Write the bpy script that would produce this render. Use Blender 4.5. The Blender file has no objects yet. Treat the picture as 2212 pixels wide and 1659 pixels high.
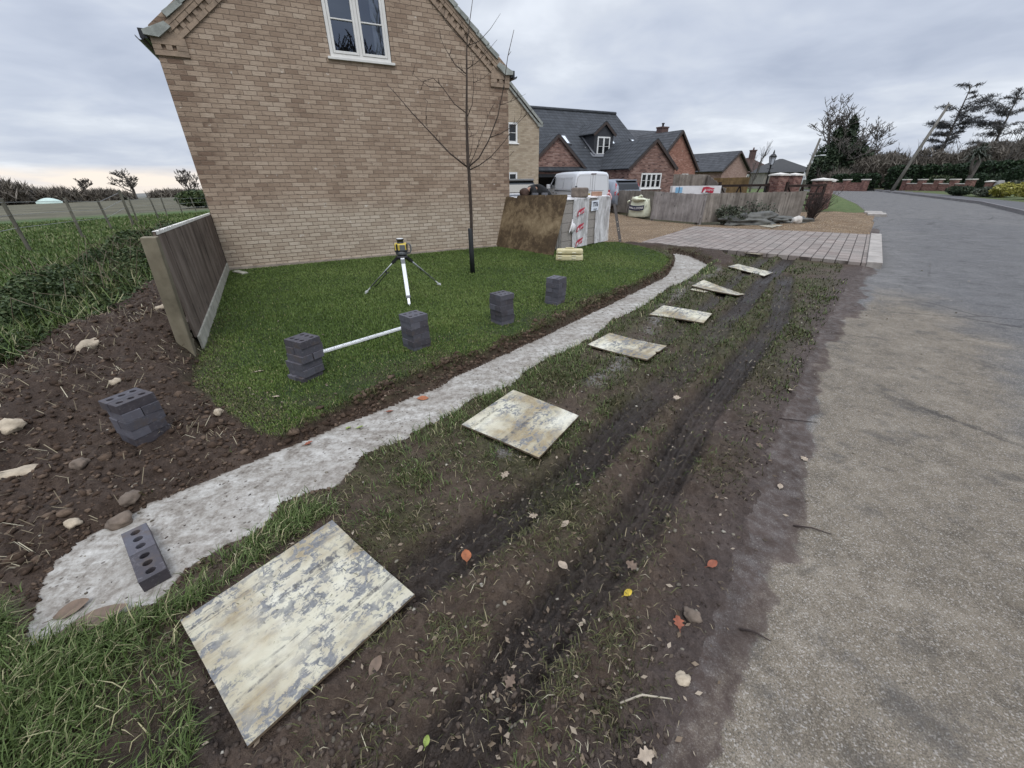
import bpy, bmesh, math, random
import numpy as np
from mathutils import Vector, Matrix, Quaternion
rnd = random.Random(7)
R = math.radians
SC = bpy.context.scene
COL = SC.collection

# ------------------------------------------------------------------ camera
EYE = 1.58
cam_data = bpy.data.cameras.new("camera")
cam_data.sensor_width = 36.0
cam_data.lens = 36.0 * 850.0 / 2212.0
cam_data.clip_start = 0.05
cam_data.clip_end = 6000.0
cam = bpy.data.objects.new("camera", cam_data)
COL.objects.link(cam)
cam.matrix_world = (Matrix.Translation((0, 0, EYE)) @ Matrix.Rotation(R(90 - 27.2), 4, 'X')
                    @ Matrix.Rotation(R(-0.75), 4, 'Z'))
SC.camera = cam

# ------------------------------------------------------------------ sky, sun, exposure
SUN_EL, SUN_AZ = R(52), R(165)          # azimuth measured clockwise from +Y
world = bpy.data.worlds.new("World")
SC.world = world
world.use_nodes = True
wt = world.node_tree
wt.nodes.clear()
def wn(t): return wt.nodes.new(t)
w_out = wn('ShaderNodeOutputWorld')
sky = wn('ShaderNodeTexSky'); sky.sky_type = 'NISHITA'; sky.sun_disc = False
sky.sun_elevation = SUN_EL; sky.sun_rotation = SUN_AZ
bg_sky = wn('ShaderNodeBackground'); bg_sky.inputs[1].default_value = 0.1
wt.links.new(sky.outputs[0], bg_sky.inputs[0])
tc = wn('ShaderNodeTexCoord'); sep = wn('ShaderNodeSeparateXYZ')
wt.links.new(tc.outputs['Generated'], sep.inputs[0])
def wmath(op, a, b=None, c=None):
    n = wn('ShaderNodeMath'); n.operation = op
    for i, q in enumerate((a, b, c)):
        if q is None: continue
        if hasattr(q, 'links'): wt.links.new(q, n.inputs[i])
        else: n.inputs[i].default_value = q
    return n.outputs[0]
up = wmath('MAXIMUM', sep.outputs[2], 0.0)
den = wmath('ADD', up, 0.16)
comb = wn('ShaderNodeCombineXYZ')
wt.links.new(wmath('DIVIDE', sep.outputs[0], den), comb.inputs[0])
wt.links.new(wmath('DIVIDE', sep.outputs[1], den), comb.inputs[1])
def wnoise(scale, detail, rough, dist=0.0, vec=comb.outputs[0]):
    n = wn('ShaderNodeTexNoise'); n.inputs['Scale'].default_value = scale
    n.inputs['Detail'].default_value = detail; n.inputs['Roughness'].default_value = rough
    n.inputs['Distortion'].default_value = dist
    wt.links.new(vec, n.inputs['Vector']); return n.outputs['Fac']
def wramp(fac, stops):
    n = wn('ShaderNodeValToRGB'); e = n.color_ramp.elements
    while len(e) < len(stops): e.new(0.5)
    for k, (p, c) in zip(e, stops): k.position = p; k.color = (*c, 1)
    wt.links.new(fac, n.inputs[0]); return n.outputs[0]
cl = wmath('ADD', wmath('MULTIPLY', wnoise(0.62, 5, 0.5, 0.3), 0.72), wmath('MULTIPLY', wnoise(2.1, 4, 0.55, 0.4), 0.28))
cloud_col = wramp(cl, [(0.34, (0.41, 0.46, 0.57)), (0.45, (0.52, 0.57, 0.675)), (0.53, (0.62, 0.665, 0.745)), (0.64, (0.84, 0.885, 0.95))])
# overcast gradient: the zenith of a cloudy sky is much brighter than its horizon
lum = wn('ShaderNodeMapRange'); lum.interpolation_type = 'SMOOTHSTEP'
wt.links.new(up, lum.inputs[0])
lum.inputs[1].default_value = 0.33; lum.inputs[2].default_value = 0.95
lum.inputs[3].default_value = 1.0; lum.inputs[4].default_value = 2.5
mulc = wn('ShaderNodeVectorMath'); mulc.operation = 'SCALE'
wt.links.new(cloud_col, mulc.inputs[0]); wt.links.new(lum.outputs[0], mulc.inputs['Scale'])
# pale clear strip low over the fields on the left
strip = wmath('MULTIPLY', wmath('SMOOTH_MIN', wmath('MULTIPLY', wmath('MAXIMUM', wmath('SUBTRACT', 0.034, wmath('ABSOLUTE', sep.outputs[2])), 0.0), 60.0), 1.0, 0.2),
              wmath('MULTIPLY', wmath('MULTIPLY', wmath('MAXIMUM', wmath('SUBTRACT', wmath('MULTIPLY', sep.outputs[0], -1.0), 0.1), 0.0), 2.2), wramp(wnoise(1.4, 3, 0.5), [(0.3, (0.35,)*3), (0.6, (1.0,)*3)])))
mixs = wn('ShaderNodeMix'); mixs.data_type = 'RGBA'
wt.links.new(strip, mixs.inputs[0]); wt.links.new(mulc.outputs[0], mixs.inputs[6])
mixs.inputs[7].default_value = (0.92, 0.83, 0.74, 1)
bg_cloud = wn('ShaderNodeBackground'); bg_cloud.inputs[1].default_value = 1.0
wt.links.new(mixs.outputs[2], bg_cloud.inputs[0])
wmix = wn('ShaderNodeMixShader'); wmix.inputs[0].default_value = 0.94
wt.links.new(bg_sky.outputs[0], wmix.inputs[1]); wt.links.new(bg_cloud.outputs[0], wmix.inputs[2])
wt.links.new(wmix.outputs[0], w_out.inputs[0])

sun_data = bpy.data.lights.new("sun", 'SUN')
sun_data.energy = 0.9; sun_data.angle = R(25); sun_data.color = (1.0, 0.96, 0.9)
sun = bpy.data.objects.new("sun", sun_data); COL.objects.link(sun)
sd_ = Vector((math.sin(SUN_AZ) * math.cos(SUN_EL), math.cos(SUN_AZ) * math.cos(SUN_EL), math.sin(SUN_EL)))
sun.rotation_euler = sd_.to_track_quat('Z', 'Y').to_euler()
SC.view_settings.view_transform = 'Standard'
SC.view_settings.look = 'None'
SC.view_settings.exposure = 0.2
SC.view_settings.gamma = 1.0
SC.cycles.use_denoising = True
SC.cycles.max_bounces = 5; SC.cycles.diffuse_bounces = 3; SC.cycles.glossy_bounces = 2
SC.cycles.transparent_max_bounces = 6; SC.cycles.transmission_bounces = 2

# ------------------------------------------------------------------ numeric helpers
def vnoise(x, y, seed=0):
    xi = np.floor(x).astype(np.int64); yi = np.floor(y).astype(np.int64)
    fx = x - xi; fy = y - yi
    fx = fx * fx * (3 - 2 * fx); fy = fy * fy * (3 - 2 * fy)
    def h(a, b):
        n = (a * 374761393 + b * 668265263 + seed * 974634777) & 0xffffffff
        n = ((n ^ (n >> 13)) * 1274126177) & 0xffffffff
        return ((n ^ (n >> 16)) & 0xffff) / 65535.0
    a = h(xi, yi); b = h(xi + 1, yi); c = h(xi, yi + 1); d = h(xi + 1, yi + 1)
    return (a * (1 - fx) + b * fx) * (1 - fy) + (c * (1 - fx) + d * fx) * fy
def fbm(x, y, size, octv=3, seed=0, gain=0.5):
    s = np.zeros_like(x, dtype=float); amp = 1.0; tot = 0.0; f = 1.0 / size
    for o in range(octv):
        s += amp * (vnoise(x * f + 13.7 * o, y * f - 7.3 * o, seed + o) - 0.5); tot += amp; amp *= gain; f *= 2.07
    return s / tot * 2.0            # about -1..1
def sstep(a, b, x):
    t = np.clip((x - a) / (b - a), 0, 1); return t * t * (3 - 2 * t)
def sd_poly(x, y, poly):
    P = np.array(poly, float); d = np.full(x.shape, 1e18); inside = np.zeros(x.shape, bool); n = len(P)
    for i in range(n):
        ax, ay = P[i]; bx, by = P[(i + 1) % n]
        ex, ey = bx - ax, by - ay; wx, wy = x - ax, y - ay
        t = np.clip((wx * ex + wy * ey) / max(ex * ex + ey * ey, 1e-12), 0, 1)
        d = np.minimum(d, (wx - ex * t) ** 2 + (wy - ey * t) ** 2)
        c = (ay > y) != (by > y)
        if ey != 0: inside ^= c & (x < ex * (y - ay) / ey + ax)
    d = np.sqrt(d); return np.where(inside, -d, d)
def d_line(x, y, line):
    P = np.array(line, float); best = np.full(x.shape, 1e18); lat = np.zeros(x.shape); arc = np.zeros(x.shape); s0 = 0.0
    for i in range(len(P) - 1):
        ax, ay = P[i]; bx, by = P[i + 1]; ex, ey = bx - ax, by - ay; L = math.hypot(ex, ey)
        wx, wy = x - ax, y - ay; t = np.clip((wx * ex + wy * ey) / (L * L), 0, 1)
        d = np.hypot(wx - ex * t, wy - ey * t); sgn = np.where(ex * wy - ey * wx > 0, 1.0, -1.0)
        m = d < best; best = np.where(m, d, best); lat = np.where(m, d * sgn, lat); arc = np.where(m, s0 + t * L, arc); s0 += L
    return lat, arc

# ------------------------------------------------------------------ object helpers
def tag(o, label=None, cat=None, group=None, kind=None):
    if label: o['label'] = label
    if cat: o['category'] = cat
    if group: o['group'] = group
    if kind: o['kind'] = kind
    return o
def thing(name, label, cat, loc=(0, 0, 0), rotz=0.0, group=None):
    o = bpy.data.objects.new(name, None); COL.objects.link(o)
    o.location = loc; o.rotation_euler = (0, 0, rotz); o.empty_display_size = 0.2
    return tag(o, label, cat, group)
def copy_tree(o, parent=None):
    c = o.copy(); COL.objects.link(c)
    if parent is not None: c.parent = parent
    for ch in list(o.children): copy_tree(ch, c)
    return c
def np_mesh(name, verts, faces_flat, loop_starts, smooth=False):
    me = bpy.data.meshes.new(name)
    me.vertices.add(len(verts)); me.vertices.foreach_set('co', np.asarray(verts, np.float32).ravel())
    me.loops.add(len(faces_flat)); me.loops.foreach_set('vertex_index', np.asarray(faces_flat, np.int32))
    me.polygons.add(len(loop_starts)); me.polygons.foreach_set('loop_start', np.asarray(loop_starts, np.int32))
    if smooth: me.polygons.foreach_set('use_smooth', np.ones(len(loop_starts), bool))
    me.update(calc_edges=True); return me
def link(name, me, mat, parent=None):
    o = bpy.data.objects.new(name, me); COL.objects.link(o)
    if mat is not None and not me.materials: me.materials.append(mat)
    if parent is not None: o.parent = parent
    return o
class MB:
    """collects faces; build() links them as one mesh with metre-true box UVs"""
    def __init__(s): s.v = []; s.f = []; s.sm = []
    def poly(s, pts, smooth=False):
        n = len(s.v); s.v += [tuple(p) for p in pts]; s.f.append(tuple(range(n, n + len(pts)))); s.sm.append(smooth); return s
    def raw(s, vs, fs, smooth=False):
        n = len(s.v); s.v += [tuple(p) for p in vs]
        for f in fs: s.f.append(tuple(i + n for i in f)); s.sm.append(smooth)
        return s
    def box(s, lo, hi, M=None):
        (a, b, c), (d, e, f) = lo, hi
        vs = [(a, b, c), (d, b, c), (d, e, c), (a, e, c), (a, b, f), (d, b, f), (d, e, f), (a, e, f)]
        if M is not None: vs = [M @ Vector(p) for p in vs]
        return s.raw(vs, [(0, 3, 2, 1), (4, 5, 6, 7), (0, 1, 5, 4), (1, 2, 6, 5), (2, 3, 7, 6), (3, 0, 4, 7)])
    def obox(s, c, size, rz=0.0, ry=0.0, rx=0.0):
        M = Matrix.Translation(c) @ Matrix.Rotation(rz, 4, 'Z') @ Matrix.Rotation(ry, 4, 'Y') @ Matrix.Rotation(rx, 4, 'X')
        h = [q / 2 for q in size]
        return s.box((-h[0], -h[1], -h[2]), (h[0], h[1], h[2]), M)
    def beam(s, p, q, w, h=None, upv=(0, 0, 1)):
        p, q = Vector(p), Vector(q); d = (q - p); L = d.length; d = d / L
        a = d.cross(Vector(upv))
        if a.length < 1e-4: a = d.cross(Vector((1, 0, 0)))
        a.normalize(); b = a.cross(d); h = h or w
        M = Matrix((( a.x, d.x, b.x, p.x), (a.y, d.y, b.y, p.y), (a.z, d.z, b.z, p.z), (0, 0, 0, 1)))
        return s.box((-w / 2, 0, -h / 2), (w / 2, L, h / 2), M)
    def tube(s, pts, rad, n=8, caps=True, smooth=True):
        pts = [Vector(p) for p in pts]; m = len(pts)
        if not hasattr(rad, '__len__'): rad = [rad] * m
        base = len(s.v); prev = None
        for i, p in enumerate(pts):
            d = (pts[min(i + 1, m - 1)] - pts[max(i - 1, 0)]).normalized()
            if prev is None:
                a = d.orthogonal().normalized()
            else:
                a = (prev - d * prev.dot(d))
                a = a.normalized() if a.length > 1e-6 else d.orthogonal().normalized()
            prev = a; b = d.cross(a)
            for k in range(n):
                t = 2 * math.pi * k / n
                s.v.append(tuple(p + (a * math.cos(t) + b * math.sin(t)) * rad[i]))
        for i in range(m - 1):
            for k in range(n):
                k2 = (k + 1) % n
                s.f.append((base + i * n + k, base + i * n + k2, base + (i + 1) * n + k2, base + (i + 1) * n + k)); s.sm.append(smooth)
        if caps:
            s.f.append(tuple(base + k for k in reversed(range(n)))); s.sm.append(False)
            s.f.append(tuple(base + (m - 1) * n + k for k in range(n))); s.sm.append(False)
        return s
    def lathe(s, prof, n=16, c=(0, 0, 0), smooth=True):
        base = len(s.v); m = len(prof)
        for r, z in prof:
            for k in range(n):
                t = 2 * math.pi * k / n; s.v.append((c[0] + r * math.cos(t), c[1] + r * math.sin(t), c[2] + z))
        for i in range(m - 1):
            for k in range(n):
                k2 = (k + 1) % n
                s.f.append((base + i * n + k, base + i * n + k2, base + (i + 1) * n + k2, base + (i + 1) * n + k)); s.sm.append(smooth)
        s.f.append(tuple(base + k for k in reversed(range(n)))); s.sm.append(False)
        s.f.append(tuple(base + (m - 1) * n + k for k in range(n))); s.sm.append(False)
        return s
    def blob(s, c, size, seed=0, sub=2, rough=0.25, rot=0.0):
        bm = bmesh.new(); bmesh.ops.create_icosphere(bm, subdivisions=sub, radius=1.0)
        q = random.Random(seed); off = [q.uniform(-9, 9) for _ in range(3)]
        from mathutils import noise as mn
        vs = []
        cr, sr = math.cos(rot), math.sin(rot)
        for v in bm.verts:
            k = 1 + rough * mn.noise(v.co * 1.3 + Vector(off)) + rough * 0.5 * mn.noise(v.co * 3.1 + Vector(off))
            x, y, z = v.co.x * k * size[0], v.co.y * k * size[1], v.co.z * k * size[2]
            vs.append((c[0] + x * cr - y * sr, c[1] + x * sr + y * cr, c[2] + z))
        fs = [tuple(v.index for v in f.verts) for f in bm.faces]; bm.free()
        return s.raw(vs, fs, True)
    def build(s, name, mat, parent=None, bevel=0.0, uv=True):
        me = bpy.data.meshes.new(name); me.from_pydata(s.v, [], s.f)
        me.polygons.foreach_set('use_smooth', s.sm); me.update()
        if uv:
            L = me.uv_layers.new(name='UVMap'); co = s.v; data = np.zeros((len(me.loops), 2), np.float32)
            for p in me.polygons:
                n = p.normal
                if abs(n.z) > 0.97: tx, ty, bx, by, bz = 1, 0, 0, 1, 0
                else:
                    l = math.hypot(n.x, n.y); tx, ty = -n.y / l, n.x / l
                    bx, by, bz = -n.z * ty, n.z * tx, l
                for li in p.loop_indices:
                    q = co[me.loops[li].vertex_index]
                    data[li] = (q[0] * tx + q[1] * ty, q[0] * bx + q[1] * by + q[2] * bz)
            L.data.foreach_set('uv', data.ravel())
        o = link(name, me, mat, parent)
        if bevel:
            m = o.modifiers.new('bevel', 'BEVEL'); m.width = bevel; m.segments = 2; m.limit_method = 'ANGLE'; m.angle_limit = R(40)
        return o

# ------------------------------------------------------------------ material helpers
class NT:
    def __init__(s, name):
        s.m = bpy.data.materials.new(name); s.m.use_nodes = True; s.t = s.m.node_tree; s.t.nodes.clear()
        s.out = s.t.nodes.new('ShaderNodeOutputMaterial'); s.b = s.t.nodes.new('ShaderNodeBsdfPrincipled')
        s.t.links.new(s.b.outputs[0], s.out.inputs[0])
    def n(s, t): return s.t.nodes.new(t)
    def set(s, sock, v):
        if hasattr(v, 'links'): s.t.links.new(v, sock)
        elif isinstance(v, (tuple, list)) and len(v) == 3 and sock.type == 'RGBA': sock.default_value = (*v, 1)
        else: sock.default_value = v
    def pos(s): return s.n('ShaderNodeNewGeometry').outputs['Position']
    def obj(s): return s.n('ShaderNodeTexCoord').outputs['Object']
    def uv(s): return s.n('ShaderNodeTexCoord').outputs['UV']
    def rand(s): return s.n('ShaderNodeObjectInfo').outputs['Random']
    def attr(s, name, col=False):
        a = s.n('ShaderNodeAttribute'); a.attribute_name = name; return a.outputs['Color' if col else 'Fac']
    def map(s, v, scale=(1, 1, 1), loc=(0, 0, 0), rot=(0, 0, 0)):
        m = s.n('ShaderNodeMapping'); s.set(m.inputs[0], v); s.set(m.inputs[1], loc); m.inputs[2].default_value = rot; m.inputs[3].default_value = scale
        return m.outputs[0]
    def noise(s, v, scale, detail=4, rough=0.55, dist=0.0):
        x = s.n('ShaderNodeTexNoise'); s.set(x.inputs['Vector'], v); x.inputs['Scale'].default_value = scale
        x.inputs['Detail'].default_value = detail; x.inputs['Roughness'].default_value = rough; x.inputs['Distortion'].default_value = dist
        return x.outputs['Fac']
    def voro(s, v, scale, out='Distance', feature='F1', rnd_=1.0):
        x = s.n('ShaderNodeTexVoronoi'); x.feature = feature; s.set(x.inputs['Vector'], v); x.inputs['Scale'].default_value = scale
        x.inputs['Randomness'].default_value = rnd_
        return x.outputs[out]
    def math(s, op, a, b=0.0, c=None, clamp=False):
        x = s.n('ShaderNodeMath'); x.operation = op; x.use_clamp = clamp; s.set(x.inputs[0], a); s.set(x.inputs[1], b)
        if c is not None: s.set(x.inputs[2], c)
        return x.outputs[0]
    def mr(s, v, a, b, c=0.0, d=1.0):
        x = s.n('ShaderNodeMapRange'); s.set(x.inputs[0], v); x.inputs[1].default_value = a; x.inputs[2].default_value = b
        x.inputs[3].default_value = c; x.inputs[4].default_value = d; return x.outputs[0]
    def ramp(s, f, stops, interp='LINEAR'):
        x = s.n('ShaderNodeValToRGB'); x.color_ramp.interpolation = interp; e = x.color_ramp.elements
        while len(e) < len(stops): e.new(0.5)
        for k, (p, c) in zip(e, stops):
            k.position = p; k.color = (*(c if hasattr(c, '__len__') else (c, c, c)), 1)
        s.set(x.inputs[0], f); return x.outputs[0]
    def mix(s, f, a, b, mode='MIX'):
        x = s.n('ShaderNodeMix'); x.data_type = 'RGBA'; x.blend_type = mode; s.set(x.inputs[0], f); s.set(x.inputs[6], a); s.set(x.inputs[7], b)
        return x.outputs[2]
    def sepx(s, v):
        x = s.n('ShaderNodeSeparateXYZ'); s.set(x.inputs[0], v); return x.outputs
    def comb(s, a, b, c=0.0):
        x = s.n('ShaderNodeCombineXYZ'); s.set(x.inputs[0], a); s.set(x.inputs[1], b); s.set(x.inputs[2], c); return x.outputs[0]
    def bump(s, h, strength=0.5, dist=0.01, prev=None):
        x = s.n('ShaderNodeBump'); s.set(x.inputs['Height'], h); x.inputs['Strength'].default_value = strength; x.inputs['Distance'].default_value = dist
        if prev is not None: s.set(x.inputs['Normal'], prev)
        return x.outputs[0]
    def done(s, color=None, rough=None, normal=None, metal=None, spec=None):
        if color is not None: s.set(s.b.inputs['Base Color'], color)
        if rough is not None: s.set(s.b.inputs['Roughness'], rough)
        if normal is not None: s.set(s.b.inputs['Normal'], normal)
        if metal is not None: s.set(s.b.inputs['Metallic'], metal)
        if spec is not None: s.set(s.b.inputs['Specular IOR Level'], spec)
        return s.m
def simple(name, col, rough=0.6, var=0.15, scale=8.0, bump=0.0, metal=0.0, spec=0.5, coord='obj'):
    T = NT(name); v = getattr(T, coord)(); f = T.noise(v, scale, 5, 0.6)
    a = tuple(c * (1 - var) for c in col); b = tuple(min(1, c * (1 + var)) for c in col)
    c = T.ramp(f, [(0.3, a), (0.7, b)])
    nm = T.bump(T.noise(v, scale * 6, 4), bump, 0.01) if bump else None
    return T.done(c, T.mr(f, 0.3, 0.7, max(rough - .07, 0.02), min(rough + .07, 1)), nm, metal, spec)
def per_object(T, v):
    off = T.math('MULTIPLY', T.rand(), 57.0)
    x = T.n('ShaderNodeVectorMath'); x.operation = 'ADD'; T.set(x.inputs[0], v); T.set(x.inputs[1], T.comb(off, off, off)); return x.outputs[0]

def brick_mat(name, stops, mortar, bw=0.225, bh=0.077, mj=0.009, low=None, rough_bump=0.8, crease=0.35, white=0.0, corners=None):
    """running-bond brickwork laid out in wall metres; every brick its own tone"""
    T = NT(name); u, v, _ = T.sepx(T.uv())
    row = T.math('DIVIDE', v, bh); ri = T.math('FLOOR', row); rf = T.math('SUBTRACT', row, ri)
    shift = T.math('MULTIPLY', T.math('MODULO', T.math('ABSOLUTE', ri), 2.0), 0.5)
    colx = T.math('ADD', T.math('DIVIDE', u, bw), shift); ci = T.math('FLOOR', colx); cf = T.math('SUBTRACT', colx, ci)
    wob = T.noise(T.uv(), 38.0, 3, 0.6)
    wv = T.math('MULTIPLY', T.math('SUBTRACT', wob, 0.5), 0.010)
    du = T.math('MULTIPLY', T.math('MINIMUM', cf, T.math('SUBTRACT', 1.0, cf)), bw)
    dv = T.math('MULTIPLY', T.math('MINIMUM', rf, T.math('SUBTRACT', 1.0, rf)), bh)
    edge = T.math('ADD', T.math('MINIMUM', du, dv), wv)
    face = T.mr(edge, mj * 0.30, mj * 0.75)                    # 0 mortar .. 1 brick face
    wnz = T.n('ShaderNodeTexWhiteNoise'); wnz.noise_dimensions = '2D'; T.set(wnz.inputs['Vector'], T.comb(ci, ri))
    r1 = wnz.outputs['Value']
    tone = T.math('ADD', T.math('MULTIPLY', r1, 0.42), T.math('MULTIPLY', T.noise(T.uv(), 1.1, 5, 0.65), 0.58))
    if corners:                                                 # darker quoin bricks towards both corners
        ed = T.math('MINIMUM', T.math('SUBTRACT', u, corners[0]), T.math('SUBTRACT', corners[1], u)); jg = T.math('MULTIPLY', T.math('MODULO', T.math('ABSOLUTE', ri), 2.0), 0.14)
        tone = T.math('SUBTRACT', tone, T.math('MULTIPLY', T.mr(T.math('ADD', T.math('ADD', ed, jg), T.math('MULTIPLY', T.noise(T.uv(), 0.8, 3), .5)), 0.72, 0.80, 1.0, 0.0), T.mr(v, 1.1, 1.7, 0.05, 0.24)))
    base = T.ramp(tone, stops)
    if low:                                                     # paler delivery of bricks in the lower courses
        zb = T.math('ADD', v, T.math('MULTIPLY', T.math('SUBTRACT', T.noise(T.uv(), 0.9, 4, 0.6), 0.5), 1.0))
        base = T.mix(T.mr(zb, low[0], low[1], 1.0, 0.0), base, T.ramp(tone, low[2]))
    # folded creases run along each brick
    q = T.map(T.uv(), (11, 46, 1)); cn = T.noise(q, 1.0, 4, 0.62, 0.9)
    cm = T.mr(cn, 0.34, 0.43, 1.0, 0.0)
    base = T.mix(T.math('MULTIPLY', T.math('MULTIPLY', cm, T.mr(T.noise(T.uv(), 3.5, 4, .6), .40, .58, .25, 1.0)), crease), base, tuple(c * 0.30 for c in stops[0][1]))
    speck = T.noise(T.uv(), 120, 3, 0.7)
    base = T.mix(T.mr(speck, 0.55, 0.8, 0, 0.35), base, tuple(min(1, c * 1.35) for c in stops[-1][1]))
    if white:
        wm = T.math('MULTIPLY', T.mr(T.noise(T.uv(), 5.5, 4, 0.65), 0.66, 0.72), white); base = T.mix(wm, base, (0.72, 0.68, 0.62))
    mcol = T.mix(T.noise(T.uv(), 30, 3), tuple(c * 0.75 for c in mortar), mortar)
    col = T.mix(face, mcol, base)
    h = T.math('ADD', T.math('MULTIPLY', face, 1.0), T.math('MULTIPLY', T.math('SUBTRACT', cn, 0.5), 1.1))
    h = T.math('ADD', h, T.math('MULTIPLY', r1, 0.35)); h = T.math('ADD', h, T.math('MULTIPLY', speck, 0.3))
    return T.done(col, 0.9, T.bump(h, rough_bump, 0.009), spec=0.25)

def tile_mat(name, col, tw=0.28, th=0.32, wave=1.0):
    """interlocking roof tiles: rolls across, overlap step per course"""
    T = NT(name); u, v, _ = T.sepx(T.uv())
    row = T.math('DIVIDE', v, th); rf = T.math('FRACT', row); ri = T.math('FLOOR', row)
    cx = T.math('DIVIDE', u, tw); roll = T.math('SINE', T.math('MULTIPLY', cx, 6.2832))
    h = T.math('ADD', T.math('MULTIPLY', roll, 0.22 * wave), T.math('MULTIPLY', T.math('SUBTRACT', 1.0, rf), 0.9))
    wnz = T.n('ShaderNodeTexWhiteNoise'); wnz.noise_dimensions = '2D'; T.set(wnz.inputs['Vector'], T.comb(T.math('FLOOR', cx), ri))
    var = T.math('ADD', T.math('MULTIPLY', wnz.outputs['Value'], 0.5), T.math('MULTIPLY', T.noise(T.uv(), 1.5, 4), 0.5))
    c = T.ramp(var, [(0.2, tuple(q * 0.75 for q in col)), (0.8, tuple(q * 1.3 for q in col))])
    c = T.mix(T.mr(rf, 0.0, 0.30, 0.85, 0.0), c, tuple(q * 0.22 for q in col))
    return T.done(c, 0.75, T.bump(h, 1.0, 0.03), spec=0.3)

def wood_mat(name, c1, c2, grain=(1.0, 26.0, 26.0), knots=True, rough=0.85, board=None):
    T = NT(name); v = per_object(T, T.obj()); g = T.noise(T.map(v, grain), 1.0, 6, 0.6, 0.4)
    c = T.ramp(g, [(0.3, c1), (0.72, c2)])
    c = T.mix(T.mr(T.noise(v, 1.9, 5, .65), 0.42, 0.68, 0, 0.7), c, tuple(q * 0.55 for q in c1))
    if knots: c = T.mix(T.mr(T.voro(T.map(v, (4, 4, 2.2)), 1.0), 0.07, 0.10, 0.75, 0.0), c, tuple(q * 0.25 for q in c1))
    return T.done(c, rough, T.bump(g, 0.4, 0.004), spec=0.2)

# ------------------------------------------------------------------ the lie of the land (metres; camera foot at the origin, +Y ahead)
LAWN = [(3.69, 9.49), (3.57, 8.95), (3.11, 8.09), (2.50, 7.28), (1.91, 6.52), (1.27, 5.88), (0.76, 5.17), (0.26, 4.52), (-0.02, 4.25), (-0.18, 4.02), (-0.53, 3.73), (-0.83, 3.48), (-1.04, 3.23), (-1.22, 2.99), (-1.39, 2.79), (-1.58, 2.53), (-1.66, 2.36), (-1.83, 2.39), (-2.41, 2.81), (-2.87, 3.15), (-3.22, 3.67), (-3.36, 3.95), (-5.98, 8.50),
        (-0.10, 11.62), (1.4, 12.3), (3.15, 12.0), (3.62, 10.9), (3.72, 9.9)]
CONC = [(4.12, 10.61), (3.98, 9.86), (3.68, 9.11), (3.07, 7.93), (2.28, 6.95), (1.48, 5.96), (0.96, 5.34), (0.42, 4.66), (0.0, 4.20), (-0.23, 3.92), (-0.53, 3.57), (-0.73, 3.28), (-0.99, 3.05), (-1.18, 2.84), (-1.39, 2.64), (-1.57, 2.43), (-1.68, 2.29), (-1.84, 2.10), (-1.97, 1.92), (-2.17, 1.74), (-2.22, 1.58), (-2.28, 1.47), (-2.28, 1.36), (-2.22, 1.24), (-2.16, 1.15), (-2.06, 1.00),
        (-1.98, 0.94), (-1.80, 1.04), (-1.58, 1.12), (-1.58, 1.25), (-1.49, 1.43), (-1.37, 1.55), (-1.34, 1.72), (-1.22, 1.82), (-1.08, 1.91), (-1.03, 2.18), (-0.87, 2.32),
        (-0.54, 2.65), (-0.42, 2.88), (-0.27, 3.01), (-0.03, 3.23), (0.21, 3.62), (0.91, 4.37), (1.34, 5.04), (2.10, 5.88), (2.67, 6.70), (3.41, 7.54),
        (4.19, 8.60), (4.47, 9.11), (4.53, 10.29), (4.35, 10.74)]
SOIL = [(-1.60, 2.27), (-1.83, 2.39), (-2.41, 2.81), (-2.87, 3.15), (-3.22, 3.67), (-3.40, 3.95), (-5.9, 8.4), (-6.6, 8.3), (-6.0, 6.4), (-5.3, 4.9), (-4.9, 4.0), (-5.4, 3.4),
        (-8.0, 2.6), (-6.0, 0.9), (-3.2, 0.75), (-2.45, 1.12), (-2.20, 1.35), (-2.1, 1.8), (-1.9, 2.15)]
SOIL2 = [(3.14, 11.9), (3.72, 10.9), (3.95, 10.6), (4.40, 10.8), (4.60, 10.3), (4.52, 9.1), (4.15, 8.3), (4.45, 8.2), (5.0, 8.95), (5.2, 9.9), (4.3, 11.2), (3.72, 11.76)]
ROAD_L = [(-6.0, -6.0), (-1.0, -1.1), (0.30, 0.40), (0.45, 0.54), (0.64, 0.74), (0.84, 0.95), (1.23, 1.46), (2.01, 2.45), (3.82, 4.56), (5.66, 6.60), (7.28, 8.25), (11.10, 12.82), (11.6, 13.4),
          (17.16, 19.98), (19.59, 23.51), (24.18, 30.01), (31.62, 41.46), (37.4, 50.3), (42.0, 60.0), (44.0, 72.0)]
ROAD_R = [(53.0, 72.0), (49.5, 59.5), (37.62, 39.14), (30.98, 28.21), (24.43, 20.17), (17.5, 12.0), (8.0, 0.8), (1.5, -6.8)]
ROAD = ROAD_L + ROAD_R
KERB_R = [(53.0, 72.0), (49.5, 59.5), (37.62, 39.14), (30.98, 28.21), (24.43, 20.17), (17.5, 12.0), (8.0, 0.8)]
MUDLINE = [(0.40, 0.35), (0.56, 0.55), (0.71, 0.68), (0.91, 0.87), (1.18, 1.11), (1.45, 1.47), (2.06, 2.27), (2.53, 2.86), (3.40, 3.84), (4.42, 4.90), (6.59, 7.26), (7.6, 8.3), (11.3, 12.7)]
GRASSLINE = [(0.2, 0.55), (0.62, 0.95), (1.04, 1.47), (1.33, 1.85), (1.87, 2.52), (2.42, 3.12), (3.39, 4.26), (4.75, 5.77), (6.02, 7.29)]
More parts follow.
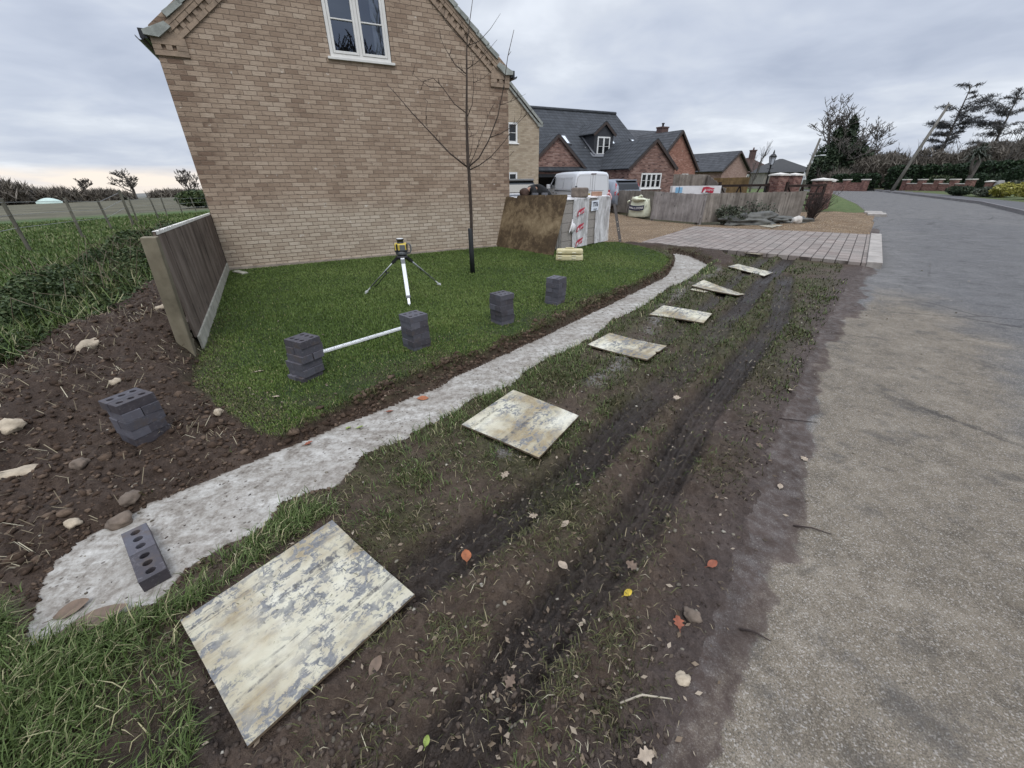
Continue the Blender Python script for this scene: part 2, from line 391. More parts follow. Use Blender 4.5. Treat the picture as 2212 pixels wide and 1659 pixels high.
RUT_A = [(6.5, 9.4), (6.26, 9.16), (4.27, 6.76), (2.71, 4.84), (1.93, 3.81), (1.14, 2.85), (0.77, 2.45), (0.43, 2.03), (-0.03, 1.60), (-0.35, 1.33), (-0.64, 1.12), (-1.0, 0.75), (-1.5, 0.2)]
RUT_B = [(5.3, 7.6), (3.47, 4.95), (2.23, 3.52), (1.50, 2.66), (0.76, 1.68), (0.29, 1.18), (0.07, 0.95), (-0.11, 0.73), (-0.23, 0.56), (-0.5, 0.2)]
DRIVE = [(3.70, 11.67), (7.28, 8.25), (11.10, 12.82), (6.90, 15.75)]
GRAVEL = [(-0.10, 11.62), (1.4, 12.3), (3.15, 12.0), (3.70, 11.67), (6.90, 15.75), (7.50, 16.95), (6.26, 19.1), (5.7, 24.1), (12, 30), (22, 40), (10, 48), (-8, 36), (-5, 20)]
BROWN = [(6.9, 15.75), (11.1, 12.82), (11.6, 13.4), (17.16, 19.98), (18.6, 22.1), (15.2, 22.8), (11.3, 17.2), (7.5, 16.95)]
TRIANGLE = [(18.6, 22.1), (19.59, 23.51), (24.18, 30.01), (31.62, 41.46), (36.5, 50.2), (29, 42), (21.5, 31), (17.6, 24.0)]
TRAIL = [(4.6, 8.9), (4.05, 7.85), (3.1, 7.0), (2.2, 5.5), (1.55, 4.35), (1.03, 3.56), (0.58, 2.99), (0.34, 2.62), (-0.05, 2.2)]

BEDS = [[(-1.40, 1.02), (-0.985, 1.565), (-0.445, 1.13), (-0.875, 0.605)], [(-0.385, 2.50), (0.01, 3.05), (0.515, 2.60), (0.17, 2.07)], [(0.85, 4.10), (1.18, 4.46), (1.70, 4.01), (1.36, 3.61)],
        [(1.87, 5.16), (2.21, 5.58), (2.71, 5.14), (2.42, 4.74)], [(3.07, 6.68), (3.45, 7.08), (3.82, 6.36), (3.47, 5.98)], [(4.47, 8.28), (4.82, 8.55), (5.19, 7.90), (4.83, 7.58)],
        [(5.1, 10.35), (5.80, 10.5), (6.10, 9.68), (5.5, 9.40)], [(9.63, 16.57), (10.10, 16.90), (10.45, 16.1), (9.60, 15.40)]]   # trodden flat under the plywood

def field_drop(x):
    return -0.0195 * np.maximum(0.0, -x - 9.0)

def survey(x, y):
    """ground height and surface masks at the given points"""
    r = np.hypot(x, y); z = np.zeros_like(x); A = {}
    for k in ('lawn', 'conc', 'soil', 'road', 'grass', 'wet', 'mud', 'tan', 'gravel', 'plough', 'chips', 'patch'): A[k] = np.zeros_like(x)
    A['cat'] = np.zeros(x.shape, np.int8)
    near = r < 95
    X, Y = x[near], y[near]; rall = r; r = r[near]
    jit = fbm(X, Y, 0.22, 2, 3); fine = fbm(X, Y, 0.055, 3, 9) * sstep(7, 2.5, r); mid = fbm(X, Y, 0.5, 3, 21); big = fbm(X, Y, 2.2, 3, 31)
    sl = sd_poly(X, Y, LAWN) + 0.028 * jit + 0.02 * fine
    sc = sd_poly(X, Y, CONC) + 0.022 * jit + 0.010 * fine
    ss = sd_poly(X, Y, SOIL) + 0.10 * jit
    sr = sd_poly(X, Y, ROAD) + (0.035 * jit + 0.03 * fine) * sstep(20, 6, r)
    sg = sd_poly(X, Y, GRAVEL) + 0.06 * jit
    sb = np.minimum(sd_poly(X, Y, BROWN), 99) + 0.15 * jit
    st = sd_poly(X, Y, TRIANGLE) + 0.2 * jit
    dv = sd_poly(X, Y, DRIVE)
    s2 = sd_poly(X, Y, SOIL2) + 0.10 * jit
    m_soil = np.maximum(sstep(0.12, -0.12, ss), sstep(0.10, -0.10, s2)); m_lawn = sstep(0.022, -0.018, sl); m_conc = sstep(0.03, -0.015, sc); m_road = sstep(0.10, -0.05, sr)
    latA, arcA = d_line(X, Y, RUT_A); latB, arcB = d_line(X, Y, RUT_B); latG, _ = d_line(X, Y, GRASSLINE); latM, _ = d_line(X, Y, MUDLINE)
    latT, _ = d_line(X, Y, TRAIL)
    left_f = sstep(-6.0, -8.5, X + 0.18 * (Y - 4))        # field side
    # verge
    zv = -0.065 + 0.026 * mid + 0.018 * jit + 0.014 * fine
    verge = (1 - m_soil) * (1 - m_lawn) * (1 - m_road)
    # wheel ruts with tread
    wob = 0.05 * fbm(arcA, arcA * 0, 1.2, 2, 77)
    def rut(lat, arc, w, depth, vis):
        t = np.abs(lat + wob); core = sstep(w, w * 0.55, t) * vis
        rim = np.exp(-((t - w * 1.12) / (w * 0.28)) ** 2) * vis
        tread = 0.015 * np.cos(lat * 2 * np.pi / 0.062) + 0.013 * np.cos((arc + 0.7 * np.abs(lat)) * 2 * np.pi / 0.085) * (t > w * 0.35)
        return core, -depth * core + 0.022 * rim * (0.6 + 0.8 * (jit > 0)) + tread * core * 0.9
    visA = 0.6 + 0.4 * sstep(0.2, 0.8, 0.5 + big + 0.3 * mid); visA = np.maximum(visA, sstep(4.0, 6.5, r))
    cA, hA = rut(latA, arcA, 0.17, 0.058, visA)
    cA2, hA2 = rut(latA + 0.40, arcA, 0.12, 0.030, visA * sstep(8.5, 6.5, arcA))
    cB, hB = rut(latB, arcB, 0.16, 0.062, 0.8 + 0.2 * sstep(-0.2, 0.3, mid))
    churn = sstep(-0.3, 0.1, latA) * sstep(6, 2.5, r)
    zv = zv + churn * (0.034 * np.abs(fbm(X, Y, 0.13, 3, 71)) + 0.014 * fine)
    z0 = zv + (hA + hB + hA2) * verge
    wetm = np.clip(np.maximum(np.maximum(cA, cB), cA2 * 0.8), 0, 1) * verge
    # spoil
    back = sstep(1.8, 4.5, -X + 0.25 * Y - 0.6)
    zs = -0.035 + 0.17 * back + 0.075 * mid * (0.4 + back) + 0.052 * jit + 0.028 * fine + 0.26 * np.exp(-(((X + 3.9) / 0.8) ** 2 + ((Y - 4.3) / 0.9) ** 2)) \
        - 0.22 * np.exp(-(((X + 5.4) / 0.7) ** 2 + ((Y - 3.2) / 0.8) ** 2)) + 0.055 * np.abs(fbm(X, Y, 0.12, 3, 55)) * (0.5 + back)
    zs = np.where(s2 < 0.3, 0.0 + 0.04 * mid + 0.03 * jit + 0.05 * sstep(0.3, -0.2, s2), zs)
    z0 = z0 * (1 - m_soil) + zs * m_soil
    # soil lip by the house end of the trench
    z0 = z0 + (0.035 * sstep(-0.1, 0.5, jit + 0.4 * fine) - 0.03) * np.exp(-((sl - 0.06) / 0.06) ** 2)
    zl = 0.0 + 0.010 * mid + 0.005 * fine - 0.02 * sstep(-0.25, 0.0, sl)
    z0 = z0 * (1 - m_lawn) + zl * m_lawn
    zr = -0.085 + 0.0035 * fbm(X, Y, 0.9, 2, 41) + 0.035 * sstep(0, 3.0, -sr)
    z0 = z0 * (1 - m_road) + zr * m_road
    for m in (sstep(0.3, -0.3, sg), sstep(0.3, -0.3, dv)): z0 = z0 * (1 - m) + (-0.012) * m
    mb = sstep(0.2, -0.2, sb); z0 = z0 * (1 - mb) + (-0.03 + 0.05 * mid + 0.02 * fine + 0.12 * np.exp(-(((X - 12.9) / 0.9) ** 2 + ((Y - 16.7) / 0.5) ** 2))) * mb
    # far side of the road: kerb upstand, footway, gardens a little higher
    kr, _ = d_line(X, Y, KERB_R); over = sstep(0.0, 0.02, kr); z0 = np.where((kr > 0) & (sr > 0.0), 0.05 + 0.02 * np.clip(kr - 1.8, 0, 8), z0)
    # trench floor: rough-poured concrete
    zc = -0.075 - 0.070 * sstep(1.5, 3.0, Y) + 0.006 * fbm(X, Y, 0.35, 3, 61) + 0.004 * fbm(X * 0.4 + Y * .3, Y - X * .5, 0.06, 2, 63)
    z0 = z0 * (1 - m_conc) + zc * m_conc
    for bed in BEDS:
        c_ = np.mean(bed, 0); lim = np.hypot(X - c_[0], Y - c_[1]) < 1.2
        if lim.any():
            mbd = sstep(0.05, -0.02, sd_poly(X[lim], Y[lim], bed)); z0[lim] = z0[lim] * (1 - mbd) + np.minimum(z0[lim], -0.085) * mbd
    # field
    z0 = z0 * (1 - left_f) + (0.05 + 0.06 * mid * sstep(30, 12, r) + 0.03 * fine * sstep(20, 10, r)) * left_f
    z[near] = z0
    A['lawn'][near] = (1 - 0.75 * sstep(-0.42, -0.05, sl) * sstep(-0.35, 0.35, mid + 0.6 * jit + 0.25) * sstep(8.0, 4.0, r)) * m_lawn * sstep(0.03, -0.05, sl + 0.5 * m_conc); A['conc'][near] = m_conc; A['soil'][near] = np.maximum(m_soil, sstep(-0.03, 0.02, sl) * sstep(0.22, 0.14, sl) * sstep(-0.03, 0.01, sc)) * (1 - left_f); A['road'][near] = m_road  # fresh-cut bank takes the darker spoil colour, which also deepens its weak shading
    # how much grass survives on the verge
    g = sstep(-0.25, 0.45, 0.55 * big + 0.55 * mid + 0.35 * jit + 0.15 + 0.35 * sstep(2.5, 5, r)) * (1 - 0.96 * wetm)
    g *= np.where(latG > 0, 1.0, sstep(-0.22, 0.0, latG))
    g = np.where(r < 2.2, g * (0.35 + 0.65 * sstep(0.1, 0.5, 0.1 - latA)), g)
    g *= sstep(-0.01, 0.06, sc) * (1 - np.exp(-(latT / 0.09) ** 2) * 0.7)
    right_ = sstep(-0.12, 0.12, latA) * sstep(5.0, 2.6, r)
    g = g * (1 - 0.80 * right_) + 0.75 * np.exp(-(((X - 0.22) / 0.26) ** 2 + ((Y - 1.72) / 0.30) ** 2)) + 0.35 * np.exp(-(((X - 0.30) / 0.10) ** 2 + ((Y - 0.80) / 0.18) ** 2)) * (jit > 0)
    g = g * (1 - 0.75 * sstep(.5, .2, np.hypot(X + .15, Y - 1.62)))
    A['grass'][near] = np.clip(np.where(left_f > 0.5, 1.0, g * (1 - m_soil) * (1 - m_road)) * (1 - mb) * (sg > 0) * (dv > 0), 0, 1)
    A['grass'][near] = np.maximum(A['grass'][near], sstep(0.1, -0.2, st))
    A['grass'][near] = np.where((kr > 1.9) & (sr > 0), 0.75, np.where((kr > 0) & (sr > 0), 0, A['grass'][near]))
    A['wet'][near] = wetm
    A['chips'][near] = np.exp(-((latT + 0.03 * jit) / 0.10) ** 2) * verge * sstep(-0.3, 0.2, mid + 0.3 * jit)
    A['gravel'][near] = np.maximum(mb, sstep(0.15, -0.15, sg))
    mud = sstep(-0.12, 0.12, latM + 0.16 * mid + 0.09 * jit)
    mud = np.maximum(mud, sstep(-0.16, -0.03, sr - 0.05 * mid))
    A['mud'][near] = mud * (Y < 15) * np.where(sr < 0.06, 1.0, np.maximum(sstep(0.75, 0.1, latM + 0.35 * mid) * sstep(1.2, 2.2, r), sstep(0.30, 0.04, sr + 0.1 * mid)))
    lt = latM + 0.22 * big + 0.14 * mid
    A['tan'][near] = sstep(0.10, -0.10, lt) * sstep(-2.1, -0.7, lt) * sstep(11, 6, r)
    sp_ = sd_poly(X, Y, [(17.99, 19.17), (18.42, 15.0), (9.0, 5.0), (5.76, 4.12), (5.51, 4.44), (5.66, 4.88), (6.49, 5.99), (9.15, 9.06)]) + 0.35 * mid
    ls_, _ = d_line(X, Y, [(12.6, 15.1), (14.36, 14.43), (17.5, 12.6)])
    A['patch'][near] = np.maximum(0.75 * sstep(0.4, -0.4, sp_), sstep(0.30, 0.12, np.abs(ls_) + 0.06 * jit))
    cat = np.zeros(X.shape, np.int8)
    cat[(left_f > 0.5)] = 5
    cat[(sg < 0)] = 4; cat[(sb < 0)] = 4
    cat[(kr > 0) & (kr < 1.85) & (sr > 0) & (X > 3)] = 6
    cat[sr < 0.02] = 3
    cat[(sl < 0)] = 1
    cat[(sc < 0.0)] = 2
    A['cat'][near] = cat
    far = ~near; r = rall
    A['grass'][far] = 0.8
    leftfar = far & (x < 0)
    A['cat'][leftfar] = 5
    z += field_drop(x)
    A['plough'] = sstep(46, 54, r + 6 * vnoise(x / 30, y / 30, 5)) * (x < -3)
    z = np.where(far & (x > 0), z + 0.01 * np.maximum(0, r - 95), z)
    z = np.where(r > 500, z + 10 * fbm(x, y, 420, 3, 91) * sstep(500, 900, r), z)
    return z, A
def ground_z(x, y):
    return float(survey(np.array([float(x)]), np.array([float(y)]))[0][0])

def build_terrain():
    th = np.concatenate([np.arange(-180, -70, 3.0), np.arange(-70, 66, 0.155), np.arange(66, 180.1, 3.0)]) * np.pi / 180
    rr = np.concatenate([0.30 * np.exp(np.arange(0, np.log(62 / 0.30), 0.0062)), 62 * np.exp(np.arange(0.03, np.log(3500 / 62), 0.055))])
    TH, RR = np.meshgrid(th, rr); x = (RR * np.sin(TH)).ravel(); y = (RR * np.cos(TH)).ravel()
    z, A = survey(x, y); nt, nr = len(th), len(rr)
    idx = np.arange(nr * nt).reshape(nr, nt)
    q = np.stack([idx[:-1, :-1], idx[:-1, 1:], idx[1:, 1:], idx[1:, :-1]], -1).reshape(-1, 4)[:, ::-1]
    cx = x[q].mean(1); cy = y[q].mean(1)
    # category per face = category at its centre (nearest corner is fine at this density)
    cat = A['cat'][q[:, 0]]
    names = {0: ('ground', 'ground'), 1: ('lawn', 'ground'), 2: ('concrete_footing', 'concrete'), 3: ('road', 'road'), 4: ('gravel_yard', 'gravel'), 5: ('field', 'ground'), 6: ('pavement', 'pavement')}
    mats = {'ground': ground_material(), 'concrete': concrete_material(), 'road': road_material(), 'gravel': gravel_material(),
            'pavement': simple('pavement_asphalt', (0.085, 0.083, 0.086), 0.9, 0.25, 1.2, 0.3, coord='pos')}
    co = np.stack([x, y, z], 1)
    for c, (nm, mk) in names.items():
        f = q[cat == c]
        if not len(f): continue
        u, inv = np.unique(f, return_inverse=True)
        me = np_mesh(nm, co[u], inv.ravel(), np.arange(0, len(f) * 4, 4), True)
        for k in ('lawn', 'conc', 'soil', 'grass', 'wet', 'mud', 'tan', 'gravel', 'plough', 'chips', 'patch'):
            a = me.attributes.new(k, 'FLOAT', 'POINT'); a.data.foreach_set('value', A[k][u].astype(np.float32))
        tag(link(nm, me, mats[mk]), kind='structure')

def ground_material():
    T = NT('earth'); p = T.pos()
    n1 = T.noise(p, 3.0, 6, 0.6); n2 = T.noise(p, 22.0, 6, 0.65); n3 = T.noise(p, 110.0, 4, 0.65)
    mixn = T.math('ADD', T.math('ADD', T.math('MULTIPLY', n1, 0.25), T.math('MULTIPLY', n2, 0.42)), T.math('MULTIPLY', n3, 0.33))
    soil = T.ramp(mixn, [(0.30, (0.036, 0.025, 0.019)), (0.5, (0.078, 0.054, 0.040)), (0.68, (0.140, 0.102, 0.076))])
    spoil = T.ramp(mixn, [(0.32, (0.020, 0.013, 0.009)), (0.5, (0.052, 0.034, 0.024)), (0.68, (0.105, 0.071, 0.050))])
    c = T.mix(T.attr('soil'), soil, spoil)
    c = T.mix(T.attr('wet'), c, T.ramp(mixn, [(0.3, (0.020, 0.015, 0.013)), (0.7, (0.055, 0.043, 0.036))]))
    turf = T.ramp(n2, [(0.3, (0.030, 0.030, 0.012)), (0.55, (0.058, 0.060, 0.022)), (0.75, (0.105, 0.092, 0.042))])
    gm = T.math('MULTIPLY', T.attr('grass'), T.mr(n3, 0.35, 0.6, 0.45, 0.95))
    c = T.mix(gm, c, turf)
    lawn = T.ramp(T.noise(p, 5.0, 5, 0.65), [(0.3, (0.018, 0.030, 0.008)), (0.6, (0.036, 0.056, 0.013)), (0.8, (0.062, 0.074, 0.024))])
    c = T.mix(T.attr('lawn'), c, lawn)
    c = T.mix(T.attr('mud'), c, T.ramp(mixn, [(0.34, (0.042, 0.031, 0.026)), (0.5, (0.076, 0.057, 0.049)), (0.66, (0.120, 0.093, 0.082))]))
    # grass in the fields, ploughland beyond
    tri = T.math('MULTIPLY', T.attr('grass'), T.mr(T.sepx(p)[0], 17.0, 18.0)); c = T.mix(T.math('MULTIPLY', tri, .9), c, T.ramp(T.math('ADD', T.math('MULTIPLY', n1, .4), T.math('MULTIPLY', n2, .6)), [(0.35, (0.035, 0.065, 0.014)), (0.5, (0.080, 0.118, 0.030)), (0.65, (0.145, 0.155, 0.065))]))
    z = T.math('MULTIPLY', T.attr('grass'), T.mr(T.sepx(p)[0], -7.0, -9.5))
    fld = T.ramp(T.noise(p, 0.55, 8, 0.72), [(0.30, (0.030, 0.060, 0.014)), (0.5, (0.058, 0.105, 0.024)), (0.72, (0.115, 0.135, 0.052))])
    c = T.mix(T.math('MULTIPLY', z, 0.92), c, fld)
    pl = T.ramp(T.math('ADD', T.math('MULTIPLY', T.noise(T.map(p, (0.02, 0.12, 1), rot=(0, 0, 0.7)), 1.0, 5, 0.7), .55), T.math('MULTIPLY', T.noise(p, 0.5, 5, .7), .45)), [(0.40, (0.048, 0.046, 0.026)), (0.5, (0.088, 0.080, 0.048)), (0.60, (0.140, 0.128, 0.082))])
    c = T.mix(T.attr('plough'), c, pl)
    far = T.n('ShaderNodeVectorMath'); far.operation = 'LENGTH'; T.set(far.inputs[0], p)
    c = T.mix(T.mr(far.outputs['Value'], 180, 420), c, T.ramp(T.noise(p, 0.012, 5, 0.6), [(0.35, (0.10, 0.105, 0.09)), (0.65, (0.19, 0.185, 0.17))]))
    cm = T.math('MULTIPLY', T.attr('chips'), T.mr(T.voro(p, 55.0, 'Color'), 0.35, 0.5))
    c = T.mix(cm, c, T.ramp(T.noise(p, 60, 2), [(0.3, (0.10, 0.095, 0.085)), (0.7, (0.25, 0.235, 0.215))]))
    n5 = T.noise(p, 48, 5, 0.7); h = T.math('ADD', T.math('ADD', T.math('MULTIPLY', n2, 1.0), T.math('MULTIPLY', n5, 0.8)), T.math('MULTIPLY', n3, 0.5))
    rough = T.math('SUBTRACT', T.mr(n2, 0.3, 0.7, 0.95, 0.7), T.math('MULTIPLY', T.attr('wet'), T.mr(n1, 0.35, 0.65, 0.55, 0.12)), clamp=True)
    return T.done(c, rough, T.bump(h, 0.9, 0.022), spec=0.3)

def concrete_material():
    T = NT('poured_concrete'); p = T.pos()
    st = T.map(p, (2.0, 6.5, 4.0), rot=(0, 0, R(-48))); n1 = T.noise(st, 1.0, 8, 0.72, 0.5); n2 = T.noise(p, 1.7, 5, 0.6); n3 = T.noise(p, 60, 5, 0.75); n4 = T.noise(p, 14, 6, 0.75)
    f = T.math('ADD', T.math('ADD', T.math('MULTIPLY', n1, 0.45), T.math('MULTIPLY', n4, 0.35)), T.math('MULTIPLY', n3, 0.20))
    c = T.ramp(f, [(0.36, (0.17, 0.152, 0.128)), (0.45, (0.275, 0.252, 0.220)), (0.52, (0.365, 0.345, 0.312)), (0.61, (0.53, 0.512, 0.475))])
    c = T.mix(T.mr(n2, 0.42, 0.64, 0.0, 0.6), c, T.ramp(n3, [(0.3, (0.23, 0.205, 0.175)), (0.7, (0.36, 0.33, 0.295))]))
    ag = T.voro(p, 21.0); pit = T.math('MULTIPLY', T.mr(ag, 0.13, 0.20, 1.0, 0.0), T.mr(T.noise(p, 4, 4), 0.40, 0.52))
    c = T.mix(T.math('MULTIPLY', pit, 0.75), c, (0.09, 0.075, 0.06))
    edge = T.mr(T.math('ADD', T.attr('conc'), T.math('MULTIPLY', T.math('SUBTRACT', n4, 0.5), 0.5)), 0.80, 1.02, 1.0, 0.0)
    c = T.mix(edge, c, T.ramp(n3, [(0.3, (0.04, 0.028, 0.021)), (0.7, (0.11, 0.078, 0.057))]))
    h = T.math('ADD', T.math('MULTIPLY', n4, 0.6), T.math('MULTIPLY', n3, 0.35)); h = T.math('SUBTRACT', h, T.math('MULTIPLY', pit, 0.4))
    return T.done(c, 0.92, T.bump(h, 0.55, 0.012), spec=0.2)

def road_material():
    T = NT('asphalt'); p = T.pos()
    ag = T.noise(p, 210, 3, 0.75); n1 = T.noise(p, 0.35, 5, 0.6); n2 = T.noise(p, 2.6, 7, 0.72); n4 = T.noise(p, 15, 6, 0.75)
    f = T.math('ADD', T.math('MULTIPLY', n2, 0.55), T.math('MULTIPLY', n4, 0.45))
    base = T.ramp(f, [(0.36, (0.074, 0.073, 0.073)), (0.50, (0.120, 0.117, 0.116)), (0.63, (0.172, 0.168, 0.165))])
    base = T.mix(T.mr(n1, 0.42, 0.58, 0, 0.5), base, T.mix(0.5, base, (0.10, 0.10, 0.107)))
    tanc = T.ramp(f, [(0.36, (0.098, 0.080, 0.058)), (0.52, (0.178, 0.146, 0.106)), (0.64, (0.255, 0.215, 0.162))])
    c = T.mix(T.math('MULTIPLY', T.mr(T.math('ADD', T.attr('tan'), T.math('MULTIPLY', T.math('SUBTRACT', n2, 0.5), 0.9)), 0.25, 0.75), 0.9), base, tanc)
    c = T.mix(T.math('MULTIPLY', T.attr('patch'), 0.8), c, T.mix(0.25, (0.080, 0.081, 0.088), base))
    # stones in the surface dressing, worn hollows, tyre-polished and damp stains
    c = T.mix(T.mr(ag, 0.53, 0.72, 0.0, 0.6), c, (0.44, 0.41, 0.37)); c = T.mix(T.mr(ag, 0.48, 0.35, 0.0, 0.75), c, (0.040, 0.043, 0.042))
    cw = T.sepx(T.voro(p, 190.0, 'Color'))[0]; c = T.mix(T.mr(cw, 0.80, 1.0, 0, 0.5), c, (0.50, 0.47, 0.43))
    n6 = T.noise(T.map(p, (1, 1, 1), (31, 7, 0)), 2.4, 7, 0.74); c = T.mix(T.mr(n6, 0.54, 0.66, 0, 0.55), c, (0.058, 0.056, 0.056))
    n7 = T.noise(T.map(p, (1, 1, 1), (3, 17, 0)), 7.0, 6, 0.74); c = T.mix(T.mr(n7, 0.58, 0.70, 0, 0.5), c, (0.060, 0.054, 0.048))
    crack = T.voro(T.map(p, (0.45, 0.45, 1), (2.3, 1.1, 0)), 1.0, 'Distance', 'DISTANCE_TO_EDGE'); c = T.mix(T.math('MULTIPLY', T.mr(T.math('ADD', crack, T.math('MULTIPLY', T.math('SUBTRACT', n4, .5), .05)), 0.004, 0.010, 1.0, 0.0), T.mr(n1, .45, .6, 0, .7)), c, (0.04, 0.038, 0.037))
    mudc = T.ramp(f, [(0.34, (0.042, 0.031, 0.026)), (0.5, (0.076, 0.057, 0.049)), (0.66, (0.120, 0.093, 0.082))])
    ma = T.mr(T.math('ADD', T.math('ADD', T.attr('mud'), T.math('MULTIPLY', T.math('SUBTRACT', n4, 0.5), 1.1)), T.math('MULTIPLY', T.math('SUBTRACT', n7, 0.5), 0.9)), 0.42, 0.60)
    mk = T.math('MULTIPLY', ma, T.mr(T.math('ADD', n4, T.math('MULTIPLY', ag, 0.4)), 0.60, 0.86, 1.0, 0.55))
    c = T.mix(mk, c, mudc)
    h = T.math('ADD', T.math('MULTIPLY', ag, 0.8), T.math('MULTIPLY', n4, 0.7))
    return T.done(c, T.mr(n2, 0.3, 0.7, 0.95, 0.8), T.bump(h, 0.55, 0.006), spec=0.15)

def gravel_material():
    T = NT('gravel'); p = T.pos()
    v = T.voro(p, 42.0, 'Color'); d = T.voro(p, 42.0); w = T.sepx(v)[0]
    c = T.ramp(w, [(0.0, (0.20, 0.12, 0.06)), (0.35, (0.36, 0.235, 0.13)), (0.7, (0.50, 0.37, 0.23)), (1.0, (0.66, 0.56, 0.43))])
    c = T.mix(T.mr(d, 0.30, 0.60, 0, 0.85), c, (0.05, 0.032, 0.019))
    c = T.mix(T.mr(T.noise(p, 1.1, 5, 0.6), 0.42, 0.66, 0, 0.7), c, (0.14, 0.095, 0.06))
    return T.done(c, 0.9, T.bump(T.math('SUBTRACT', 1.0, d), 1.0, 0.02), spec=0.25)

build_terrain()

# ------------------------------------------------------------------ block paving of the driveway, kerb blocks
def paving_material():
    T = NT('block_paving'); ang = math.atan2(4.57, 3.82)
    q = T.map(T.pos(), rot=(0, 0, -ang)); u, v, _ = T.sepx(q)
    rw, bl = 0.215, 0.108
    r_ = T.math('DIVIDE', v, rw); ri = T.math('FLOOR', r_); rf = T.math('FRACT', r_)
    c_ = T.math('ADD', T.math('DIVIDE', u, bl), T.math('MULTIPLY', T.math('MODULO', T.math('ABSOLUTE', ri), 2.0), 0.5)); ci = T.math('FLOOR', c_); cf = T.math('FRACT', c_)
    dr = T.math('MULTIPLY', T.math('MINIMUM', rf, T.math('SUBTRACT', 1.0, rf)), rw); dc = T.math('MULTIPLY', T.math('MINIMUM', cf, T.math('SUBTRACT', 1.0, cf)), bl)
    wz = T.n('ShaderNodeTexWhiteNoise'); wz.noise_dimensions = '2D'; T.set(wz.inputs['Vector'], T.comb(ci, ri))
    c = T.ramp(wz.outputs['Value'], [(0, (0.170, 0.132, 0.115)), (0.5, (0.262, 0.215, 0.188)), (1, (0.36, 0.308, 0.275))])
    c = T.mix(T.mr(T.noise(T.pos(), 1.4, 5, 0.6), 0.35, 0.7, 0, 0.7), c, (0.225, 0.21, 0.19))
    c = T.mix(T.mr(T.noise(T.pos(), 40, 4), 0.5, 0.7, 0, 0.3), c, (0.5, 0.45, 0.4))
    j = T.math('MAXIMUM', T.mr(dr, 0.005, 0.013, 1, 0), T.math('MULTIPLY', T.mr(dc, 0.004, 0.011, 1, 0), 0.85))
    c = T.mix(j, c, (0.052, 0.040, 0.034))
    return T.done(c, 0.85, T.bump(T.math('SUBTRACT', 1.0, j), 0.8, 0.008), spec=0.3)
N = 40
vs = []; P4 = [np.array(p) for p in DRIVE]
for j in range(N + 1):
    for i in range(N + 1):
        a = P4[0] + (P4[1] - P4[0]) * i / N; b = P4[3] + (P4[2] - P4[3]) * i / N; q_ = a + (b - a) * j / N
        vs.append((q_[0], q_[1], 0.018 + 0.012 * math.sin(q_[0] * 1.3) * math.sin(q_[1] * 0.9)))
paving = MB(); paving.raw(vs, [(j * (N + 1) + i, j * (N + 1) + i + 1, (j + 1) * (N + 1) + i + 1, (j + 1) * (N + 1) + i) for j in range(N) for i in range(N)], True)
bd_ = [i for i in range(N + 1)] + [j * (N + 1) + N for j in range(1, N + 1)] + [N * (N + 1) + i for i in range(N - 1, -1, -1)] + [j * (N + 1) for j in range(N - 1, 0, -1)]
for a, b in zip(bd_, bd_[1:] + bd_[:1]): paving.poly([vs[a], (vs[a][0], vs[a][1], -.15), (vs[b][0], vs[b][1], -.15), vs[b]])
tag(paving.build('driveway', paving_material()), kind='structure')
kd = (np.array(DRIVE[2]) - np.array(DRIVE[1])); kl = np.linalg.norm(kd); kd = kd / kl; kn = np.array([kd[1], -kd[0]])
M_KERB = simple('kerb_concrete', (0.33, 0.30, 0.27), 0.85, 0.3, 6.0, 0.3)
nk = 7
for i in range(nk):
    m = MB(); c0 = np.array(DRIVE[1]) + kd * (kl * (i + 0.5) / nk) + kn * 0.13
    m.obox((c0[0], c0[1], -0.075), (kl / nk - 0.035, 0.25, 0.24), math.atan2(kd[1], kd[0]))
    o = m.build('kerb_stone', M_KERB, None, 0.012)
    tag(o, 'pale kerb block in the row along the road edge of the paved driveway', 'kerb stone', 'kerb blocks at the driveway mouth')
for i, (cx_, cy_) in enumerate([(17.55, 20.35), (18.25, 21.4)]):
    m = MB(); m.obox((cx_, cy_, -0.03), (1.05, 0.7, 0.14), math.atan2(3.9, 3.0)); o = m.build('kerb_stone', M_KERB, None, 0.02)
    tag(o, ['pale cobbled kerb slab at the road edge, nearer of two', 'pale cobbled kerb slab at the road edge, farther of two'][i], 'kerb stone', 'cobbled slabs by the far gravel')
# kerb on the far side of the road: one run of upstand, a real step above the asphalt
m = MB()
for (ax, ay), (bx, by) in zip(KERB_R[:-1], KERB_R[1:]):
    m.beam((ax, ay, -0.03), (bx, by, -0.03), 0.13, 0.22)
tag(m.build('kerb', simple('kerb_dark', (0.16, 0.15, 0.15), 0.85, 0.3, 3.0)), kind='structure')

# ------------------------------------------------------------------ materials for buildings
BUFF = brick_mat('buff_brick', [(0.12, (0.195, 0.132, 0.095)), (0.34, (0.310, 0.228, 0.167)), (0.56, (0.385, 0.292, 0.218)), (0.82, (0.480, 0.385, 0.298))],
                 (0.235, 0.178, 0.135), low=(0.95, 1.35, [(0.16, (0.33, 0.26, 0.196)), (0.38, (0.43, 0.35, 0.27)), (0.58, (0.49, 0.41, 0.32)), (0.84, (0.57, 0.49, 0.40))]), white=0.6, crease=0.6, corners=(0.0, 6.68))  # mortar a little darker, painting in the shadow lines of the bed joints
BUFF2 = brick_mat('buff_brick_wing', [(0.12, (0.26, 0.205, 0.145)), (0.5, (0.40, 0.33, 0.24)), (0.9, (0.49, 0.415, 0.32))], (0.40, 0.34, 0.27), crease=0.25)
DRESS = simple('buff_brick_dressing', (0.30, 0.225, 0.165), 0.9, 0.28, 9.0, 0.4)
